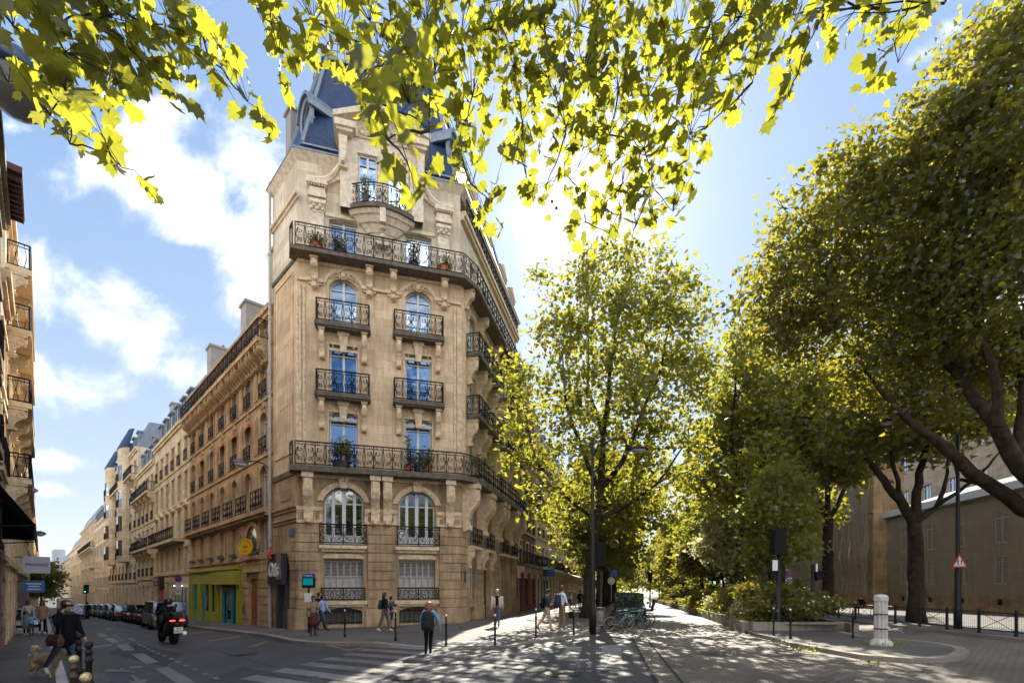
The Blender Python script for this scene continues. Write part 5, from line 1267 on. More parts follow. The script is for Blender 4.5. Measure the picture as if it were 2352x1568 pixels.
    hauss('high ashlar school building with blue reflecting windows above the low wing',o,WANG,-60,22,fl((3.5,2,0),(7.5,2.1,0),(12.0,2.2,0),(17.0,2.2,0),(22,2.2,0)),20,ST['ashlar'],ST['ashlar'],26,mans=4,ww=1.5,glass=GLS,frame=WHITE,rails=(),group=None,name='school_building',rust=False,dormers=False)
school()
for x,s0 in ((4.5,.5),(12,.6)): pass
c_=WP+Vector((.99,-.139))*6+WDIR*(-2.0)
ct=thing('chimney_stack','banded stone chimney on the low school roof','chimney',(c_.x,c_.y,9.2),WANG,'chimney stacks on the roofs')
b=MB(); b.box(-.8,.8,-.5,.5,0,2.4); b.box(-.82,.82,-.52,.52,.9,1.3); b.box(-1.0,1.0,-.7,.7,2.401,2.6); b.build('shaft',ST['ashlar'],ct)
b=MB(); b.lathe([(.2,0),(.16,.5),(.2,.6)],8,(0,0,2.602)); b.build('chimney_pot',TERRA,ct)
# distant tower, city and rooftops
TW=thing('office_tower','tall glass office tower coloured haze blue far beyond the descending street','tower',((135-CX)/F*2500,2500,-25))
b=MB(); P=[(-24,-14),(-12,-17),(12,-17),(24,-14),(24,14),(-24,14)]; b.ext_z([(p[0]*.9,p[1]) for p in P],0,212); b.box(-18,18,-10,10,212,216); b.build('tower_shaft',plain('tower_haze_blue',(.015,.045,.12),.5),TW)  # blue of the distant haze put into the shaft's base colour
b=MB(); 
for k in range(9): b.box(-20+k*4.7,-19.4+k*4.7,-18.2,-17.2,0,210)
b.build('mullions',plain('tower_mullion',(.03,.07,.16),.5),TW)
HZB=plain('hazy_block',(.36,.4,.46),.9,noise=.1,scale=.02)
for i in range(16):
    px=88+i*6; Y=[900,1300,700,1600][i%4]; x=(px-CX)/F*Y; w=Y*.006*(1+R.random()*.6); h=24+R.random()*22
    hb_=MB(); hb_.box(-w,w,-12,12,0,h); hb_.ext_x([(-12,h),(-7,h+4),(7,h+4),(12,h)][::-1],-w,w); 
    for k in range(5): hb_.box(-w*.9,w*.9,-12.15,-12,3+k*h/6,4.6+k*h/6)
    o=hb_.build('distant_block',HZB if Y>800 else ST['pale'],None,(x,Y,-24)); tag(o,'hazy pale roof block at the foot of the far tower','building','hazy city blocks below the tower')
# ================================================================ foliage
rng=np.random.default_rng(11)
def leaf_template(kind):
    if kind=='maple':
        half=[(0,0,0),(.14,-.06,.02),(.36,-.06,.02),(.33,.06,.05),(.42,.14,.05),(.6,.34,.0),(.46,.38,.06),(.37,.44,.07),(.44,.74,.01),(.3,.66,.05),(.17,.72,.05),(0,1.02,-.08)]
        L=[(-x,y,z) for x,y,z in half[1:-1]][::-1]
        mid=(0,.35,.0)
        V=[mid]+half+L; n=len(V)-1
        T=[(0,i,i+1) for i in range(1,n)]+[(0,n,1)]
        return np.array(V),np.array(T)
    if kind=='lobe':
        V=[(0,0,0),(.45,.22,.1),(.27,.5,.05),(0,1,-.08),(-.27,.5,.05),(-.45,.22,.1)]
        return np.array(V),np.array([(0,1,2),(0,2,3),(0,3,4),(0,4,5)])
    V=[(0,0,0),(.36,.5,.1),(0,1,-.05),(-.36,.5,.1)]
    return np.array(V),np.array([(0,1,2),(0,2,3)])
def leaves_mesh(name,pos,size,mat,kind='lobe',droop=.25,sizevar=.35):
    V,T=leaf_template(kind); n=len(pos); k=len(V)
    # leaf tip direction: random, biased downwards; normal random perpendicular
    d=rng.normal(size=(n,3)); d[:,2]=d[:,2]*.6-droop*2; d/=np.linalg.norm(d,axis=1)[:,None]
    r=rng.normal(size=(n,3)); r-=d*(r*d).sum(1)[:,None]; r/=np.linalg.norm(r,axis=1)[:,None]
    nn=np.cross(r,d)
    s=(size*(1+sizevar*(rng.random(n)*2-1)))[:,None,None] if not np.isscalar(size) else (size*(1+sizevar*(rng.random(n)*2-1)))[:,None,None]
    P=pos[:,None,:]+s*(V[None,:,0,None]*r[:,None,:]+V[None,:,1,None]*d[:,None,:]+V[None,:,2,None]*nn[:,None,:])
    P=P.reshape(-1,3); Fc=(T[None]+(np.arange(n)*k)[:,None,None]).reshape(-1,3)
    me=bpy.data.meshes.new(name); me.vertices.add(len(P)); me.vertices.foreach_set('co',P.astype(np.float32).ravel())
    me.loops.add(Fc.size); me.loops.foreach_set('vertex_index',Fc.astype(np.int32).ravel())
    me.polygons.add(len(Fc)); me.polygons.foreach_set('loop_start',np.arange(0,Fc.size,3,dtype=np.int32)); me.polygons.foreach_set('loop_total',np.full(len(Fc),3,dtype=np.int32))
    me.materials.append(mat); me.update(calc_edges=True); return me
def crown_points(blobs,n,clump=.42,per=16,hollow=.45):
    """blobs: (x,y,z,rx,ry,rz); leaves gathered in clumps towards the shell"""
    vol=np.array([b[3]*b[4]*b[5] for b in blobs])**.72; pr=vol/vol.sum()
    nc=max(1,n//per); idx=rng.choice(len(blobs),nc,p=pr); B_=np.array(blobs)[idx]
    d=rng.normal(size=(nc,3)); d/=np.linalg.norm(d,axis=1)[:,None]
    rad=(hollow+(1-hollow)*rng.random(nc)**.6)*(1+.13*rng.normal(size=nc))
    c=B_[:,:3]+d*B_[:,3:6]*rad[:,None]
    cs=clump*(.6+.8*rng.random(nc))
    p=np.repeat(c,per,0)+rng.normal(size=(nc*per,3))*np.repeat(cs,per)[:,None]*np.array([1,1,.6])
    return p,c
BARK=plain('plane_tree_bark',(.038,.027,.018),.95,noise=.65,scale=3.2,bump=1.0,spec=.1)
BARK2=plain('dark_bark',(.025,.018,.013),.9,noise=.4,scale=6,bump=.6)
LEAF=leafm('plane_leaves',(.085,.105,.02),(.4,.395,.038),transl=.52)
LEAFD=leafm('plane_leaves_deep',(.075,.095,.02),(.37,.345,.033),transl=.54)
LEAFY=leafm('young_leaves',(.12,.15,.03),(.42,.41,.05))
LEAFP=leafm('silvery_leaves',(.3,.31,.17),(.55,.55,.3))
LEAFH=leafm('overhanging_leaves',(.085,.1,.014),(.35,.365,.033),var=.35,transl=.66,scale=.8)
def wiggle(pts,amp,sub=3,rr=None):
    out=[Vector(pts[0])]
    for a,b in zip(pts[:-1],pts[1:]):
        a=Vector(a);b=Vector(b)
        for i in range(1,sub+1):
            p=a.lerp(b,i/sub)
            if i<sub: p+=Vector([(R.random()-.5)*amp for _ in range(3)])
            out.append(p)
    return out
def tree(label,base,trunk,limbs,blobs,nleaf,leaf,size,kind='lobe',bark=None,clump=.42,group=None,name='plane_tree',twigs=5,droop=.25,r0=.35,hollow=.45,cat='tree'):
    """trunk/limbs: lists of (point, radius); everything given in world coordinates"""
    bark=bark or BARK
    bx=Vector((base[0],base[1],gz(base[0],base[1])))
    t=thing(name,label,cat,tuple(bx),0,group)
    tb=MB(); TP=[Vector(p)-bx for p,_ in trunk]; TR=[r for _,r in trunk]
    pts=wiggle(TP,.12,3); rr=[TR[0]+(TR[-1]-TR[0])*i/(len(pts)-1) for i in range(len(pts))]; rr[0]*=1.25
    tb.tube(pts,rr,9)
    tb.build('trunk',bark,t,smooth=True)
    lb=MB(); nodes=[(pts[-1],rr[-1]),(pts[-2],rr[-2])]
    for L in limbs:
        P=[Vector(p)-bx for p,_ in L]; Q=wiggle(P,.14,3); r_a,r_b=L[0][1],L[-1][1]
        rs=[r_a+(r_b-r_a)*i/(len(Q)-1) for i in range(len(Q))]; lb.tube(Q,rs,7,cap=False); nodes+=list(zip(Q[1:],rs[1:]))
    p,c=crown_points([(b[0]-bx.x,b[1]-bx.y,b[2]-bx.z)+tuple(b[3:]) for b in blobs],nleaf,clump,hollow=hollow)
    for b in blobs:
        bc=Vector(b[:3])-bx
        for k in range(twigs):
            if k==0: tgt=bc
            else:
                d=Vector([R.gauss(0,1) for _ in range(3)]).normalized(); tgt=bc+Vector((d.x*b[3],d.y*b[4],d.z*b[5]))*.8
            best=min(nodes,key=lambda q:(q[0]-tgt).length+ (0 if q[0].z<tgt.z else 1.5))
            L=(best[0]-tgt).length
            if L<.4: continue
            mid=best[0].lerp(tgt,.5)+Vector((R.uniform(-.15,.15)*L,R.uniform(-.15,.15)*L,R.uniform(-.02,.12)*L))
            ra=min(best[1]*.75,.02+.016*L); Q=wiggle([best[0],mid,tgt],.08*L,2); rs=[ra+(.012-ra)*i/(len(Q)-1) for i in range(len(Q))]
            lb.tube(Q,rs,5,cap=False); nodes+=[(Q[2],rs[2]),(Q[-2],rs[-2])]
    if lb.v: lb.build('limbs',bark,t,smooth=True)
    put('crown',leaves_mesh('crown',p,size,leaf,kind,droop),t)
    return t
def pb(L,zs=.9,ds=1.0):      # blobs given as (px,py,depth,radius in photo px)
    r=[]
    for px,py,Y,rp in L:
        c=W(px,py,Y); q=rp/F*Y; r.append((c.x,c.y,c.z,q,q*ds,q*zs))
    return r
w_=lambda px,py,Y,r:(W(px,py,Y),r)
TB=G(1345,1418); TY=TB.y
tree('tall plane tree in full leaf standing behind the lamp post on the corner pavement',TB,[(TB-Vector((0,0,.2)),.36),w_(1352,1330,TY,.3),w_(1368,1220,TY,.27),w_(1380,1120,TY,.24)],
 [[w_(1380,1120,TY,.24),w_(1385,1000,TY,.2),w_(1400,860,TY+.5,.14),w_(1420,720,TY+.5,.05)],
  [w_(1380,1120,TY,.2),w_(1430,1060,TY,.17),w_(1470,960,TY-1,.12),w_(1520,840,TY-1,.06),w_(1540,720,TY,.03)],
  [w_(1372,1190,TY,.17),w_(1440,1160,TY,.12),w_(1510,1110,TY,.1),w_(1580,1010,TY,.04)],
  [w_(1380,1130,TY,.16),w_(1340,1040,TY-1,.12),w_(1300,920,TY-1,.09),w_(1290,780,TY,.03)],
  [w_(1372,1200,TY,.12),w_(1300,1140,TY-1.5,.09),w_(1230,1050,TY-2,.06),w_(1195,900,TY-2,.03)],
  [w_(1385,1000,TY,.12),w_(1350,880,TY+1.5,.08),w_(1350,700,TY+1,.03)]],
 pb([(1320,665,29,60),(1390,640,30,70),(1480,640,29,75),(1545,690,29,70),(1290,760,28,62),(1380,770,29,100),(1490,780,30,105),(1590,790,28,55),(1290,900,28,75),(1400,910,30,110),(1520,910,28,110),(1610,870,29,50),(1192,870,27,50),(1200,960,27,58),(1185,1050,27,42),(1230,1110,27,42),(1290,1030,28,80),(1420,1050,30,95),(1540,1040,29,95),(1250,1180,27,36),(1320,1165,29,60),(1450,1170,31,75),(1560,1170,31,70),(1310,1250,28,34)]+[(x,y,29,R.uniform(14,26)) for x,y in ((1245,640),(1300,595),(1345,600),(1385,585),(1440,572),(1520,575),(1575,640),(1615,680),(1640,720),(1645,800),(1150,850),(1145,960),(1150,1020),(1240,760),(1640,880))],ds=1.1),
 19500,LEAF,.27,group='plane trees along the boulevard')
# the huge plane at the right: trunk just outside the frame, limbs reaching in
RB=Vector((22.6,19.0,0)); RB.z=gz(RB.x,RB.y)
tree('huge plane tree at the right edge with thick dark limbs reaching over the school wall',RB,[(RB-Vector((0,0,.2)),.55),(RB+Vector((0,0,2.2)),.45),(RB+Vector((-.3,0,4.2)),.42)],
 [[(RB+Vector((-.3,0,4.2)),.34),w_(2352,1170,18.8,.23),w_(2230,1085,18.8,.2),w_(2150,1010,19,.17),w_(2060,940,19.5,.13),w_(2010,880,20,.09),w_(1960,790,21,.03)],
  [(RB+Vector((-.3,0,4.2)),.36),w_(2345,1075,17.8,.27),w_(2290,980,18,.22),w_(2220,890,19,.17),w_(2160,810,20,.12),w_(2100,680,20.5,.07),w_(2060,560,20,.03)],
  [w_(2345,1075,17.8,.24),w_(2352,940,18.3,.18),w_(2340,760,18.5,.13),w_(2300,500,17,.1),w_(2280,250,16,.04)],
  [w_(2290,980,17.5,.2),w_(2290,900,17.5,.16),w_(2262,800,17.5,.12),w_(2200,600,18,.06)],
  [w_(2352,1170,18.8,.2),w_(2280,1110,21,.15),w_(2200,1100,24,.08)]],
 pb([(2335,70,15.5,85),(2270,190,16,85),(2340,300,16,130),(2190,280,17,75),(2110,320,17,65),(2220,420,18,130),(2060,420,18,90),(1960,430,18,75),(2340,520,17,140),(2120,560,19,140),(1950,550,19,105),(1850,520,18,65),(2260,680,18,150),(2080,720,20,140),(1900,670,20,110),(1800,620,19,62),(2340,820,19,105),(2180,840,21,110),(2010,850,21,105),(1830,760,21,90),(1755,700,21,50),(2110,930,20,60)]+[(x,y,17.5,R.uniform(13,26)) for x,y in ((2320,5),(2290,40),(2250,75),(2225,110),(2170,150),(2130,185),(2105,245),(2050,275),(1990,310),(1930,345),(1890,390),(1845,430),(1790,460),(1765,520),(1772,575),(1735,620),(1700,645),(1690,700),(1960,370),(2080,235))],ds=1.0),
 52000,LEAFD,.205,clump=.34,group='plane trees along the boulevard',hollow=.3,twigs=4)
R2B=G(2105,1428); y2=R2B.y
tree('plane tree with forked dark trunk behind the fence in front of the low school wing',R2B,[(R2B-Vector((0,0,.2)),.42),w_(2103,1330,y2,.33),w_(2100,1200,y2,.31)],
 [[w_(2100,1200,y2,.27),w_(2070,1150,y2,.23),w_(2030,1100,y2-.3,.19),w_(1990,1050,y2-.5,.15),w_(1940,960,y2-1,.08)],
  [w_(2100,1200,y2,.26),w_(2105,1130,y2,.22),w_(2120,1060,y2,.19),w_(2140,980,y2,.12),w_(2130,880,y2,.06)],
  [w_(2100,1200,y2,.17),w_(2150,1165,y2,.13),w_(2170,1110,y2,.1),w_(2180,1040,y2-.5,.05)],
  [w_(2130,1180,y2,.12),w_(2200,1130,y2-1,.09),w_(2270,1070,y2-2,.07),w_(2320,1010,y2-2,.03)],
  [w_(2075,1150,y2,.13),w_(2055,1080,y2,.1),w_(2040,1000,y2+1,.06),w_(2010,900,y2,.04)]],
 pb([(2100,950,26,75),(2000,960,25,85),(2190,950,26,50),(1950,1010,25,48),(2050,1010,27,60),(2150,1040,25,32),(2280,960,24,50),(2060,880,27,80),(2230,900,25,55)],ds=1.2),13000,LEAF,.28,group='plane trees along the boulevard')
R1B=G(1903,1410); y1=R1B.y
tree('straight plane tree with knobbly trunk before the draped pavilion',R1B,[(R1B-Vector((0,0,.2)),.4),w_(1903,1320,y1,.34),w_(1900,1250,y1,.3),w_(1903,1190,y1,.3)],
 [[w_(1903,1190,y1,.24),w_(1875,1140,y1,.18),w_(1850,1080,y1,.12),w_(1830,980,y1,.05)],
  [w_(1903,1190,y1,.22),w_(1900,1110,y1,.18),w_(1898,1020,y1,.12),w_(1900,920,y1,.05)],
  [w_(1903,1190,y1,.2),w_(1935,1130,y1,.15),w_(1970,1060,y1,.1),w_(2000,1000,y1,.05)],
  [w_(1890,1180,y1,.12),w_(1850,1150,y1,.09),w_(1820,1110,y1,.05)]],
 pb([(1900,950,32,90),(1820,900,32,80),(1975,1020,31,50),(1850,1040,32,75),(1950,1080,31,40),(1800,1000,33,65),(1890,1060,33,60)],ds=1.2),15000,LEAF,.32,group='plane trees along the boulevard')
# median trees, seen between the two big crowns
tree('young light green tree overhanging the planter beside the traffic light',W(1800,1430,24),[(W(1800,1430,24),.1),w_(1800,1330,24,.08),w_(1795,1250,24,.06)],[[w_(1795,1250,24,.05),w_(1790,1180,24,.04),w_(1780,1100,24,.02)],[w_(1797,1290,24,.04),w_(1840,1230,24,.02)]],
 pb([(1790,1120,25,55),(1760,1180,25,55),(1810,1200,24,48),(1770,1250,25,48),(1830,1255,23,34),(1745,1290,26,35),(1830,1150,26,35)],ds=1.3),9000,LEAFY,.22,name='young_tree',bark=BARK2,clump=.3,group='small trees in the planted median')
tree('broad plane tree filling the view between the two tallest crowns',G(1700,1416),[(G(1700,1416)-Vector((0,0,.3)),.3),w_(1700,1250,31,.24),w_(1700,1150,31,.2)],[[w_(1700,1150,31,.2),w_(1680,1020,31,.12),w_(1690,860,31,.05)],[w_(1700,1150,31,.15),w_(1760,1050,31,.08)]],
 pb([(1700,790,31,45),(1745,850,30,60),(1690,900,33,65),(1760,960,30,70),(1690,1000,33,75),(1635,1010,35,50),(1750,1070,28,70),(1660,1100,33,70),(1600,1100,36,45),(1720,1150,31,60)],ds=1.2),12500,LEAF,.3,group='plane trees along the boulevard',clump=.42)
tree('pale silvery tree over the flower bed in the median',G(1690,1405),[(G(1690,1405),.1),w_(1690,1340,32,.08),w_(1685,1300,32,.07)],[[w_(1685,1300,32,.06),w_(1660,1240,32,.03)],[w_(1685,1300,32,.05),w_(1710,1230,32,.03)]],
 pb([(1660,1215,32,40),(1700,1225,33,42),(1635,1260,34,35),(1690,1275,32,40),(1730,1270,31,32)],ds=1.2),7000,LEAFP,.26,name='silvery_tree',bark=BARK2,clump=.3,group='small trees in the planted median')
tree('dark little tree with crooked trunk in the middle of the flower bed',G(1660,1396),[(G(1660,1396),.12),w_(1662,1340,38,.1),w_(1655,1310,38,.08)],[[w_(1655,1310,38,.06),w_(1640,1280,38,.03)],[w_(1658,1320,38,.05),w_(1680,1285,38,.03)]],
 pb([(1610,1260,40,40),(1650,1290,39,38),(1580,1290,42,32),(1690,1310,37,28)],ds=1.2),6000,LEAFD,.3,name='small_tree',bark=BARK2,clump=.35,group='small trees in the planted median')
# generic far plane trees, copied along both rows
def generic(h,rad,n,size,leaf,seed):
    lb=[];R_=random.Random(seed)
    for i in range(13):
        a=R_.random()*6.28;q=R_.random()**.5*rad*.75; lb.append((math.cos(a)*q,math.sin(a)*q,h*(.38+.5*R_.random()),rad*.42,rad*.42,rad*.36))
    lb.append((0,0,h*.85,rad*.5,rad*.5,rad*.4))
    return lb
def gtree(label,x,y,h,rad,n,size,leaf,seed,group):
    z=gz(x,y); b=Vector((x,y,z))
    bl_=[(q[0]+x,q[1]+y,q[2]+z)+q[3:] for q in generic(h,rad,n,size,leaf,seed)]
    return tree(label,b,[(b-Vector((0,0,.3)),.26),(b+Vector((.1,0,h*.25)),.22),(b+Vector((0,.1,h*.42)),.18)],[[(b+Vector((0,.1,h*.42)),.15),(b+Vector((.4,0,h*.8)),.05)],[(b+Vector((0,.1,h*.35)),.12),(b+Vector((rad*.5,0,h*.6)),.05)],[(b+Vector((0,.1,h*.35)),.12),(b+Vector((-rad*.5,.3,h*.6)),.05)]],bl_,n,leaf,size,kind='quad',group=group,clump=.5,twigs=2)
GT='plane trees further up the boulevard'
srcs=[]
LW=['nearest','second','third','fourth','fifth','sixth','seventh','eighth']
base0=Vector((TB.x,TB.y))
for i in range(8):
    s=9+i*9.5; p=base0+BD*s+Vector((.9732,-.23))*(.3)
    if i<2: srcs.append(gtree(f'{LW[i]} plane tree behind the tall one, left boulevard row',p.x,p.y,13+i*.5,4.2,9000,.42,LEAF if i else LEAFD,20+i,GT))
    else:
        c=copy_tree(srcs[i%2],None,(p.x,p.y,gz(p.x,p.y)),i*1.3); c['label']=f'{LW[i]} plane tree of the left boulevard row, counting away from the corner'
for i in range(7):
    p=Vector((R1B.x,R1B.y))+Vector((.12,.99))*(8+i*9)
    c=copy_tree(srcs[i%2],None,(p.x,p.y,gz(p.x,p.y)),2+i*1.7); c['label']=f'{LW[i]} plane tree of the right row beyond the draped pavilion'; c.scale=(1.05,1.05,1.05)
for i in range(5):
    p=Vector((12.5,33))+BD*(10+i*14)
    c=copy_tree(srcs[(i+1)%2],None,(p.x+2,p.y,gz(p.x,p.y)),.6+i*2.1); c['label']=f'{LW[i]} leafy tree growing out of the long median bed'; c.scale=(.72,.72,.62)
# trees closing the far end of the boulevard, one mass nobody could count
fm_=[]
for i in range(26):
    px=1400+i*9; Y=150+R.random()*60; c=W(px,1345,Y); fm_.append((c.x,Y,3+R.random()*5,6,6,4.5))
p,_=crown_points(fm_,9000,1.0); tag(put('far_tree_mass',leaves_mesh('far_tree_mass',p,1.2,LEAF,'quad')),'hazy green mass of trees closing the far end of the boulevard','trees',kind='stuff')
# street tree on the left street
lp_=PK+KDIR*60+KN*(-.55); tree('bright green street tree on the left pavement down the street',lp_,[((lp_.x,lp_.y,gz(lp_.x,lp_.y)-.2),.14),((lp_.x,lp_.y,gz(lp_.x,lp_.y)+2.5),.1)],[],[(lp_.x+dx,lp_.y+dy,gz(lp_.x,lp_.y)+z,1.1,1.1,.9) for dx,dy,z in ((0,0,3.2),(.6,.2,4),(-.3,0,4.6),(.7,-.3,2.9),(.3,.3,5.4),(.9,0,4.8))],4200,LEAFY,.26,name='street_tree',clump=.35)
# ---------------------------------------------------------------- planted median
PBo=G(1721,1446); pf0=Vector((PBo.x,PBo.y)); 
def pm(s,o): return (pf0.x+BD.x*s+.9732*o, pf0.y+BD.y*s-.23*o)
PW=(G(1908,1443).x-pf0.x)*1.0
pl_=thing('stone_planter','long low stone planter bed running up the middle of the boulevard','planter',(pf0.x,pf0.y,gz(*pf0)))
def wallseg(a,b,h,w=.28,name='kerb_wall'):
    A_=Vector(a);B_=Vector(b); n=max(1,int((B_-A_).length/3)); m=MB(); t=(B_-A_).normalized(); nn=Vector((-t.y,t.x))*w
    for i in range(n):
        p=A_.lerp(B_,i/n);q=A_.lerp(B_,(i+1)/n)-t*.012
        z0=gz(p.x,p.y)-.3; P=[p,q,q+nn,p+nn]
        m.ext_z([(v.x-pf0.x,v.y-pf0.y) for v in P],z0-gz(*pf0),gz(q.x,q.y)+h-gz(*pf0))
    return m.build(name,ST['grey'],pl_)
wallseg(pm(0,0),pm(95,0),.36); wallseg((pf0.x+PW,pf0.y),(pf0.x,pf0.y),.36,.28); wallseg(pm(95,3.8),pm(0,PW*.99),.34)
sb=MB(); 
for i in range(24):
    a,b_=i*4,i*4+4; P=[pm(a,.2),pm(b_,.2),pm(b_,3.6),pm(a,3.6)]; sb.add([(q[0]-pf0.x,q[1]-pf0.y,gz(*q)+.27-gz(*pf0)) for q in P],[(0,3,2,1)])
sb.build('soil',SOIL,pl_)
FLR=plain('red_petals',(.5,.03,.03),.7); FLW=plain('white_petals',(.75,.7,.62),.7); FLP=plain('pink_petals',(.6,.2,.2),.7)
SL=[(1.2,1.0,1.3,LEAFD),(1.0,2.6,1.1,LEAF),(3.0,1.1,.9,LEAFP),(3.2,2.7,1.4,LEAFD),(5.6,1.2,1.1,LEAF),(5.6,2.8,1.5,LEAFD),(8.2,1.2,1.2,LEAFD),(8.5,2.8,1.4,LEAF),(11.5,1.3,1.1,LEAFP),(11.5,2.8,1.6,LEAFD),(15,1.4,1.3,LEAF),(15,2.8,1.6,LEAFD),(19,1.6,1.3,LEAFD),(23,1.8,1.5,LEAF),(28,1.8,1.4,LEAFD),(34,1.8,1.6,LEAF),(42,1.8,1.6,LEAFD),(52,1.8,1.8,LEAF)]
ordn=['first','second','third','fourth','fifth','sixth','seventh','eighth','ninth','tenth','eleventh','twelfth','thirteenth','fourteenth','fifteenth','sixteenth','seventeenth','eighteenth']
for i,(s,o,h,lf_) in enumerate(SL):
    q=pm(s,o); z=gz(*q)+.25; k=1.0 if s<18 else 1.5
    kindw={'plane_leaves_deep':'dark green','plane_leaves':'mid green','silvery_leaves':'pale grey-green'}[lf_.name]
    t=thing('flowering_shrub',f'{kindw} shrub, {ordn[i]} from the near end of the median planter','shrub',(q[0],q[1],z),0,'shrubs planted in the median bed')
    bls=[(R.uniform(-.9,.9)*k,R.uniform(-.7,.7)*k,h*R.uniform(.3,1.15),R.uniform(.4,.75)*k,.55*k,h*R.uniform(.18,.36)) for _ in range(7)]
    p,c=crown_points(bls,3600 if s<12 else 2400,.16,per=12,hollow=.3); p[:,2]=np.maximum(p[:,2],.03)
    put('foliage',leaves_mesh('foliage',p,.13 if s<12 else .2,lf_,'quad' if s>9 else 'lobe',.0),t)
    st=MB()
    for _ in range(6): a=Vector((R.uniform(-.5,.5),R.uniform(-.4,.4),h*.7)); st.tube([(0,0,-.05),a*.5,a],[.02,.015,.006],4,cap=False)
    st.build('stems',BARK2,t)
    fw=MB(); 
    for _ in range(16 if s<12 else 8):
        c_=c[R.randrange(len(c))]; fw.ball((c_[0],c_[1]-.1,c_[2]+.12),.05,5)
    fw.build('blossoms',[FLR,FLW,FLP,FLW][i%4],t)
gp,_=crown_points([(pm(s,.7)[0],pm(s,.7)[1],gz(*pm(s,.7))+.35,1.0,.6,.15) for s in range(1,60,2)],9000,.2,per=8); tag(put('ground_cover',leaves_mesh('ground_cover',gp,.16,LEAFY,'quad',-.3)),'low leafy ground cover spilling along the edge of the planter','plants',kind='stuff')
gp,_=crown_points([(G(x,y).x,G(x,y).y,G(x,y).z+.02,.35,.25,.02) for x,y in ((1995,1480),(2040,1484),(2070,1482),(1880,1442),(1930,1446),(1790,1480),(1830,1492),(1860,1497),(2000,1522))],700,.12,per=6); tag(put('weeds',leaves_mesh('weeds',gp,.06,LEAFY,'quad',-.5)),'yellow-green weeds at the foot of the white pillar and along the island kerb','weeds',kind='stuff')
fl_=[]
for _ in range(420):
    px,py=R.uniform(300,2350),R.uniform(1450,1568)
    g=G(px,py,-.1)
    fl_.append((g.x,g.y,gz(g.x,g.y)+(-.11 if True else 0)))
fl_=np.array(fl_); lm=leaves_mesh('fallen_leaves',np.zeros((len(fl_),3)),.09,leafm('dry_leaves',(.16,.1,.03),(.2,.14,.04)),'lobe',0)
vv=np.zeros(len(lm.vertices)*3); lm.vertices.foreach_get('co',vv); vv=vv.reshape(len(fl_),-1,3); vv[:,:,2]=np.abs(vv[:,:,2])*.15; vv+=fl_[:,None,:]; lm.vertices.foreach_set('co',vv.ravel()); tag(put('fallen_leaves',lm),'dry leaves scattered over the road and gutter','leaves',kind='stuff')
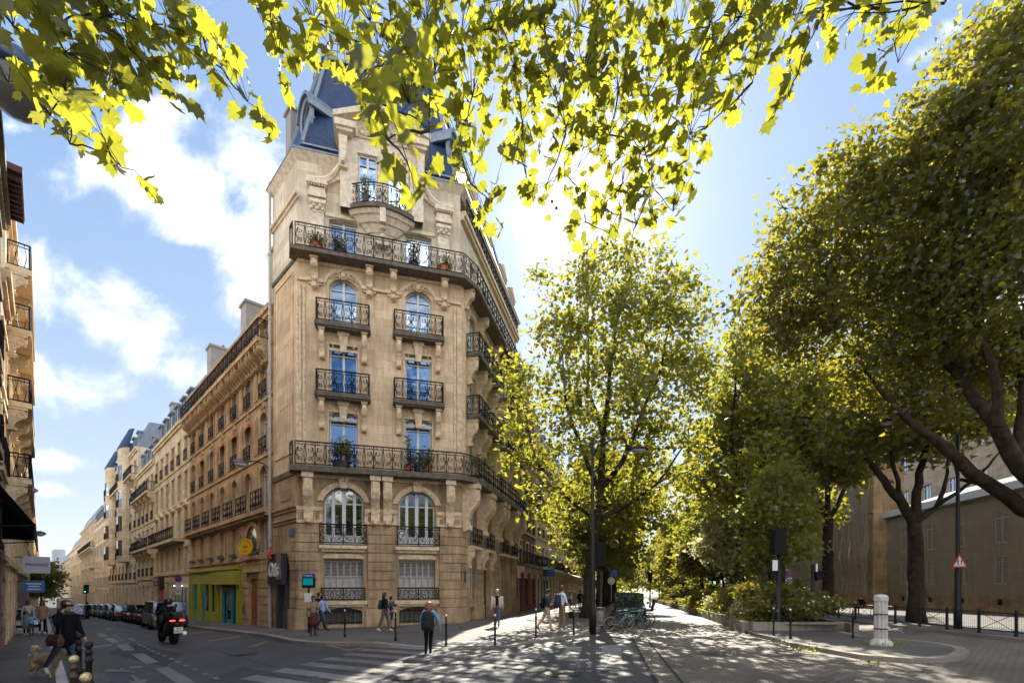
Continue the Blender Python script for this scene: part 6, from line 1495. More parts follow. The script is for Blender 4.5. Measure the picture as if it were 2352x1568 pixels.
# ---------------------------------------------------------------- foreground branches hanging into the picture
def overhang():
    B_=[(30,60,3.5,60,60),(20,190,4,50,45),(110,60,3.6,60,60),(150,120,3.6,55,45),(200,50,3.8,60,55),(255,40,4,60,45),(225,140,4,55,40),(290,30,4,50,40),(335,55,4.2,60,50),(390,50,4.4,50,45),(300,115,4,45,35),(272,185,3.8,20,30),(350,170,4.2,28,16),(420,100,4.5,40,25),(450,30,4.6,30,25),(480,140,5,36,34),(530,190,5,42,26),(570,235,5,38,24),(125,165,3.6,40,28),(150,205,3.5,38,28),(115,265,3.6,36,28),(165,290,3.5,26,22),(160,330,3.5,16,16),(252,350,3.5,16,24),(280,385,3.4,14,18),
    (590,20,4.5,35,30),(650,55,4.6,55,55),(640,120,4.6,46,24),(720,50,4.5,62,66),(785,80,4.3,55,66),(830,190,4,36,46),(850,50,4.8,65,60),(900,130,4.4,60,70),(880,240,4,40,44),(940,240,4.4,50,60),(890,320,3.3,40,36),(940,385,3.2,30,38),(980,60,5,65,65),(1000,170,4.8,60,65),(985,300,4,36,46),(1060,80,5.4,60,70),(1085,220,5.4,50,60),(1055,340,5.5,45,40),(1085,425,5.5,55,26),(1130,465,5.5,42,24),(1150,60,5.6,60,65),(1180,150,5.8,55,60),(1250,60,5.8,60,60),(1260,180,6,55,60),(1200,280,6,50,50),(1330,60,6,60,60),(1340,170,6,60,60),(1300,290,6,55,50),(1255,425,6,40,34),(1210,410,6,22,26),(1400,80,6,60,60),(1420,200,6,60,60),(1400,310,6.3,60,55),(1330,380,6.5,40,28),(1430,420,6.5,44,44),(1345,510,6.5,36,30),(1400,535,6.5,40,26),(1480,100,6,60,60),(1490,220,6,60,60),(1480,340,6,60,55),(1500,430,6,50,50),(1545,485,6,36,36),(1455,530,6.3,36,24),(1560,80,5.8,60,60),(1570,200,5.8,60,60),(1585,310,5.5,55,50),(1625,290,5,30,40),(1630,60,5.5,50,55),(1640,150,5.3,36,36),(1700,40,5,50,50),(1760,40,5,45,45),(1740,120,5,46,46),(1728,190,5,24,24),(1820,40,5,45,40),(1835,165,4.8,30,30),(1808,225,4.8,12,18),(1850,115,4.8,18,20),(1900,25,4.6,55,35),(1960,30,4.6,45,28),(2020,20,4.6,40,24),(2085,25,4.6,34,34),(2130,15,4.6,30,20),(2055,100,4.6,20,30),(2062,145,4.6,24,16),(2170,8,4.6,22,20)]
    base=Vector((2.6,-5.0,gz(2.6,-5)))
    t=thing('overhanging_plane_tree','plane tree behind the viewer whose sunlit leafy branches hang across the top of the view','tree',tuple(base))
    tb=MB(); tb.tube([(0,0,-.2),(0,.1,2.5),(.05,.3,5.2),(0,.6,6.6)],[.45,.36,.32,.3],10); tb.build('trunk',BARK,t,smooth=True)
    lb=MB(); roots=[]
    top=Vector((0,.6,6.6))
    for path in ([(-2.5,4.5,8.2),(-4.0,7.6,7.6),(-5.6,8.6,6.9),(-7.2,8.6,6.6)],[(-1.5,5,8.8),(-3.2,8.9,8.0),(-4.2,9.6,7.6)],[(-.5,5,9.2),(-1.8,10.4,9.6),(-1.4,11.2,9.6)],[(0,5,9.2),(0,9.5,9.4),(.3,10.2,9.4),(1.6,9.6,8.6)]):
        P=[top]+[Vector(q) for q in path]; Q=wiggle(P,.25,4); rs=[.2+(.035-.2)*i/(len(Q)-1) for i in range(len(Q))]; lb.tube(Q,rs,7,cap=False); roots+=[q for q in Q[5:]]
    C=[]
    allp=[]
    for (px,py,Y,rx,ry) in sorted(B_,key=lambda b:b[1]):
        c=W(px,py,Y)-base
        cand=[q for q in roots]+[q for q,yy in C if yy<py-15]
        b_=min(cand,key=lambda q:(q-c).length); L=(b_-c).length
        mid=b_.lerp(c,.5)+Vector((R.uniform(-.08,.08)*L,R.uniform(-.05,.05)*L,R.uniform(-.02,.1)*L)); ra=.006+.007*min(L,2)
        lb.tube(wiggle([b_,mid,c],.05*L,3),[ra+(.004-ra)*i/6 for i in range(7)],4,cap=False)
        C.append((c,py))
        s=.15*F/Y; n=int((1.25 if py>60 else 1.8)*math.pi*rx*ry/(s*s*.42))+4
        k=Y/F
        pos=np.stack([rng.uniform(-1,1,n),rng.uniform(-1,1,n),rng.uniform(-1,1,n)],1); r_=np.linalg.norm(pos,axis=1)[:,None]; pos=pos/np.maximum(r_,1)
        pos=pos*np.array([rx*k,.35+ .1*Y*.5,ry*k]); pos[:,2]+=.12
        pos+=np.array(c)
        allp.append(pos)
        for q in pos[::3]:
            lb.tube([c,Vector(q)*.5+c*.5+Vector((0,0,.03)),Vector(q)],[.004,.003,.002],3,cap=False)
    lb.build('branches',BARK2,t,smooth=True)
    P=np.concatenate(allp)
    put('foliage',leaves_mesh('foliage',P,.142,LEAFH,'maple',.42,.45),t)
    sb_=MB()
    for px,py,Y in ((1278,478,6),(1268,463,6),(1395,560,6.5),(210,120,3.8)): sb_.ball(tuple(W(px,py,Y)-base),.018,6)
    sb_.build('seed_balls',BARK,t)
overhang()
# ================================================================ street furniture
BALLW=plain('painted_tip',(.65,.63,.58),.45); BRASS=plain('worn_pale_brass',(.55,.45,.25),.3,.6)
def thinpost(label,px,py,h=1.07,group='slim black bollards with pale tips'):
    p=G(px,py,0 if True else 0); p.z-=.11*drop(p.x,p.y)
    t=thing('bollard',label,'bollard',tuple(p),0,group)
    b=MB(); b.lathe([(.05,-.1),(.05,.1),(.036,.14),(.034,.7),(.045,.72),(.045,.76),(.03,.78),(.028,h-.09),(.02,h-.07)],8); b.build('post',IRON2,t,smooth=True)
    b=MB(); b.ball((0,0,h-.03),.042,8); b.build('ball_tip',BALLW,t,smooth=True)
    return t
for px,py,l in ((792,1462,'slim bollard before the left cellar grille, leftmost on the corner kerb'),(908.5,1468.6,'slim bollard beside the mother and boy'),(1024.7,1476,'slim bollard just right of the woman crossing'),(1137,1476,'slim bollard in front of the man with the open cream jacket'),(1231,1462,'slim bollard left of the man in a cap'),(1317.7,1457,'slim bollard right of the man in a white shirt'),(1229.5,1399,'farther slim bollard by the shopfronts, left one of the pair'),(1243.8,1398,'farther slim bollard by the shopfronts, right one of the pair'),(1777,1458,'slim bollard left of the traffic light on the island'),(1815.5,1466,'slim bollard on the island kerb under the no parking sign'),(1959,1464.5,'slim bollard nearest the white pillar')):
    thinpost(l,px,py)
def bigpost(label,x,y,h,tip,col,group='stout cast bollards at the left kerb'):
    p=Vector((x,y,gz(x,y)-.02)); t=thing('cast_bollard',label,'bollard',tuple(p),0,group); r=.05
    b=MB(); b.lathe([(.09,-.05),(.09,.12),(.065,.16),(.062,.3),(.075,.32),(.075,.36),(.052,.38),(.045,h-.34),(.06,h-.33),(.06,h-.29),(.045,h-.28),(.042,h-.2),(.056,h-.19),(.056,h-.165),(.042,h-.155),(.035,h-.11)],12); b.build('post',col,t,smooth=True)
    b=MB(); b.ball((0,0,h-.055),.062,14); b.build('ball_tip',tip,t,smooth=True)
BR=plain('brown_cast_iron',(.05,.032,.02),.35,.2)
for px,pyt,Y,l,tip in ((170,1504,7.0,'bronze bollard with worn pale ball, farther of the two pale-tipped ones',BRASS),(197,1544,5.9,'bronze bollard with worn pale ball, nearest to the viewer',BRASS),(181,1454,9.4,'dark bollard half hidden by the woman on the phone',IRON2),(204,1473,8.1,'dark round-headed bollard right of the woman on the phone',IRON2)):
    w=W(px,pyt,Y); h=w.z-gz(w.x,w.y)+.02; bigpost(l,w.x,w.y,h,tip,BR if tip is BRASS else IRON2)
# white pillar on the island
p=G(2023,1481); t=thing('traffic_island_pillar','white ribbed pillar with two dark bands on the round end of the island','pillar',tuple(p))
OFFW=plain('weathered_white_enamel',(.5,.48,.44),.5,noise=.22,scale=3)
b=MB(); b.lathe([(.34,-.02),(.34,.04),(.3,.12),(.22,.2),(.2,.22)],8); b.build('base',OFFW,t)
b=MB(); b.lathe([(.155,.22),(.155,1.42)],16)
for k in range(10):
    a=k*math.pi/5; b.lathe([(.035,.22),(.035,1.42)],6,(.15*math.cos(a),.15*math.sin(a),0))
b.build('ribbed_shaft',OFFW,t)
b=MB(); b.lathe([(.2,1.421),(.2,1.56),(.17,1.6),(.05,1.64)],8); b.build('cap',OFFW,t)
for z in (.52,.98): b=MB(); b.lathe([(.192,z),(.192,z+.035)],16); b.build('band',plain('dark_band',(.06,.045,.04),.5),t)
# fence behind the island
ft=thing('pedestrian_fence','long black cross-braced pedestrian fence along the right pavement kerb','fence',(*fk(0,0),gz(*fk(0,0))))
o0=Vector((*fk(0,0),gz(*fk(0,0))))
ss=[-12+1.55*i for i in range(22)]
for i,s in enumerate(ss):
    q=fk(s,.15); z=gz(*q); b=MB(); c=Vector((q[0],q[1],z))-o0; b.lathe([(.06,-.05),(.06,.1),(.05,.12),(.05,.95),(.03,1.0)],8,tuple(c)); b.build('post',IRON2,ft)
    if i<len(ss)-1:
        q2=fk(ss[i+1],.15); d=Vector((q2[0],q2[1],gz(*q2)))-o0; m=MB(); L=(d-c)
        for h in (.16,.86): m.tube([c+Vector((0,0,h)),d+Vector((0,0,h))],.02,4)
        if i%2==0 or s>6:
            m.tube([c+Vector((0,0,.16)),d+Vector((0,0,.86))],.012,4); m.tube([c+Vector((0,0,.86)),d+Vector((0,0,.16))],.012,4)
        if s<6:
            for k in range(1,16): a=c+L*(k/16); m.tube([a+Vector((0,0,.16)),a+Vector((0,0,.86))],.004,3,cap=False)
        m.build('panel',IRON,ft)
# kerb railing on the left street
kt=thing('kerb_railing','black cross railing along the left pavement kerb','railing',tuple(kl(4,.25))+(gz(*kl(4,.25)),)); o1=Vector((*kl(4,.25),gz(*kl(4,.25))))
for i in range(16):
    q=kl(4+i*1.6,.22); q2=kl(4+(i+1)*1.6,.22); c=Vector((*q,gz(*q)))-o1; d=Vector((*q2,gz(*q2)))-o1
    b=MB(); b.lathe([(.05,-.05),(.045,.95),(.03,1.0)],8,tuple(c)); b.build('post',IRON2,kt)
    m=MB()
    for h in (.16,.88): m.tube([c+Vector((0,0,h)),d+Vector((0,0,h))],.02,4)
    m.tube([c+Vector((0,0,.16)),d+Vector((0,0,.88))],.015,4); m.tube([c+Vector((0,0,.88)),d+Vector((0,0,.16))],.015,4); m.build('panel',IRON,kt)
LENS=plain('lamp_glass',(.5,.5,.48),.2)
def lamp_post(label,base,h,arm,hx,r=.1):
    """arm: list of offsets from the base for the curved arm; hx: lamp head centre offset"""
    t=thing('street_lamp',label,'street lamp',tuple(base),0,'street lamps')
    b=MB(); b.lathe([(r*1.5,-.1),(r*1.5,.9),(r*1.2,1.0),(r*1.1,2.6),(r*.85,2.7),(r*.6,h)],10); b.build('pole',IRON2,t,smooth=True)
    b=MB(); b.tube([Vector(q) for q in arm],[.06]+[.04]*(len(arm)-1),6); b.build('arm',IRON2,t,smooth=True)
    d=(Vector(arm[-1])-Vector(arm[-2])); a=math.atan2(d.y,d.x)
    hd=MB(); hd.lathe([(.02,.14),(.12,.13),(.22,.08),(.26,0),(.25,-.02)][::-1],12,(0,0,0),0,1.7,1.0); ho=hd.build('lamp_head',IRON2,t,tuple(hx),a,smooth=True)
    hd=MB(); hd.lathe([(.22,-.02),(.18,-.08),(.05,-.11)][::-1],12,(0,0,0),0,1.6,1.0); hd.build('lens',LENS,ho,smooth=True)
    return t
b0=G(1361,1450); off=lambda px,py,Y,b_=None: W(px,py,Y)-b0
lamp_post('tall lamp post at the corner kerb with curved arm reaching right through the leaves',b0,8.0,[(0,0,7.3),(.25,0,7.75),(.8,0,8.0),(1.3,0,8.05),tuple(off(1448,1036,b0.y))],tuple(off(1466,1032,b0.y)),.1)
b0=G(2200,1443)
lamp_post('tall lamp post with children crossing sign, its arm curving left over the road',b0,8.6,[tuple(off(2200,1095,b0.y)),tuple(off(2188,1050,b0.y)),tuple(off(2160,1017,b0.y)),tuple(off(2127,990,b0.y-.3)),tuple(off(2060,966,b0.y-.5))],tuple(off(2040,969,b0.y-.5)),.1)
RED=plain('sign_red',(.55,.02,.02),.4); WS=plain('sign_white',(.7,.7,.68),.4); BLUE=plain('sign_blue',(.01,.06,.35),.4)
# children crossing sign
c=W(2204,1288,b0.y-.15); t=thing('warning_sign','red-bordered triangular sign with two walking children on the right lamp post','sign',tuple(c)); 
b=MB(); b.ext_y([(-.36,-.28),(.36,-.28),(0,.34)],0,.02); b.build('border',RED,t)
b=MB(); b.ext_y([(-.25,-.215),(.25,-.215),(0,.215)],-.006,-.001); b.build('panel',WS,t)
b=MB()
for x,s in ((-.075,1.0),(.075,.8)):
    b.ext_y([(x-.02*s,.02*s+.03),(x+.02*s,.02*s+.03),(x+.025*s,-.08*s),(x-.025*s,-.08*s)],-.012,-.007); b.ball((x+.005,-.012,.075*s+.01),.022*s,6,sy=.3)
    b.ext_y([(x-.02*s,-.08*s),(x+.0,-.08*s),(x-.04*s,-.2*s),(x-.06*s,-.2*s)],-.012,-.007); b.ext_y([(x,-.08*s),(x+.02*s,-.08*s),(x+.06*s,-.19*s),(x+.04*s,-.2*s)],-.0125,-.0075)
    b.ext_y([(x-.07*s,-.03*s),(x+.06*s,.02*s),(x+.06*s,.04*s),(x-.07*s,-.01*s)],-.013,-.008)
b.build('walking_children',BLK,t)
def noparking(label,base,zc,plate,pole_h,r=.22,plate2=False):
    t=thing('no_parking_sign',label,'sign',tuple(base),0,'round no parking signs')
    b=MB(); b.lathe([(.03,-.1),(.03,pole_h)],8); b.build('pole',STEEL if 'left' in label else IRON2,t)
    disc=lambda rr,y0,y1,m,n: (lambda q:(q.ext_y([(rr*math.cos(a*math.pi/12),zc+rr*math.sin(a*math.pi/12)) for a in range(24)],y0,y1),q.build(n,m,t)))(MB())
    disc(r,-.06,-.04,RED,'rim'); disc(r*.8,-.066,-.061,BLUE,'disc')
    b=MB(); a=.7; b.ext_y([(-r*.62-.02,zc+r*.5),(-r*.5,zc+r*.62),(r*.62,zc-r*.5),(r*.5,zc-r*.62)][::-1],-.071,-.067); b.build('slash',RED,t)
    b=MB(); b.box(-.22,.22,-.05,-.035,zc-r-.42,zc-r-.06); po=b.build('plate',WS,t); plate and txt('lettering',plate,.12,po,(0,-.056,zc-r-.32),(math.pi/2,0,0),BLK,.002)
    ar=MB(); ar.box(-.16,.16,-.056,-.051,zc-r-.17,zc-r-.15); ar.ext_y([(.1,zc-r-.13),(.18,zc-r-.16),(.1,zc-r-.19)][::-1],-.057,-.052); ar.build('arrow',BLK,po)
    if plate2: b=MB(); b.box(-.22,.22,-.05,-.035,zc-r-.85,zc-r-.46); p2=b.build('plate',WS,t); [(lambda q:(q.box(-.15,.15,-.056,-.051,zz,zz+.02),q.build('printed_line',BLK,p2)))(MB()) for zz in (zc-r-.56,zc-r-.63,zc-r-.7)]
q=G(1810,1418); noparking('no parking sign with RAPPEL plate on a dark post behind the island',Vector((q.x,q.y,q.z)),W(1810,1315,q.y).z-q.z,'RAPPEL',3.4)
q=Vector((*lf(15.6,2.0),0)); q.z=gz(q.x,q.y); noparking('no parking sign with two white plates on the left street pavement',q,W(411,1328,q.y).z-q.z,'',2.9,.25,True)
# traffic lights seen from behind
TLB=plain('traffic_light_black',(.006,.006,.006),.7,spec=.2)
def tlight(label,base,zb,zt,w=.45,r=.09,side=None,plate=None,main=True):
    t=thing('traffic_light',label,'traffic light',tuple(base),0,'traffic lights at the crossing')
    h=zt-.05 if main else zt+.3
    b=MB(); b.lathe([(r*1.4,-.1),(r*1.4,.35),(r,.4),(r*.85,h)],10); b.build('pole',IRON2,t,smooth=True)
    if main:
        b=MB(); b.box(-w/2,w/2,-.2,.22,zb,zt); b.box(-w/2-.03,w/2+.03,-.23,.0,zb-.05,zb-.001); b.ext_x([(-.03,zt),(.5,zt+.02),(.5,zt+.05),(-.03,zt+.12)],-w/2-.02,w/2+.05); hb=b.build('housing',TLB,t)
        for k in range(3):
            v=MB(); z=zb+(zt-zb)*(k+.5)/3; v.ring((0,.3,z),.13,.02,'y',10); v.box(-.13,.13,.3,.45,z+.12,z+.14); v.build('visor',TLB,hb)
    if side:
        sx,z0=side; b=MB(); b.ext_y([(sx*.1,z0+.42),(sx*.42,z0+.42),(sx*.36,z0+.08),(sx*.14,z0)][::(1 if sx<0 else -1)],-.1,.14); so_=b.build('repeater',TLB,t)
        v=MB(); v.box(sx*.1,sx*.5,-.14,-.1,z0+.38,z0+.44); v.build('visor',TLB,so_)
    if plate: b=MB(); b.box(*plate); b.build('plate',WS,t)
    return t
q=G(1788,1446); tlight('traffic light on a thick post at the island, seen from behind',q,W(1788,1271,q.y).z-q.z,W(1788,1219,q.y).z-q.z,.5,.12,(-1,W(1788,1333,q.y).z-q.z),(-.34,-.12,-.17,-.14,W(0,1310,q.y).z-q.z,W(0,1286,q.y).z-q.z))
q=G(1867,1443); tlight('slender pole with pedestrian signal box right of the island traffic light',q,0,W(0,1295,q.y).z-q.z-.3,.3,.075,(1,W(0,1333,q.y).z-q.z),(.05,.12,-.15,-.12,W(0,1312,q.y).z-q.z,W(0,1294,q.y).z-q.z),False)
q=G(1380,1436); tlight('traffic light behind the corner lamp post beside the wire bin, seen from behind',q,W(0,1297,q.y).z-q.z,W(0,1249,q.y).z-q.z,.42,.075,(-1,W(0,1352,q.y).z-q.z))
q=G(1493,1393); tlight('small traffic light pole at the left edge of the median far up the boulevard',q,2.7,3.6,.4,.08)
GRN=plain('green_signal',(.02,.7,.35),.4,emit=3.5)
for k,(s,z0,l) in enumerate(((74,3.1,'lit green traffic light hanging over the descending street'),)):
    q=Vector((*lf(s,3.2),0)); q.z=gz(q.x,q.y); t=tlight(l,q,3.0,4.2,.5,.08); g=MB(); g.ball((0,-.06,3.25),.17,8); g.build('green_lens',GRN,t)
for px,Y,l in ((1640,60,'green signal glowing among the median bushes'),):
    w=W(px,1336,Y); b_=Vector((w.x,w.y,gz(w.x,w.y))); t=tlight(l,b_,w.z-b_.z-.3,w.z-b_.z+.8,.45,.08); g=MB(); g.ball((0,-.07,w.z-b_.z),.2,8); g.build('green_lens',GRN,t)
# sign with round disc near the far cars
q=G(1404,1410); t=thing('round_sign','small round pale sign on a thin pole between the bin and the parked cars','sign',tuple(q)); b=MB(); b.lathe([(.03,-.1),(.03,2.9)],8); b.build('pole',STEEL,t); b=MB(); b.ext_y([(.26*math.cos(a*math.pi/10),2.35+.26*math.sin(a*math.pi/10)) for a in range(20)],-.06,-.04); b.build('disc',plain('pale_disc',(.5,.45,.36),.5),t); b=MB(); b.box(-.05,.4,-.06,-.04,2.65,3.1); b.build('panel',BLUE,t)
# wire bin
q=G(1379,1438); t=thing('wire_litter_bin','round wire litter bin between the lamp post and the bicycles','litter bin',tuple(q)); b=MB()
for k in range(22): a=k*math.pi/11; b.tube([(.21*math.cos(a),.21*math.sin(a),.08),(.24*math.cos(a),.24*math.sin(a),.9)],.008,4)
for z,rr in ((.08,.21),(.5,.225),(.9,.24)): b.ring((0,0,z),rr,.014,'z',18)
b.build('basket',STEEL,t); b=MB(); b.lathe([(.12,.1),(.19,.25),(.2,.6),(.17,.72),(.05,.75)],10); b.build('bin_bag',plain('clear_bag',(.35,.3,.24),.4),t)
q=Vector((*fk(-3.0,1.3),0)); q.z=gz(q.x,q.y); t=thing('wire_litter_bin','wire litter bin standing behind the black fence at the right','litter bin',tuple(q)); b=MB()
for k in range(22): a=k*math.pi/11; b.tube([(.3*math.cos(a),.3*math.sin(a),.06),(.22*math.cos(a),.22*math.sin(a),.95)],.009,4)
for z,rr in ((.06,.3),(.95,.22)): b.ring((0,0,z),rr,.014,'z',18)
b.build('basket',STEEL,t)
# bus stop
q=G(709,1452); t=thing('bus_stop','blue and teal bus stop sign on a pole at the corner of the building','bus stop',tuple(q)); zt=W(0,1317,q.y).z-q.z
b=MB(); b.lathe([(.045,-.1),(.045,zt-.1)],8); b.build('pole',IRON2,t); b=MB(); b.box(-.27,.27,-.08,.08,zt-.62,zt-.16); b.build('housing',BLK,t)
b=MB(); b.box(-.25,.25,-.09,.09,zt-.15,zt); so_=b.build('name_panel',BLUE,t); txt('lettering','Trudaine',.11,so_,(0,-.095,zt-.08),(math.pi/2,0,0),WS,.002)
b=MB(); b.box(-.22,.22,-.086,-.081,zt-.5,zt-.2); b.build('display',plain('teal_screen',(.0,.16,.18),.3,emit=.25),t)
b=MB(); b.box(-.17,.17,-.06,-.03,zt-1.25,zt-.85); b.build('timetable',WS,t)
# wall lamps and the near globe lamp
def wall_lamp(label,p,d,L=1.3,s=1.0):
    t=thing('wall_lamp',label,'street lamp',tuple(p),math.atan2(d.y,d.x),'street lamps'); b=MB(); b.tube([(0,0,-.25),(.3*L,0,.1),(.7*L,0,.15),(L,0,.0)],.03,5); b.build('arm',IRON2,t)
    b=MB(); b.lathe([(.3,0),(.3,.02),(.24,.14),(.12,.22),(.04,.24)],12,(L+.2,0,-.1),0,1.25,.9); ho=b.build('lamp_head',plain('grey_lamp_hood',(.1,.1,.11),.35,.4),t,smooth=True); b=MB(); b.lathe([(.06,-.2),(.2,-.12),(.28,0)],12,(L+.2,0,-.101),0,1.25,.9); b.build('lens',LENS,ho,smooth=True); return t
d0=Vector((-.7082,-.706)); p=A+LDIR*3.6; wall_lamp('street lamp on a wall arm beside the downpipe of the corner building',(p.x,p.y,8.35),d0)
p=A+LDIR*36; wall_lamp('street lamp on the cream house farther down the right side',(p.x,p.y,6.6),d0)
p=A+LDIR*90; wall_lamp('small distant street lamp on the white rendered house',(p.x,p.y,5.0),d0)
p=kpt(6,.05); wl_=wall_lamp('street lamp sticking out above the black awning',(p.x,p.y,6.3),KN,.9); wl_.scale=(.6,.6,.6)
p=kpt(13,.05); wl_=wall_lamp('street lamp low over the left pavement past the awning',(p.x,p.y,4.9),KN,1.1); wl_.scale=(.7,.7,.7)
gl=W(38,196,4.7); t=thing('globe_street_lamp','street lamp with clear glass bowl behind the leaves at top left','street lamp',(gl.x-2.1,gl.y,gz(gl.x-2.1,gl.y))); zc=gl.z-gz(gl.x-2.1,gl.y)
b=MB(); b.lathe([(.12,-.1),(.12,1.0),(.07,1.1),(.05,zc+.1)],10); b.build('pole',IRON2,t,smooth=True)
b=MB(); b.tube([(0,0,zc-.3),(.5,0,zc+.3),(1.4,0,zc+.5),(1.95,0,zc+.3)],.035,6); b.build('arm',IRON2,t)
b=MB(); b.lathe([(.3,.0),(.29,.1),(.2,.24),(.06,.32)],16,(2.1,0,zc)); b.build('lamp_head',plain('lamp_blue_grey',(.03,.06,.12),.3,.3),t,smooth=True)
gm,gt_,gb_=nt('clear_glass_bowl'); gb_.inputs['Base Color'].default_value=(.75,.75,.75,1); gb_.inputs['Roughness'].default_value=.08; gb_.inputs['Transmission Weight'].default_value=.75; gb_.inputs['IOR'].default_value=1.15
b=MB(); b.lathe([(.02,-.27),(.14,-.25),(.24,-.16),(.285,-.02)],18,(2.1,0,zc)); b.build('glass_bowl',gm,t,smooth=True)
# signs at the shop corner
SG=thing('restaurant_sign','round yellow RESTAURANT Café OTIS sign hung before the arched portal','sign',(0,0,0)); p=A+LDIR*5.9+NO*.62; SG.location=(p.x,p.y,W(588,1257,28.0).z); SG.rotation_euler=(0,0,math.atan2(.706*.0-.3,.954))
b=MB(); b.ext_y([(.52*math.cos(a*math.pi/14),.47*math.sin(a*math.pi/14)) for a in range(28)],-.04,.04); b.build('disc',plain('yellow_enamel',(.75,.45,.01),.4),SG); ol=plain('sign_letter_red',(.35,.06,.01),.5)
for i,ch in enumerate('RESTAURANT'):
    a=math.radians(168-i*17.3); txt('lettering',ch,.15,SG,(.39*math.cos(a),-.045,.36*math.sin(a)),(math.pi/2,-(a-math.pi/2),0),ol,.002)
txt('lettering','Café',.2,SG,(0,-.045,.0),(math.pi/2,0,0),plain('sign_letter_dark',(.12,.05,.01),.5),.002,shear=.25); txt('lettering','OTIS',.15,SG,(0,-.045,-.27),(math.pi/2,0,0),ol,.002,spacing=1.3)
OT=thing('otis_sign','dark sign box with big white Otis script and a red figure over the shop entrance','sign',(0,0,0)); p=A+LDIR*2.0+NO*.22; OT.location=(p.x,p.y,2.82); OT.rotation_euler=(0,0,LANG)
b=MB(); b.box(-1.15,.95,-.12,.14,-.85,.72); b.build('box',plain('sign_box_anthracite',(.05,.052,.06),.25,.5),OT)
b=MB(); b.box(.1,.75,-.14,-.121,-.6,.7); b.build('steel_panel',STEEL,OT)
txt('lettering','Otis',.85,OT,(-.2,-.16,-.12),(math.pi/2,0,0),plain('white_script',(.75,.73,.7),.4),.03,shear=.15,scale=(.9,1.2,1))
b=MB(); rf=plain('red_figure',(.65,.06,.02),.4); b.tube([(-.75,-.18,.42),(-.62,-.18,.75),(-.5,-.18,.98)],[.05,.07,.03],5); b.tube([(-.9,-.18,.8),(-.62,-.18,.82),(-.32,-.18,.7)],.035,5); b.ball((-.55,-.18,1.05),.07,6); b.tube([(-.62,-.18,.7),(-.38,-.18,.5)],.04,5); b.build('red_figure',rf,OT)
# plants on the balconies
POT=plain('dark_planter',(.05,.045,.04),.7)
def plant(label,x,y,z,h,r,n=260,pot=None,org=A,ang=FANG,leaf=None,shape='bush'):
    ux=Vector((math.cos(ang),math.sin(ang))); iy=Vector((-ux.y,ux.x)); p=org+ux*x+iy*y
    t=thing('potted_plant',label,'plant',(p.x,p.y,z),0,'potted plants on the balconies'); b=MB(); b.lathe([(r*.5,0),(r*.62,.3),(r*.68,.32),(r*.6,.33)],10); b.build('pot',pot or TERRA,t)
    if shape=='bush': bl_=[(R.uniform(-.3,.3)*r,R.uniform(-.2,.2)*r,.35+h*R.uniform(.3,.8),r*.7,r*.5,h*.3) for _ in range(4)]
    else: bl_=[(0,0,.35+h*q,r*.55*(1.1-q*.6),r*.5*(1.1-q*.6),h*.18) for q in (.2,.45,.7,.92)]
    q,_=crown_points(bl_,n,.1,per=5,hollow=.2); put('foliage',leaves_mesh('foliage',q,.1,leaf or LEAFD,'quad',0),t); b=MB(); b.tube([(0,0,.3),(0,0,.35+h*.7)],.015,4); b.build('stem',BARK2,t)
plant('bushy plant in a dark tub on the lower balcony before the left window',2.05,-.35,7.68,1.1,.75,700,POT)
plant('cone-shaped plant in a red pot on the lower balcony, left of the right window',5.3,-.4,7.68,1.5,.4,260,TERRA,shape='cone',leaf=LEAF); plant('leafy plant in a red pot on the lower balcony, middle of the right window',5.85,-.4,7.68,.9,.5,300,POT); plant('plant in a red pot on the lower balcony, right of the right window',6.25,-.4,7.68,1.0,.42,260,TERRA)
plant('low plants at the left end of the upper balcony',.9,-.4,18.08,.45,.5,260,TERRA); plant('dark round planter before the left top window',2.0,-.35,18.08,.5,.5,300,POT); plant('small tree in a pot before the right upper balcony window',5.55,-.4,18.08,1.0,.4,260,POT,shape='cone'); plant('low plants at the right end of the upper balcony',7.1,-.4,18.08,.4,.55,260,TERRA)
plant('climbing plant at the start of the boulevard balcony',1.2,-.5,7.68,1.0,.6,360,POT,org=B,ang=BANG); plant('small green plant on the bowed top balcony',3.2,-.75,20.72,.9,.3,160,POT,shape='cone'); plant('red flowering plant at the far end of the upper boulevard balcony',12.4,-.4,18.08,.6,.5,260,TERRA,org=B,ang=BANG,leaf=leafm('red_blossom_leaves',(.5,.05,.03),(.6,.1,.04)))
# ================================================================ vehicles
def loft(b,secs,mi=0,cap=True):
    n=len(secs[0]); vs=[p for s in secs for p in s]; fs=[]
    for i in range(len(secs)-1):
        for k in range(n): k2=(k+1)%n; fs.append((i*n+k,i*n+k2,(i+1)*n+k2,(i+1)*n+k))
    if cap: fs.append(tuple(range(n-1,-1,-1))); fs.append(tuple(range((len(secs)-1)*n,len(secs)*n)))
    return b.add(vs,fs,mi)
CG=glassm('car_glass',(.008,.012,.018),.05,tone=(.6,.75,1),top=.45); TL_=plain('tail_light',(.4,.01,.01),.3); HLm=plain('headlight',(.6,.62,.65),.1,.3); PLT=plain('number_plate',(.7,.7,.7),.5)
def paint(name,c): 
    m=plain(name,c,.28,.25); m.node_tree.nodes['Principled BSDF'].inputs['Coat Weight'].default_value=.7; return m
def wheel_part(t,x,y,r,w=.2,name='wheel'):
    b=MB(); b.M=Matrix.Rotation(math.pi/2,4,'X'); b.lathe([(r*.62,-w/2),(r*.96,-w/2),(r,-w*.3),(r,w*.3),(r*.96,w/2),(r*.62,w/2)],18); o=b.build(name,RUBBER,t,(x,y,r))
    c=MB(); c.M=b.M; c.lathe([(.03,-w*.4),(r*.3,-w*.42),(r*.6,-w*.44),(r*.63,-w*.3),(r*.63,w*.3),(r*.6,w*.44),(.03,w*.4)],10); c.build('rim',STEEL,o)
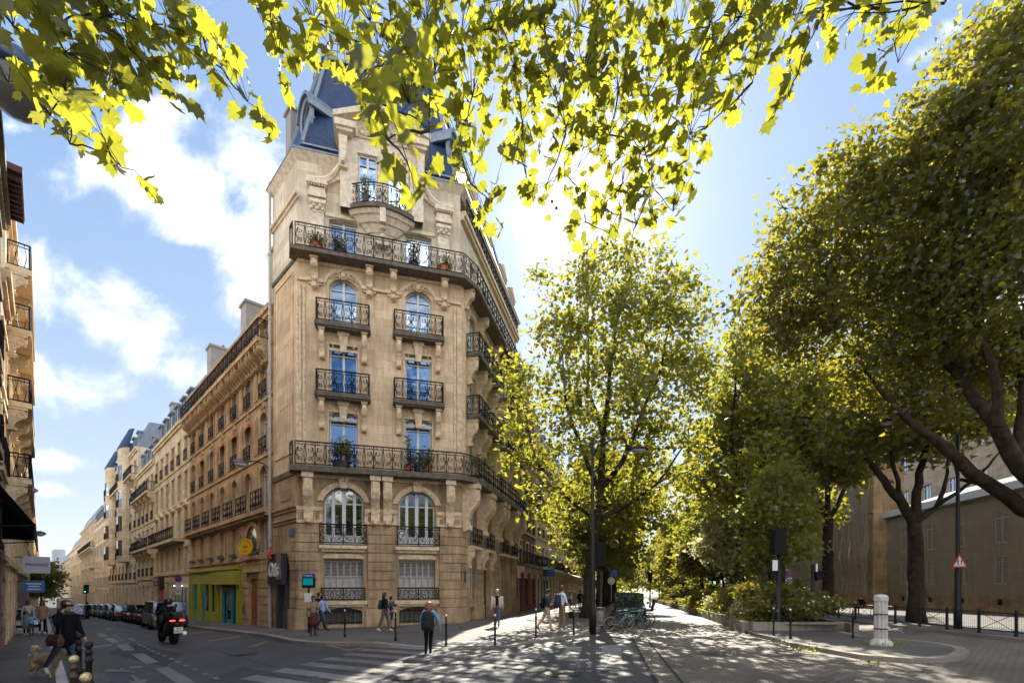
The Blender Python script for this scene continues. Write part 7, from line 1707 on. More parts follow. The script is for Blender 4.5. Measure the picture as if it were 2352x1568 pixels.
def car(label,x,y,rz,col,L=4.2,Wd=1.78,H=1.5,kind='hatch',group='cars parked along the kerb',name='parked_car',z=None,detail=True):
    """x axis = forward"""
    z=gz(x,y)+RD if z is None else z
    t=thing(name,label,'car',(x,y,z),rz,group); hw=Wd/2; gc=.2
    if kind=='van': S=[(-.5,.62,.92),(-.49,.95,1.0),(-.3,.98,1.0),(.2,.98,1.0),(.36,.9,.98),(.47,.72,.9),(.5,.5,.8)]; G_=[(-.485,0,.93),(-.46,1,.86),(.18,1,.86),(.36,0,.95)]
    elif kind=='sedan': S=[(-.5,.58,.86),(-.47,.95,.97),(-.3,1.0,1),(.15,1.0,1),(.3,.95,.99),(.45,.82,.94),(.5,.55,.8)]; G_=[(-.36,0,.92),(-.2,1,.74),(.06,1,.74),(.24,0,.92)]
    else: S=[(-.5,.6,.88),(-.48,.98,.97),(-.3,1.0,1),(.15,1.0,1),(.27,.96,.99),(.44,.82,.94),(.5,.55,.8)]; G_=[(-.475,0,.92),(-.42,.95,.78),(-.1,1,.78),(.08,.97,.78),(.27,0,.92)]
    belt=.92 if H<1.6 else 1.02
    secs=[]
    for f,hh,ww in S:
        xx=f*L; w=hw*ww; zt=belt*hh
        secs.append([(xx,-w*.86,gc),(xx,-w,gc+.14),(xx,-w,zt*.72),(xx,-w*.95,zt-.03),(xx,-w*.82,zt),(xx,w*.82,zt),(xx,w*.95,zt-.03),(xx,w,zt*.72),(xx,w,gc+.14),(xx,w*.86,gc)])
    b=MB(); loft(b,secs)
    rs=[]
    for f,q,ww in G_:
        xx=f*L; w=hw*ww; zt=belt-.02+(H-belt)*q
        rs.append((xx,w,zt))
    a_,bb=rs[1],rs[-2]
    b.add([(a_[0],-a_[1]*.96,a_[2]-.02),(bb[0],-bb[1]*.96,bb[2]-.02),(bb[0],bb[1]*.96,bb[2]-.02),(a_[0],a_[1]*.96,a_[2]-.02),(a_[0]+.08,-a_[1]*.8,a_[2]+.035),(bb[0]-.08,-bb[1]*.8,bb[2]+.035),(bb[0]-.08,bb[1]*.8,bb[2]+.035),(a_[0]+.08,a_[1]*.8,a_[2]+.035)],[(0,3,2,1),(4,5,6,7),(0,1,5,4),(1,2,6,5),(2,3,7,6),(3,0,4,7)])
    for f in ((G_[0][0]+G_[1][0])/2,-.12,.06): 
        pass
    b.box(-.14*L-.05,-.14*L+.04,-hw*.93,-hw*.80,belt-.02,H-.06); b.box(-.14*L-.05,-.14*L+.04,hw*.80,hw*.93,belt-.02,H-.06)
    b.build('body',col,t,smooth=False)
    g=MB(); gs=[]
    for xx,w,zt in rs: gs.append([(xx,-hw*.9,belt-.06),(xx,-w*.99 if zt>belt+.1 else -hw*.9,zt-.02),(xx,w*.99 if zt>belt+.1 else hw*.9,zt-.02),(xx,hw*.9,belt-.06)])
    loft(g,gs); g.build('windows',CG,t)
    for sx in (.3,-.31):
        for sy in (-1,1): wheel_part(t,sx*L,sy*(hw-.1),.32)
    for sy in (-1,1):
        m=MB(); m.ball((L*.485,sy*hw*.62,belt*.68),.13,8,sz=.6,sx=.5,sy=1.3); m.build('headlight',HLm,t)
        m=MB(); m.box(-L*.5-.01,-L*.49,sy*hw*.6-.14,sy*hw*.6+.14,belt*.68,belt*.9); m.build('tail_light',TL_,t)
        m=MB(); m.ball((L*.16,sy*(hw+.1),belt+.05),.1,6,sz=.7); m.build('mirror',BLK,t)
    m=MB(); m.box(L*.5-.02,L*.5+.012,-.26,.26,.38,.5); m.build('number_plate',PLT,t); m=MB(); m.box(-L*.5-.012,-L*.5+.02,-.26,.26,.55,.66); m.build('number_plate',PLT,t)
    m=MB(); m.box(L*.485,L*.5+.005,-hw*.6,hw*.6,.52,.66); m.build('grille',BLK,t)
    return t
LA=math.atan2(LDIR.y,LDIR.x); BA=math.atan2(BD.y,BD.x)
P_DK=paint('dark_grey_paint',(.02,.022,.026)); P_GR=paint('grey_paint',(.12,.12,.12)); P_BL=paint('navy_paint',(.01,.03,.09)); P_WH=paint('white_car_paint',(.55,.54,.52)); P_RD=paint('maroon_paint',(.12,.015,.012)); P_SV=paint('silver_paint',(.3,.31,.32))
def lcar(label,s,off_,col,**k): q=lf(s,off_); return car(label,q[0],q[1],k.pop('rz',LA),col,**k)
lcar('dark people carrier parked behind the scooter rider',13.4,3.25,P_DK,L=4.4,Wd=1.85,H=1.72,kind='van')
for s,c_,l in ((33,P_DK,'dark car with blue rear window past the parked scooters'),(38.5,P_BL,'navy car behind the parked scooter row, second one down the street'),(44.5,P_GR,'grey car, third one down the street'),(50.5,P_RD,'maroon car, fourth one down the street'),(57,P_DK,'black car, fifth one down the street'),(63,P_SV,'silver car, sixth one down the street'),(70,P_RD,'maroon car, seventh one down the street'),(78,P_WH,'white car near the green signal'),(88,P_DK,'dark car beyond the green signal'),(98,P_GR,'grey car far down the street'),(110,P_WH,'white car far down the street')):
    lcar(l,s,3.2,c_)
q=lf(47,5.6); car('dark car driving away in the middle of the descending street',q[0],q[1],LA,P_BL,kind='hatch',group='cars driving on the street',name='moving_car')
for t_,c_,l in ((26,P_WH,'pale car at the left kerb beyond the family'),(33,P_SV,'silver car at the left kerb, second from the family'),(41,P_RD,'maroon car at the left kerb, third from the family'),(52,P_WH,'white car at the left kerb, fourth from the family')):
    q=kl(t_,-1.1); car(l,q[0],q[1],KANG+math.pi,c_)
# banner truck
q=lf(84,5.0); t=thing('banner_truck','grey flatbed truck with a white banner in front of the green signal','truck',(q[0],q[1],gz(*q)+RD),LA); b=MB(); b.box(-3,3,-1.1,1.1,.6,.9); b.box(2.0,3.4,-1.1,1.1,.9,2.5); b.build('chassis',P_GR,t); b=MB(); b.box(-3.02,1.6,-1.15,1.15,1.0,2.3); b.build('banner',plain('white_banner',(.5,.5,.52),.8),t); b=MB(); b.box(3.38,3.42,-.9,.9,1.5,2.2); b.build('windscreen',CG,t)
for sx in (-2,2.4):
    for sy in (-1,1): wheel_part(t,sx,sy*1.0,.4)
# boulevard cars, nose to the viewer
def bcar(label,s,off_,col,**k): p=Vector((kb.x,kb.y))+BD*s+BNO*off_; return car(label,p.x,p.y,k.pop('rz',BA+math.pi),col,**k)
bcar('black estate car parked nose first behind the heap of bicycles',7.6,1.35,P_DK,L=4.6,Wd=1.86,H=1.66)
for s,c_,l in ((14.5,P_SV,'silver car behind the black estate car'),(20.5,P_WH,'white car, third in the boulevard parking row'),(26.5,P_GR,'grey car, fourth in the boulevard parking row'),(33,P_DK,'dark car, fifth in the boulevard parking row'),(40,P_WH,'white car, sixth in the boulevard parking row')): bcar(l,s,1.3,c_)
def scooter(label,x,y,rz,col,group='scooters and motorbikes parked in the left street',name='parked_scooter',lean=.0,big=True,z=None):
    t=thing(name,label,'scooter',(x,y,gz(x,y)+RD if z is None else z),rz,group); k=1.0
    wheel_part(t,.68,0,.27,.13); wheel_part(t,-.62,0,.27,.15)
    b=MB()
    secs=[]
    for xx,w,z0,z1 in ((-1.0,.06,.62,.74),(-.85,.15,.5,.86),(-.5,.2,.34,.84),(-.15,.2,.26,.7),(.1,.17,.22,.4),(.35,.17,.22,.42),(.5,.2,.3,.95),(.62,.2,.42,1.08),(.8,.12,.5,.95),(.92,.05,.55,.75)):
        secs.append([(xx,-w*.6,z0),(xx,-w,z0+(z1-z0)*.35),(xx,-w*.8,z1-.03),(xx,-w*.4,z1),(xx,w*.4,z1),(xx,w*.8,z1-.03),(xx,w,z0+(z1-z0)*.35),(xx,w*.6,z0)])
    loft(b,secs); b.build('body',col,t,smooth=True)
    s=MB(); loft(s,[[(xx,-w,zz),(xx,-w*.8,zz+.09),(xx,w*.8,zz+.09),(xx,w,zz)] for xx,w,zz in ((-.86,.1,.88),(-.5,.17,.82),(-.1,.16,.74),(.12,.1,.72))]); s.build('seat',RUBBER,t)
    h=MB(); h.tube([(.42,-.34,1.06),(.52,-.15,1.04),(.55,0,1.02),(.52,.15,1.04),(.42,.34,1.06)],.018,6); h.build('handlebar',BLK,t)
    for sy in (-1,1): m=MB(); m.tube([(.5,sy*.22,1.05),(.46,sy*.34,1.26)],.008,4); m.ball((.45,sy*.36,1.3),.06,6,sx=.4); m.build('mirror',BLK,t)
    w=MB(); w.add([(.72,-.2,1.0),(.72,.2,1.0),(.55,.17,1.42),(.55,-.17,1.42)],[(0,1,2,3)]); w.build('windscreen',CG,t)
    f=MB(); 
    for sy in (-1,1): f.tube([(.6,sy*.08,.9),(.7,sy*.09,.27)],.025,6)
    f.tube([(-.35,-.2,.33),(-.9,-.24,.4)],[.05,.07],8); f.build('fork_and_exhaust',STEEL,t)
    m=MB(); m.box(-1.03,-1.0,-.12,.12,.62,.7); m.build('tail_light',TL_,t); m=MB(); m.ball((.86,0,.86),.09,8,sx=.5); m.build('headlight',HLm,t)
    return t
sc0=None
for i,(s,l,c_) in enumerate(((17.2,'black scooter parked nearest to the people carrier',BLK),(19,'grey scooter, second in the parked row',P_GR),(20.8,'dark scooter, third in the parked row',P_DK),(22.6,'black scooter with windscreen, fourth in the parked row',BLK),(24.4,'silver scooter, fifth in the parked row',P_SV),(26.2,'dark scooter, sixth in the parked row',P_DK),(28,'black scooter at the far end of the parked row',BLK))):
    q=lf(s,3.1); scooter(l,q[0],q[1],LA-.95,c_)
def bicycle(label,x,y,rz,col,tyre,lean=.12,z=None,seat=False):
    t=thing('bicycle',label,'bicycle',(x,y,(gz(x,y)+RD) if z is None else z),0,'bicycles heaped in front of the black car'); t.rotation_euler=(lean,0,rz)
    for xx in (-.52,.52):
        b=MB(); b.ring((0,0,0),.33,.02,'y',22,0,5); o=b.build('wheel',tyre,t,(xx,0,.34)); s=MB()
        for k in range(10): a=k*math.pi/5; s.tube([(0,0,0),(.32*math.cos(a),0,.32*math.sin(a))],.003,3,cap=False)
        s.build('spokes',STEEL,o)
    b=MB(); bbk=(-.05,0,.3); sd_=(-.2,0,.82); hd=(.33,0,.85)
    for a,c in ((bbk,sd_),(bbk,(.36,0,.72)),(sd_,hd),(bbk,(-.52,0,.34)),(sd_,(-.52,0,.34)),(hd,(.52,0,.34))): b.tube([a,c],.018,6)
    b.tube([hd,(.3,0,.98)],.014,5); b.build('frame',col,t)
    b=MB(); b.tube([(.2,-.28,1.0),(.32,-.14,.99),(.3,0,.98),(.32,.14,.99),(.2,.28,1.0)],.013,5); b.build('handlebar',BLK,t)
    b=MB(); loft(b,[[(xx,-w,.88),(xx,0,.92),(xx,w,.88),(xx,0,.86)] for xx,w in ((-.34,.07),(-.22,.08),(-.05,.02))]); b.tube([(-.2,0,.82),(-.21,0,.88)],.014,5); b.build('saddle',BLK,t)
    if seat: b=MB(); b.box(-.75,-.45,-.16,.16,.75,.82); b.ext_y([(-.75,.82),(-.68,.82),(-.8,1.35),(-.92,1.35)],-.15,.15); b.build('child_seat',BLK,t)
q=G(1418,1447,RD); bicycle('bicycle with tan front wheel lying against the others',q.x,q.y,math.radians(25),P_GR,plain('tan_tyre',(.3,.22,.13),.8),.3)
q=G(1452,1443,RD); bicycle('green-framed bicycle in front of the heap',q.x,q.y,math.radians(-6),plain('teal_green_frame',(.03,.22,.16),.4),RUBBER,-.25)
q=G(1430,1440,RD); bicycle('blue bicycle leaning in the middle of the heap',q.x,q.y+.2,math.radians(12),plain('blue_frame',(.02,.12,.4),.4),RUBBER,.15)
q=G(1468,1438,RD); bicycle('black bicycle with child seat at the right of the heap',q.x,q.y+.2,math.radians(178),BLK,RUBBER,.1,seat=True)
q=G(1415,1437,RD); bicycle('dark bicycle standing at the left of the heap',q.x,q.y+.3,math.radians(65),P_DK,RUBBER,.1)
# ================================================================ people and the dog
def skinmesh(nodes,edges,root,sub=1):
    names=list(nodes); me=bpy.data.meshes.new('sk'); me.from_pydata([nodes[n][:3] for n in names],[(names.index(a),names.index(b)) for a,b in edges],[]); me.update()
    o=bpy.data.objects.new('sk',me); COL.objects.link(o); o.modifiers.new('s','SKIN'); 
    for i,n in enumerate(names):
        r=nodes[n][3]; sv=me.skin_vertices[0].data[i]; sv.radius=(r,nodes[n][4] if len(nodes[n])>4 else r); sv.use_root=(n==root)
    m=o.modifiers.new('d','SUBSURF'); m.levels=sub; m.render_levels=sub
    bpy.context.view_layer.update(); dg=bpy.context.evaluated_depsgraph_get(); r=bpy.data.meshes.new_from_object(o.evaluated_get(dg)); bpy.data.objects.remove(o); return r
SKN=plain('skin',(.48,.27,.17),.6); SKD=plain('skin_brown',(.2,.1,.06),.6); SHW=plain('white_sneaker',(.6,.58,.55),.6); SHB=plain('dark_shoe',(.02,.017,.015),.6); EYE_=plain('eye_dark',(.02,.015,.012),.3); LIP=plain('lips',(.4,.12,.1),.5)
def cloth(n,c): return plain(n,c,.85,noise=.18,scale=9,bump=.25)
def segd(p,a,b):
    ab=b-a; t=max(0,min(1,(p-a).dot(ab)/max(ab.length_squared,1e-9))); return (p-a-ab*t).length
def person(label,pos,face,h,top,legs_m,shoe,hairm=None,skin=None,sleeve='long',shorts=False,legL=(0,5),legR=(0,5),armL=(0,8,12),armR=(0,8,12),over=None,long_hair=0,bulk=1.0,jacket=None,skirt=None,lean=0,head_pitch=0,helmet=None,cap=None,seated=False,coat=None,group=None,lift=0,extra=None):
    """face = (x,y) direction the person looks; leg=(swing,knee bend); arm=(swing,outwards,elbow) in degrees"""
    k=h/1.75; skin=skin or SKN; rad=math.radians
    rz=math.atan2(face[1],face[0])-math.pi/2
    J={}
    ll=rad(lean)
    def up(z0,dz): return (0,math.sin(ll)*dz,z0+math.cos(ll)*dz)
    pel=Vector((0,0,.95)); J['pel']=pel
    for n,dz in (('sp',.16),('ch',.36),('nb',.5)): J[n]=Vector(up(.95,dz))
    hp=ll+rad(head_pitch); J['nk']=J['nb']+Vector((0,math.sin(hp)*.07,math.cos(hp)*.07)); J['hd']=J['nk']+Vector((0,math.sin(hp)*.12+.015,math.cos(hp)*.12))
    for s,sx,lg,ar in (('L',-1,legL,armL),('R',1,legR,armR)):
        hip=Vector((sx*.09,0,.92)); a=rad(lg[0]);b=rad(lg[1]); spread=rad(lg[2]) if len(lg)>2 else 0
        kn=hip+Vector((sx*math.sin(spread),math.sin(a),-math.cos(a)))*.43; an=kn+Vector((0,math.sin(a-b),-math.cos(a-b)))*.42
        fp=a-b; toe=an+Vector((sx*.02,math.cos(min(0,fp)*.8)*.17,-.055+math.sin(min(0,fp)*.8)*.12)); heel=an+Vector((0,-.05,-.05))
        J['hip'+s],J['kn'+s],J['an'+s],J['toe'+s],J['heel'+s]=hip,kn,an,toe,heel
        sh=J['nb']+Vector((sx*.185,0,-.045)); a=rad(ar[0]);o=rad(ar[1]);e=rad(ar[2]); el=sh+Vector((sx*math.sin(o)*math.cos(a),math.sin(a),-math.cos(a)*math.cos(o)))*.29
        wr=el+Vector((sx*math.sin(o)*.4,math.sin(a+e),-math.cos(a+e)))*.25
        J['sh'+s],J['el'+s],J['wr'+s]=sh,el,wr
    for n,v in (over or {}).items(): J[n]=Vector(v)
    for s in 'LR':
        d=(J['wr'+s]-J['el'+s]).normalized(); J['ha'+s]=J['wr'+s]+d*.07
    zmin=min(min(J['toe'+s].z,J['heel'+s].z) for s in 'LR')-.03
    if seated: zmin=0
    B_=bulk
    RAD=dict(pel=.135*B_,sp=.12*B_,ch=.135*B_,nb=.085,nk=.052,hd=.06,hipL=.1*B_,hipR=.1*B_,knL=.062,knR=.062,anL=.043,anR=.043,toeL=.035,toeR=.035,heelL=.036,heelR=.036,shL=.07*B_,shR=.07*B_,elL=.046,elR=.046,wrL=.031,wrR=.031,haL=.034,haR=.034)
    nodes={n:(v.x*k,v.y*k,(v.z-zmin)*k,RAD[n]*k*(1.0 if n not in('pel','sp','ch') else 1.18),RAD[n]*k*(1.0 if n not in('pel','sp','ch') else .82)) for n,v in J.items()}
    E_=[('pel','sp'),('sp','ch'),('ch','nb'),('nb','nk'),('nk','hd')]
    for s in 'LR': E_+=[('pel','hip'+s),('hip'+s,'kn'+s),('kn'+s,'an'+s),('an'+s,'toe'+s),('an'+s,'heel'+s),('nb','sh'+s),('sh'+s,'el'+s),('el'+s,'wr'+s),('wr'+s,'ha'+s)]
    me=skinmesh(nodes,E_,'pel')
    PV={n:Vector(nodes[n][:3]) for n in nodes}
    mats=[skin,top,legs_m,shoe,EYE_,LIP]
    for m_ in mats: me.materials.append(m_)
    segs=[('pel','sp',1),('sp','ch',1),('ch','nb',1),('nb','nk',0),('nk','hd',0)]
    for s in 'LR':
        segs+=[('pel','hip'+s,2),('hip'+s,'kn'+s,2),('kn'+s,'an'+s,0 if shorts else 2),('an'+s,'toe'+s,3),('an'+s,'heel'+s,3),('nb','sh'+s,1),('sh'+s,'el'+s,1),('el'+s,'wr'+s,1 if sleeve=='long' else 0),('wr'+s,'ha'+s,0)]
    sv=[(PV[a],PV[b],m_) for a,b,m_ in segs]
    mi=[]
    for p in me.polygons:
        c=p.center; best=min(sv,key=lambda q:segd(c,q[0],q[1])); mi.append(best[2])
    me.polygons.foreach_set('material_index',mi)
    # head, face, ears and fingers grow out of the same mesh
    x=MB(); x.v=[tuple(v.co) for v in me.vertices]; x.f=[tuple(p.vertices) for p in me.polygons]; x.m=mi
    H=PV['hd']; hm=Matrix.Translation(H)@Matrix.Rotation(-hp,4,'X')@Matrix.Scale(k,4); x.M=hm
    x.lathe([(.01,-.135),(.045,-.125),(.066,-.09),(.078,-.03),(.083,.03),(.078,.075),(.055,.105),(.01,.118)],14,(0,0,0),0,.93,1.14)
    x.tube([(0,.08,.02),(0,.102,-.02),(0,.118,-.045),(0,.095,-.055)],[.008,.012,.017,.01],6)
    for sx in (-1,1): x.ball((sx*.03,.083,.005),.012,6,4); x.ball((sx*.078,0,-.02),.022,6,0,sz=1.3,sx=.4); x.tube([(sx*.05,.08,.028),(sx*.03,.092,.032),(sx*.015,.09,.027)],.004,4,4)
    x.tube([(-.025,.083,-.082),(0,.094,-.08),(.025,.083,-.082)],.007,5,5)
    x.M=None
    for s,sx in (('L',-1),('R',1)):
        w,ha=PV['wr'+s],PV['ha'+s]; d=(ha-w).normalized(); q=d.cross(Vector((1,0,0)) if abs(d.x)<.8 else Vector((0,0,1))).normalized()
        for i,(o_,L) in enumerate(((-.024,.062),(-.008,.074),(.008,.07),(.024,.055))):
            a=ha+q*o_*k; curl=d.cross(q)*(.018*sx)*k; x.tube([a,a+d*L*.5*k+curl*.3,a+d*L*.85*k+curl*1.2],[.0095*k,.008*k,.006*k],5)
        a=w+d*.02*k+q*.025*k; x.tube([a,a+q*.03*k+d*.025*k,a+q*.03*k+d*.055*k],[.012*k,.01*k,.007*k],5)
    t=x.build('person',mats,None,tuple(pos),rz,smooth=True); tag(t,label,'person',group); t.location.z+=lift
    if hairm:
        b=MB(); b.M=hm
        prof=[(.08,-.06),(.093,-.02),(.097,.04),(.089,.09),(.062,.125),(.01,.14)]
        b.lathe(prof,14,(0,-.02,0),0,.98,1.1)
        if long_hair:
            b.M=Matrix.Translation(H)@Matrix.Scale(k,4)
            for i in range(9):
                a=math.pi*(1.0+i/8) if i<9 else 0; px_,py_=.085*math.cos(a),.085*math.sin(a)-.01
                b.tube([(px_*.9,py_,.06),(px_*1.05,py_*1.1,-.05),(px_*1.1,py_*1.15-.01,-.1-long_hair*.5),(px_*.9,py_*1.1,-.1-long_hair)],[.03,.036,.034,.02],6)
        b.build('hair',hairm,t,smooth=True)
    if cap or helmet:
        b=MB(); b.M=hm
        if helmet: b.lathe([(.1,-.1),(.135,-.03),(.14,.05),(.12,.11),(.07,.155),(.01,.165)],16,(0,0,0),0,1,1.12); b.tube([(-.12,.06,.0),(0,.15,.01),(.12,.06,.0)],.03,5)
        else: b.lathe([(.09,.03),(.1,.05),(.09,.1),(.05,.135),(.01,.14)],14,(0,-.005,0),0,1,1.1); b.ext_z([(-.07,.06),(.07,.06),(.05,.19),(-.05,.19)],.04,.055)
        b.build('helmet' if helmet else 'cap',helmet or cap,t,smooth=True)
    if jacket or coat:
        jn={}; add=.022
        for n in ('pel','sp','ch','nb','shL','shR','elL','elR','wrL','wrR'):
            v=nodes[n]; jn[n]=(v[0],v[1],v[2],v[3]+add*k*(1.3 if n in('pel','sp','ch') else .7),v[4]+add*k*(1.3 if n in('pel','sp','ch') else .7))
        if coat:
            for s in 'LR': v=PV['hip'+s].lerp(PV['kn'+s],.55); jn['ct'+s]=(v.x,v.y,v.z,.13*k,.13*k)
        je=[('pel','sp'),('sp','ch'),('ch','nb')]+[(a+s,b_+s) for s in 'LR' for a,b_ in (('sh','el'),('el','wr'))]+[('nb','shL'),('nb','shR')]+([('pel','ctL'),('pel','ctR')] if coat else [])
        jm=skinmesh(jn,je,'pel'); jm.materials.append(coat or jacket); jm.polygons.foreach_set('use_smooth',[True]*len(jm.polygons)); put('coat' if coat else 'jacket',jm,t)
    if skirt:
        b=MB(); p=PV['pel']; kz=(PV['knL'].z+PV['knR'].z)/2; n=16
        prof=[(.14*k,p.z+.05*k),(.18*k,p.z-.08*k),(.21*k,(p.z+kz)/2-.05*k),(.235*k,kz-.02*k)]
        b.lathe([(r,z) for r,z in prof][::-1],n,(p.x,p.y,0),0,1,.85); b.build('skirt',skirt,t,smooth=True)
    return t,PV,rz
def backpack(label,pr,m,w=.3,hh=.46,d=.17,dz=0):
    t,PV,rz=pr; c=(PV['ch']+PV['sp'])/2+Vector((0,-.19,.0+dz)); M_=Matrix.Translation(t.location)@Matrix.Rotation(rz,4,'Z'); wc=M_@c
    o=thing('backpack',label,'backpack',tuple(wc),rz); b=MB(); secs=[]
    for z,q in ((-1,.75),(-.85,.96),(-.3,1.0),(.35,.96),(.8,.8),(1.0,.5)): secs.append([(w/2*q*math.cos(a*math.pi/6),d/2*q*math.sin(a*math.pi/6)*(1.15 if math.sin(a)<0 else 1),z*hh/2) for a in range(12)])
    loft(b,secs); b.build('bag',m,o,smooth=True)
    b=MB(); loft(b,[[(w*.36*q*math.cos(a*math.pi/6),-d*.52+d*.22*q*math.sin(a*math.pi/6),z*hh/2) for a in range(12)] for z,q in ((-.8,.7),(-.6,1),(-.1,1),(.05,.6))]); b.build('front_pocket',m,o,smooth=True)
    for sx in (-1,1): b=MB(); b.tube([(sx*w*.3,d*.3,hh*.38),(sx*w*.42,d*1.0,hh*.55),(sx*w*.42,d*1.95,hh*.3),(sx*w*.42,d*1.9,-hh*.05),(sx*w*.4,d*.7,-hh*.35)],.014,5); b.build('strap',m,o)
    return o
def shoulder_bag(label,pr,m,off_,w=.34,hh=.26):
    t,PV,rz=pr; M_=Matrix.Translation(t.location)@Matrix.Rotation(rz,4,'Z'); wc=M_@(PV['pel']+Vector(off_)); o=thing('shoulder_bag',label,'bag',tuple(wc),rz); b=MB(); loft(b,[[(d_*q,-w/2*q,z),(d_*q,w/2*q,z),(-d_*q,w/2*q,z),(-d_*q,-w/2*q,z)] for z,q,d_ in ((-hh/2,.92,.06),(0,1,.07),(hh/2,.9,.03))]); b.build('bag_body',m,o)
    b=MB(); s=PV['nb']-PV['pel']-Vector(off_); b.tube([(0,-w*.4,hh/2),(s.x*.9,s.y-.12,s.z),(0,w*.4,hh/2)],.01,5); b.build('strap',m,o)
H_BR=plain('brown_hair',(.06,.03,.015),.6,noise=.3,scale=30); H_AU=plain('auburn_hair',(.2,.075,.03),.5,noise=.3,scale=30); H_BK=plain('black_hair',(.012,.01,.01),.5); H_BL=plain('blond_hair',(.4,.25,.1),.5)
BLKC=cloth('black_cloth',(.005,.005,.006)); BLKC.node_tree.nodes['Principled BSDF'].inputs['Specular IOR Level'].default_value=.15; JEAN=cloth('denim',(.03,.05,.1)); 
def gp_(px,py): p=G(px,py); p.z-=.11*drop(p.x,p.y); return p
def gY(px,Y): x=(px-CX)/F*Y; return Vector((x,Y,gz(x,Y)))
wp_=gY(152,10.35)
pr=person('woman in black jacket and sunglasses striding right while talking on her phone',wp_,(1,-.25),1.68,BLKC,JEAN,SHW,H_BR,legL=(14,4),legR=(-34,8),armL=(14,6,20),over=dict(elR=(.27,.14,1.2),wrR=(.14,.1,1.5)),bulk=1.08,coat=BLKC)
t,PV,rz=pr
b=MB(); b.M=Matrix.Translation(PV['hd']); b.box(-.075,.075,.075,.1,-.01,.035); b.build('sunglasses',BLK,t)
ph=Matrix.Translation(t.location)@Matrix.Rotation(rz,4,'Z')@(PV['haR']); o=thing('phone','dark phone held to the ear of the woman with the dog','phone',tuple(ph),rz); b=MB(); b.box(-.02,-.008,-.04,.04,-.03,.11); b.build('case',BLK,o); b=MB(); b.box(-.0235,-.0205,-.034,.034,-.02,.1); b.build('screen',plain('phone_screen',(.05,.06,.07),.2),o)
b=MB(); b.M=Matrix.Translation(PV['nb']); b.ring((0,0,.02),.1,.05,'z',12,0,8); b.build('scarf',cloth('dark_puffer',(.02,.022,.026)),t,smooth=True)
shoulder_bag('brown shoulder bag hanging at the hip of the woman on the phone',pr,cloth('brown_leather',(.06,.03,.02)),(.22,.02,-.05),.34,.24)
# the dog
def dog():
    p=gY(106,10.6); rz=math.radians(-14); nodes={'ru':(-.26,0,.43,.1,.12),'be':(-.02,0,.42,.105,.12),'ch':(.2,0,.42,.12,.145),'nk':(.36,0,.52,.08,.09),'hd':(.47,0,.6,.07,.075),'mz':(.6,0,.56,.035,.035),
      'hL':(-.28,-.08,.36,.07,.08),'kL':(-.2,-.09,.25,.045,.05),'cL':(-.33,-.09,.14,.024,.026),'fL':(-.3,-.09,.02,.026,.02),'hR':(-.28,.08,.36,.07,.08),'kR':(-.24,.09,.24,.045,.05),'cR':(-.4,.09,.15,.024,.026),'fR':(-.4,.09,.02,.026,.02),
      'sL':(.2,-.08,.32,.05,.06),'eL':(.17,-.09,.2,.03,.032),'wL':(.24,-.09,.1,.022,.024),'pL':(.28,-.09,.02,.026,.02),'sR':(.2,.08,.32,.05,.06),'eR':(.14,.09,.2,.03,.032),'wR':(.12,.09,.1,.022,.024),'pR':(.12,.09,.02,.026,.02)}
    ed=[('ru','be'),('be','ch'),('ch','nk'),('nk','hd'),('hd','mz'),('ru','hL'),('hL','kL'),('kL','cL'),('cL','fL'),('ru','hR'),('hR','kR'),('kR','cR'),('cR','fR'),('ch','sL'),('sL','eL'),('eL','wL'),('wL','pL'),('ch','sR'),('sR','eR'),('eR','wR'),('wR','pR')]
    me=skinmesh(nodes,ed,'be'); FUR=plain('cream_fur',(.5,.36,.2),.95,noise=.3,scale=20,bump=.8)
    x=MB(); x.v=[tuple(v.co) for v in me.vertices]; x.f=[tuple(q.vertices) for q in me.polygons]; x.m=[0]*len(x.f)
    for s in (-1,1): x.ext_x([(s*.05-.02,.64),(s*.05+.025,.64),(s*.055,.73)],.43,.46); x.ball((.54,s*.035,.6),.01,5,1)
    x.ball((.635,0,.57),.017,6,1); me2=x.build('dog',[FUR,BLK],None,tuple(p),rz,smooth=True); tag(me2,'cream dog with a fluffy curled tail walking beside the woman on the phone','dog')
    tl=MB(); tl.tube([(-.3,0,.47),(-.38,0,.56),(-.36,0,.65),(-.27,0,.67)],[.04,.06,.07,.04],8)
    for _ in range(60):
        a=Vector((-.33,0,.6))+Vector((R.gauss(0,.04),R.gauss(0,.03),R.gauss(0,.03))); d=Vector((R.gauss(-.2,1),R.gauss(0,1),R.gauss(.6,1))).normalized()*.09; tl.tube([a,a+d*.6,a+d],[.014,.008,.002],3)
    tl.build('tail',plain('pale_fur',(.62,.52,.38),.95),me2,smooth=True)
dog()
# family
FY=25.5; FF=(-KDIR.x,-KDIR.y)
person('man in white top walking at the back of the family on the left pavement',gY(64,FY+1.2),FF,1.78,cloth('off_white_top',(.5,.5,.5)),JEAN,SHB,H_BK,SKD,legL=(15,5),legR=(-12,12))
pr=person('woman in beige trench coat and black leggings with the children on the left pavement',gY(97,FY),FF,1.72,BLKC,BLKC,SHW,H_BK,SKD,legL=(10,4),legR=(-8,10),coat=cloth('beige_trench',(.3,.19,.12)),long_hair=.12)
person('small girl with dark hair and grey dress between the parents',gY(60,FY-.6),FF,1.22,cloth('grey_dress',(.2,.22,.28)),BLKC,SHW,H_BK,SKD,skirt=cloth('grey_skirt',(.15,.15,.18)),long_hair=.12)
person('small boy in pale blue jumper and jeans holding out one arm on the left pavement',gY(72,FY-1.2),FF,1.12,cloth('pale_blue_jumper',(.2,.33,.5)),JEAN,SHB,H_BK,SKD,armR=(0,10,5),armL=(5,50,5))
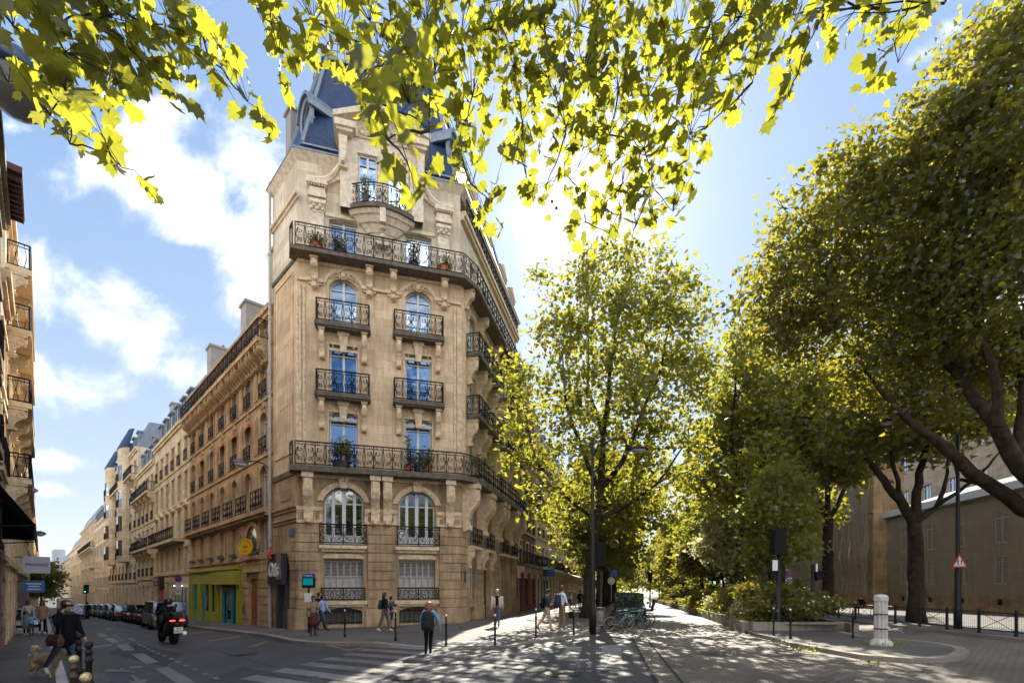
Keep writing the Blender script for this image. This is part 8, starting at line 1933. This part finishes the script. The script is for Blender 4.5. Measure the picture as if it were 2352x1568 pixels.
# woman reading, walker behind, mother and boy
pr=person('woman in beige cardigan and dark red skirt reading her phone by the bus stop',gp_(719,1460),(.5,-.85),1.62,cloth('beige_cardigan',(.3,.22,.14)),plain('dark_tights',(.02,.015,.015),.7),SHB,H_BK,head_pitch=28,armL=(25,6,85),armR=(25,6,85),jacket=cloth('beige_cardigan_outer',(.28,.2,.12)),skirt=cloth('dark_red_skirt',(.07,.015,.015)))
shoulder_bag('tan shoulder bag on the woman reading her phone',pr,cloth('tan_bag',(.25,.16,.08)),(.2,.1,.03),.34,.24)
person('walker in pale blue shirt and jeans passing behind the woman at the bus stop',gp_(741,1447),(.95,-.3),1.68,cloth('pale_blue_shirt',(.28,.38,.6)),JEAN,SHB,H_BK,SKD,legL=(-26,12),legR=(24,4),armL=(20,6,20),armR=(-18,6,15))
person('dark-haired pedestrian mostly hidden behind the woman at the bus stop',gp_(733,1444),(.95,-.3),1.78,BLKC,BLKC,SHB,H_BK,legL=(18,4),legR=(-18,12))
pr=person('dark-haired woman with green backpack and brown trousers walking past the facade',gp_(884,1449),(.97,-.1),1.7,BLKC,cloth('brown_trousers',(.13,.085,.075)),SHW,H_BK,SKN,legL=(16,8),legR=(-16,12),long_hair=.14,armL=(10,6,40),armR=(10,6,40)); backpack('dark green backpack of the woman walking past the facade',pr,cloth('green_nylon',(.01,.05,.02)),.3,.42)
person('boy in dark blue shirt and navy shorts walking beside the woman with green backpack',gp_(899,1444.5),(.97,-.15),1.5,cloth('dark_tee',(.03,.06,.1)),cloth('navy_shorts',(.015,.03,.1)),SHB,H_BK,SKN,sleeve='short',shorts=True,legL=(-6,6),legR=(10,4),armL=(35,8,30),armR=(40,8,25))
# woman crossing
pr=person('auburn-haired woman in denim jacket and black trousers crossing the road, back to viewer',gp_(985,1490)+Vector((0,0,RD)),(.05,1),1.64,cloth('light_denim',(.12,.27,.45)),BLKC,SHB,H_AU,legL=(-4,10,-2),legR=(6,6,-6),long_hair=.13,armL=(-6,10,8),armR=(8,24,12),jacket=cloth('light_denim_outer',(.12,.28,.47))); backpack('large black backpack of the woman crossing the road',pr,cloth('black_nylon',(.007,.008,.014)),.4,.58,.24,-.04)
pr=person('man with blond hair in open cream jacket and jeans walking towards the viewer',gp_(1142,1438),(-.08,-1),1.76,BLKC,cloth('blue_jeans',(.05,.09,.18)),plain('tan_shoe',(.16,.07,.03),.6),H_BL,legL=(14,6),legR=(-18,26),armL=(-10,10,14),armR=(12,10,14))
jm=person
def openjacket(pr,m):
    t,PV,rz=pr; j={}; 
    for s,sx in (('L',-1),('R',1)):
        b=MB(); p=PV['nb']; q=PV['pel']; X=sx
        loft(b,[[(X*.06,.1,z),(X*.13,.13*r_,z),(X*.205,.05,z),(X*.2,-.1*r_,z),(X*.02,-.15*r_,z),(X*.02,-.13*r_,z),(X*.17,-.08,z),(X*.175,.04,z),(X*.12,.1,z)] for z,r_ in ((q.z-.06,1.05),(q.z+.15,1.0),(p.z-.15,1.05),(p.z+.0,.55))]); 
        b.tube([PV['sh'+s],PV['el'+s],PV['wr'+s]],[.085,.062,.05],10); b.build('jacket_side',m,t,smooth=True)
openjacket(pr,cloth('cream_jacket',(.5,.42,.32))); backpack('dark backpack worn by the man in the cream jacket',pr,BLKC,.28,.4,.14)
pr=person('stocky man in dark green t-shirt, beige shorts and black cap walking right',gp_(1257,1450),(.98,.1),1.76,cloth('dark_green_tee',(.02,.045,.035)),cloth('beige_shorts',(.42,.3,.22)),plain('brown_boot',(.1,.04,.025),.7),H_BR,sleeve='short',shorts=True,legL=(-24,14),legR=(12,2),armL=(12,8,110),armR=(12,8,100),bulk=1.15,cap=BLK); backpack('black backpack of the man in the cap',pr,BLKC,.28,.44)
pr=person('tall man in white t-shirt and tan trousers standing by the kerb bollard',gp_(1291,1451),(.9,.35),1.88,cloth('white_tee',(.6,.62,.68)),cloth('tan_trousers',(.22,.13,.06)),SHW,H_BR,sleeve='short',legL=(-4,2),legR=(5,2),armL=(2,6,14),armR=(16,8,22)); backpack('navy backpack of the tall man in white t-shirt',pr,cloth('navy_nylon',(.01,.025,.07)),.32,.5,.24)
q=Matrix.Translation(pr[0].location)@Matrix.Rotation(pr[2],4,'Z')@pr[1]['haR']; o=thing('bag','dark cloth bag hanging from the hand of the tall man in white','bag',(q.x,q.y,q.z-.3),pr[2]); b=MB(); loft(b,[[(-.03,-w/2,z),(.03,-w/2,z),(.03,w/2,z),(-.03,w/2,z)] for z,w in ((-.08,.2),(.05,.24),(.2,.2))]); b.build('bag_body',BLKC,o); b=MB(); b.tube([(0,-.08,.19),(0,0,.3),(0,.08,.19)],.008,4); b.build('handle',BLKC,o)
up_=(BD.x,BD.y)
person('woman in white top and jeans walking away beyond the tall man, left of a pair',gp_(1309,1398),up_,1.68,cloth('white_blouse',(.6,.55,.48)),JEAN,SHB,H_BR,legL=(14,4),legR=(-16,18),long_hair=.2)
person('blond woman in grey top and tan trousers walking away, right of a pair',gp_(1319,1395),up_,1.68,cloth('grey_top',(.25,.28,.3)),cloth('tan_legs',(.4,.25,.15)),SHW,H_BL,legL=(-14,14),legR=(14,4),long_hair=.2)
pr=person('dark figure with a backpack walking away beside the leaning tree trunk',gp_(1332,1400),up_,1.76,BLKC,BLKC,SHB,H_BK,legL=(14,4),legR=(-14,14)); backpack('black backpack of the dark figure by the trunk',pr,BLKC)
person('woman in cream top half hidden behind the tall man',gp_(1277,1402),up_,1.7,cloth('cream_top',(.5,.42,.34)),BLKC,SHB,H_BR)
person('person in yellow walking behind the trunks near the parked cars',gp_(1372,1402),up_,1.7,cloth('yellow_top',(.6,.35,.03)),BLKC,SHB,H_BK)
q=lf(40,5.2); person('dark pedestrian walking in the road beside the parked cars',Vector((*q,gz(*q)+RD)),(LDIR.x,LDIR.y),1.75,BLKC,BLKC,SHB,H_BK,legL=(16,4),legR=(-16,14))
q=lf(27,1.2); person('passer-by in grey on the pavement behind the parked scooters',Vector((*q,gz(*q))),(-LDIR.x,-LDIR.y),1.72,cloth('grey_shirt',(.25,.23,.22)),BLKC,SHB,H_BR)
# scooter rider
sp_=G(386,1476,RD); SP=Vector((sp_.x,sp_.y,sp_.z)); SRZ=LA+.10
st=scooter('large black scooter ridden away from the viewer with lit red tail lights',SP.x,SP.y,SRZ,BLK,group=None,name='moving_scooter'); st.scale=(1.15,1.15,1.15)
for k_ in kids(st):
    if k_.name.startswith('tail_light'): bpy.data.objects.remove(k_)
for sy in (-1,1): m=MB(); m.ball((-.98,sy*.14,.84),.035,8,sz=.6,sy=2.6,sx=.8); m.build('tail_light',plain('lit_tail_light',(1,.03,.03),.4,emit=3),st)
m=MB(); m.box(-1.1,-1.08,-.13,.13,.42,.62); pl2=m.build('number_plate',PLT,st); txt('lettering','EW\n438 DZ',.08,pl2,(-1.105,0,.52),(math.pi/2,0,-math.pi/2),plain('plate_ink',(.02,.03,.1),.5),.002)
m=MB(); loft(m,[[(xx,-w,.93),(xx,-w*.8,.93+hh_),(xx,w*.8,.93+hh_),(xx,w,.93)] for xx,w,hh_ in ((-1.05,.15,.1),(-.85,.22,.2),(-.62,.2,.16))]); m.build('top_case',BLK,st)
fx=Vector((math.cos(SRZ),math.sin(SRZ),0))
person('scooter rider dressed in black with black helmet, seen from behind',SP+fx*(-.12)+Vector((0,0,-.02)),(fx.x,fx.y),1.8,BLKC,BLKC,SHB,None,legL=(70,62,6),legR=(70,62,6),armL=(48,22,22),armR=(48,22,22),lean=8,helmet=plain('black_helmet',(.015,.015,.017),.2),jacket=cloth('black_riding_jacket',(.006,.006,.007)),bulk=1.15,seated=True)
# person on the bench at the right
q=G(1980,1409); bt=thing('park_bench','slatted bench behind the fence on the right pavement','bench',tuple(q),math.atan2(-.3,-.95)+math.pi/2); 
for i in range(4): b=MB(); b.box(-.9,.9,-.2+i*.11,-.11+i*.11,.42,.46); b.build('seat_slat',WOOD,bt)
for i in range(3): b=MB(); b.box(-.9,.9,.24,.27,.55+i*.13,.64+i*.13); b.build('back_slat',WOOD,bt)
for sx in (-.75,.75): b=MB(); b.tube([(sx,-.18,0),(sx,-.16,.42),(sx,.22,.42),(sx,.26,.92)],.025,5); b.tube([(sx,.22,.42),(sx,.26,0)],.025,5); b.build('leg',IRON,bt)
person('person in dark clothes with white beard sitting on the bench behind the fence',Vector((q.x-.05,q.y-.02,q.z-.42)),(-.95,-.3),1.75,BLKC,BLKC,SHB,H_BK,legL=(82,86),legR=(82,86),armL=(8,20,60),over=dict(elR=(.3,-.3,1.3),wrR=(.36,-.55,1.28)),seated=True,lean=5)
# plane trees behind the viewer, reflected in the lower windows
for x,y,k_,l in ((-9,-9,1.0,'plane tree behind the viewer to the left, mirrored in the window panes'),(1,-14,1.15,'plane tree straight behind the viewer, mirrored in the window panes'),(11,-10,1.1,'plane tree behind the viewer to the right, mirrored in the window panes')):
    c=copy_tree(srcs[0],None,(x,y,gz(x,y)),x*.3); c['label']=l; c['group']='plane trees behind the viewer'; c.scale=(k_,k_,k_*.9)
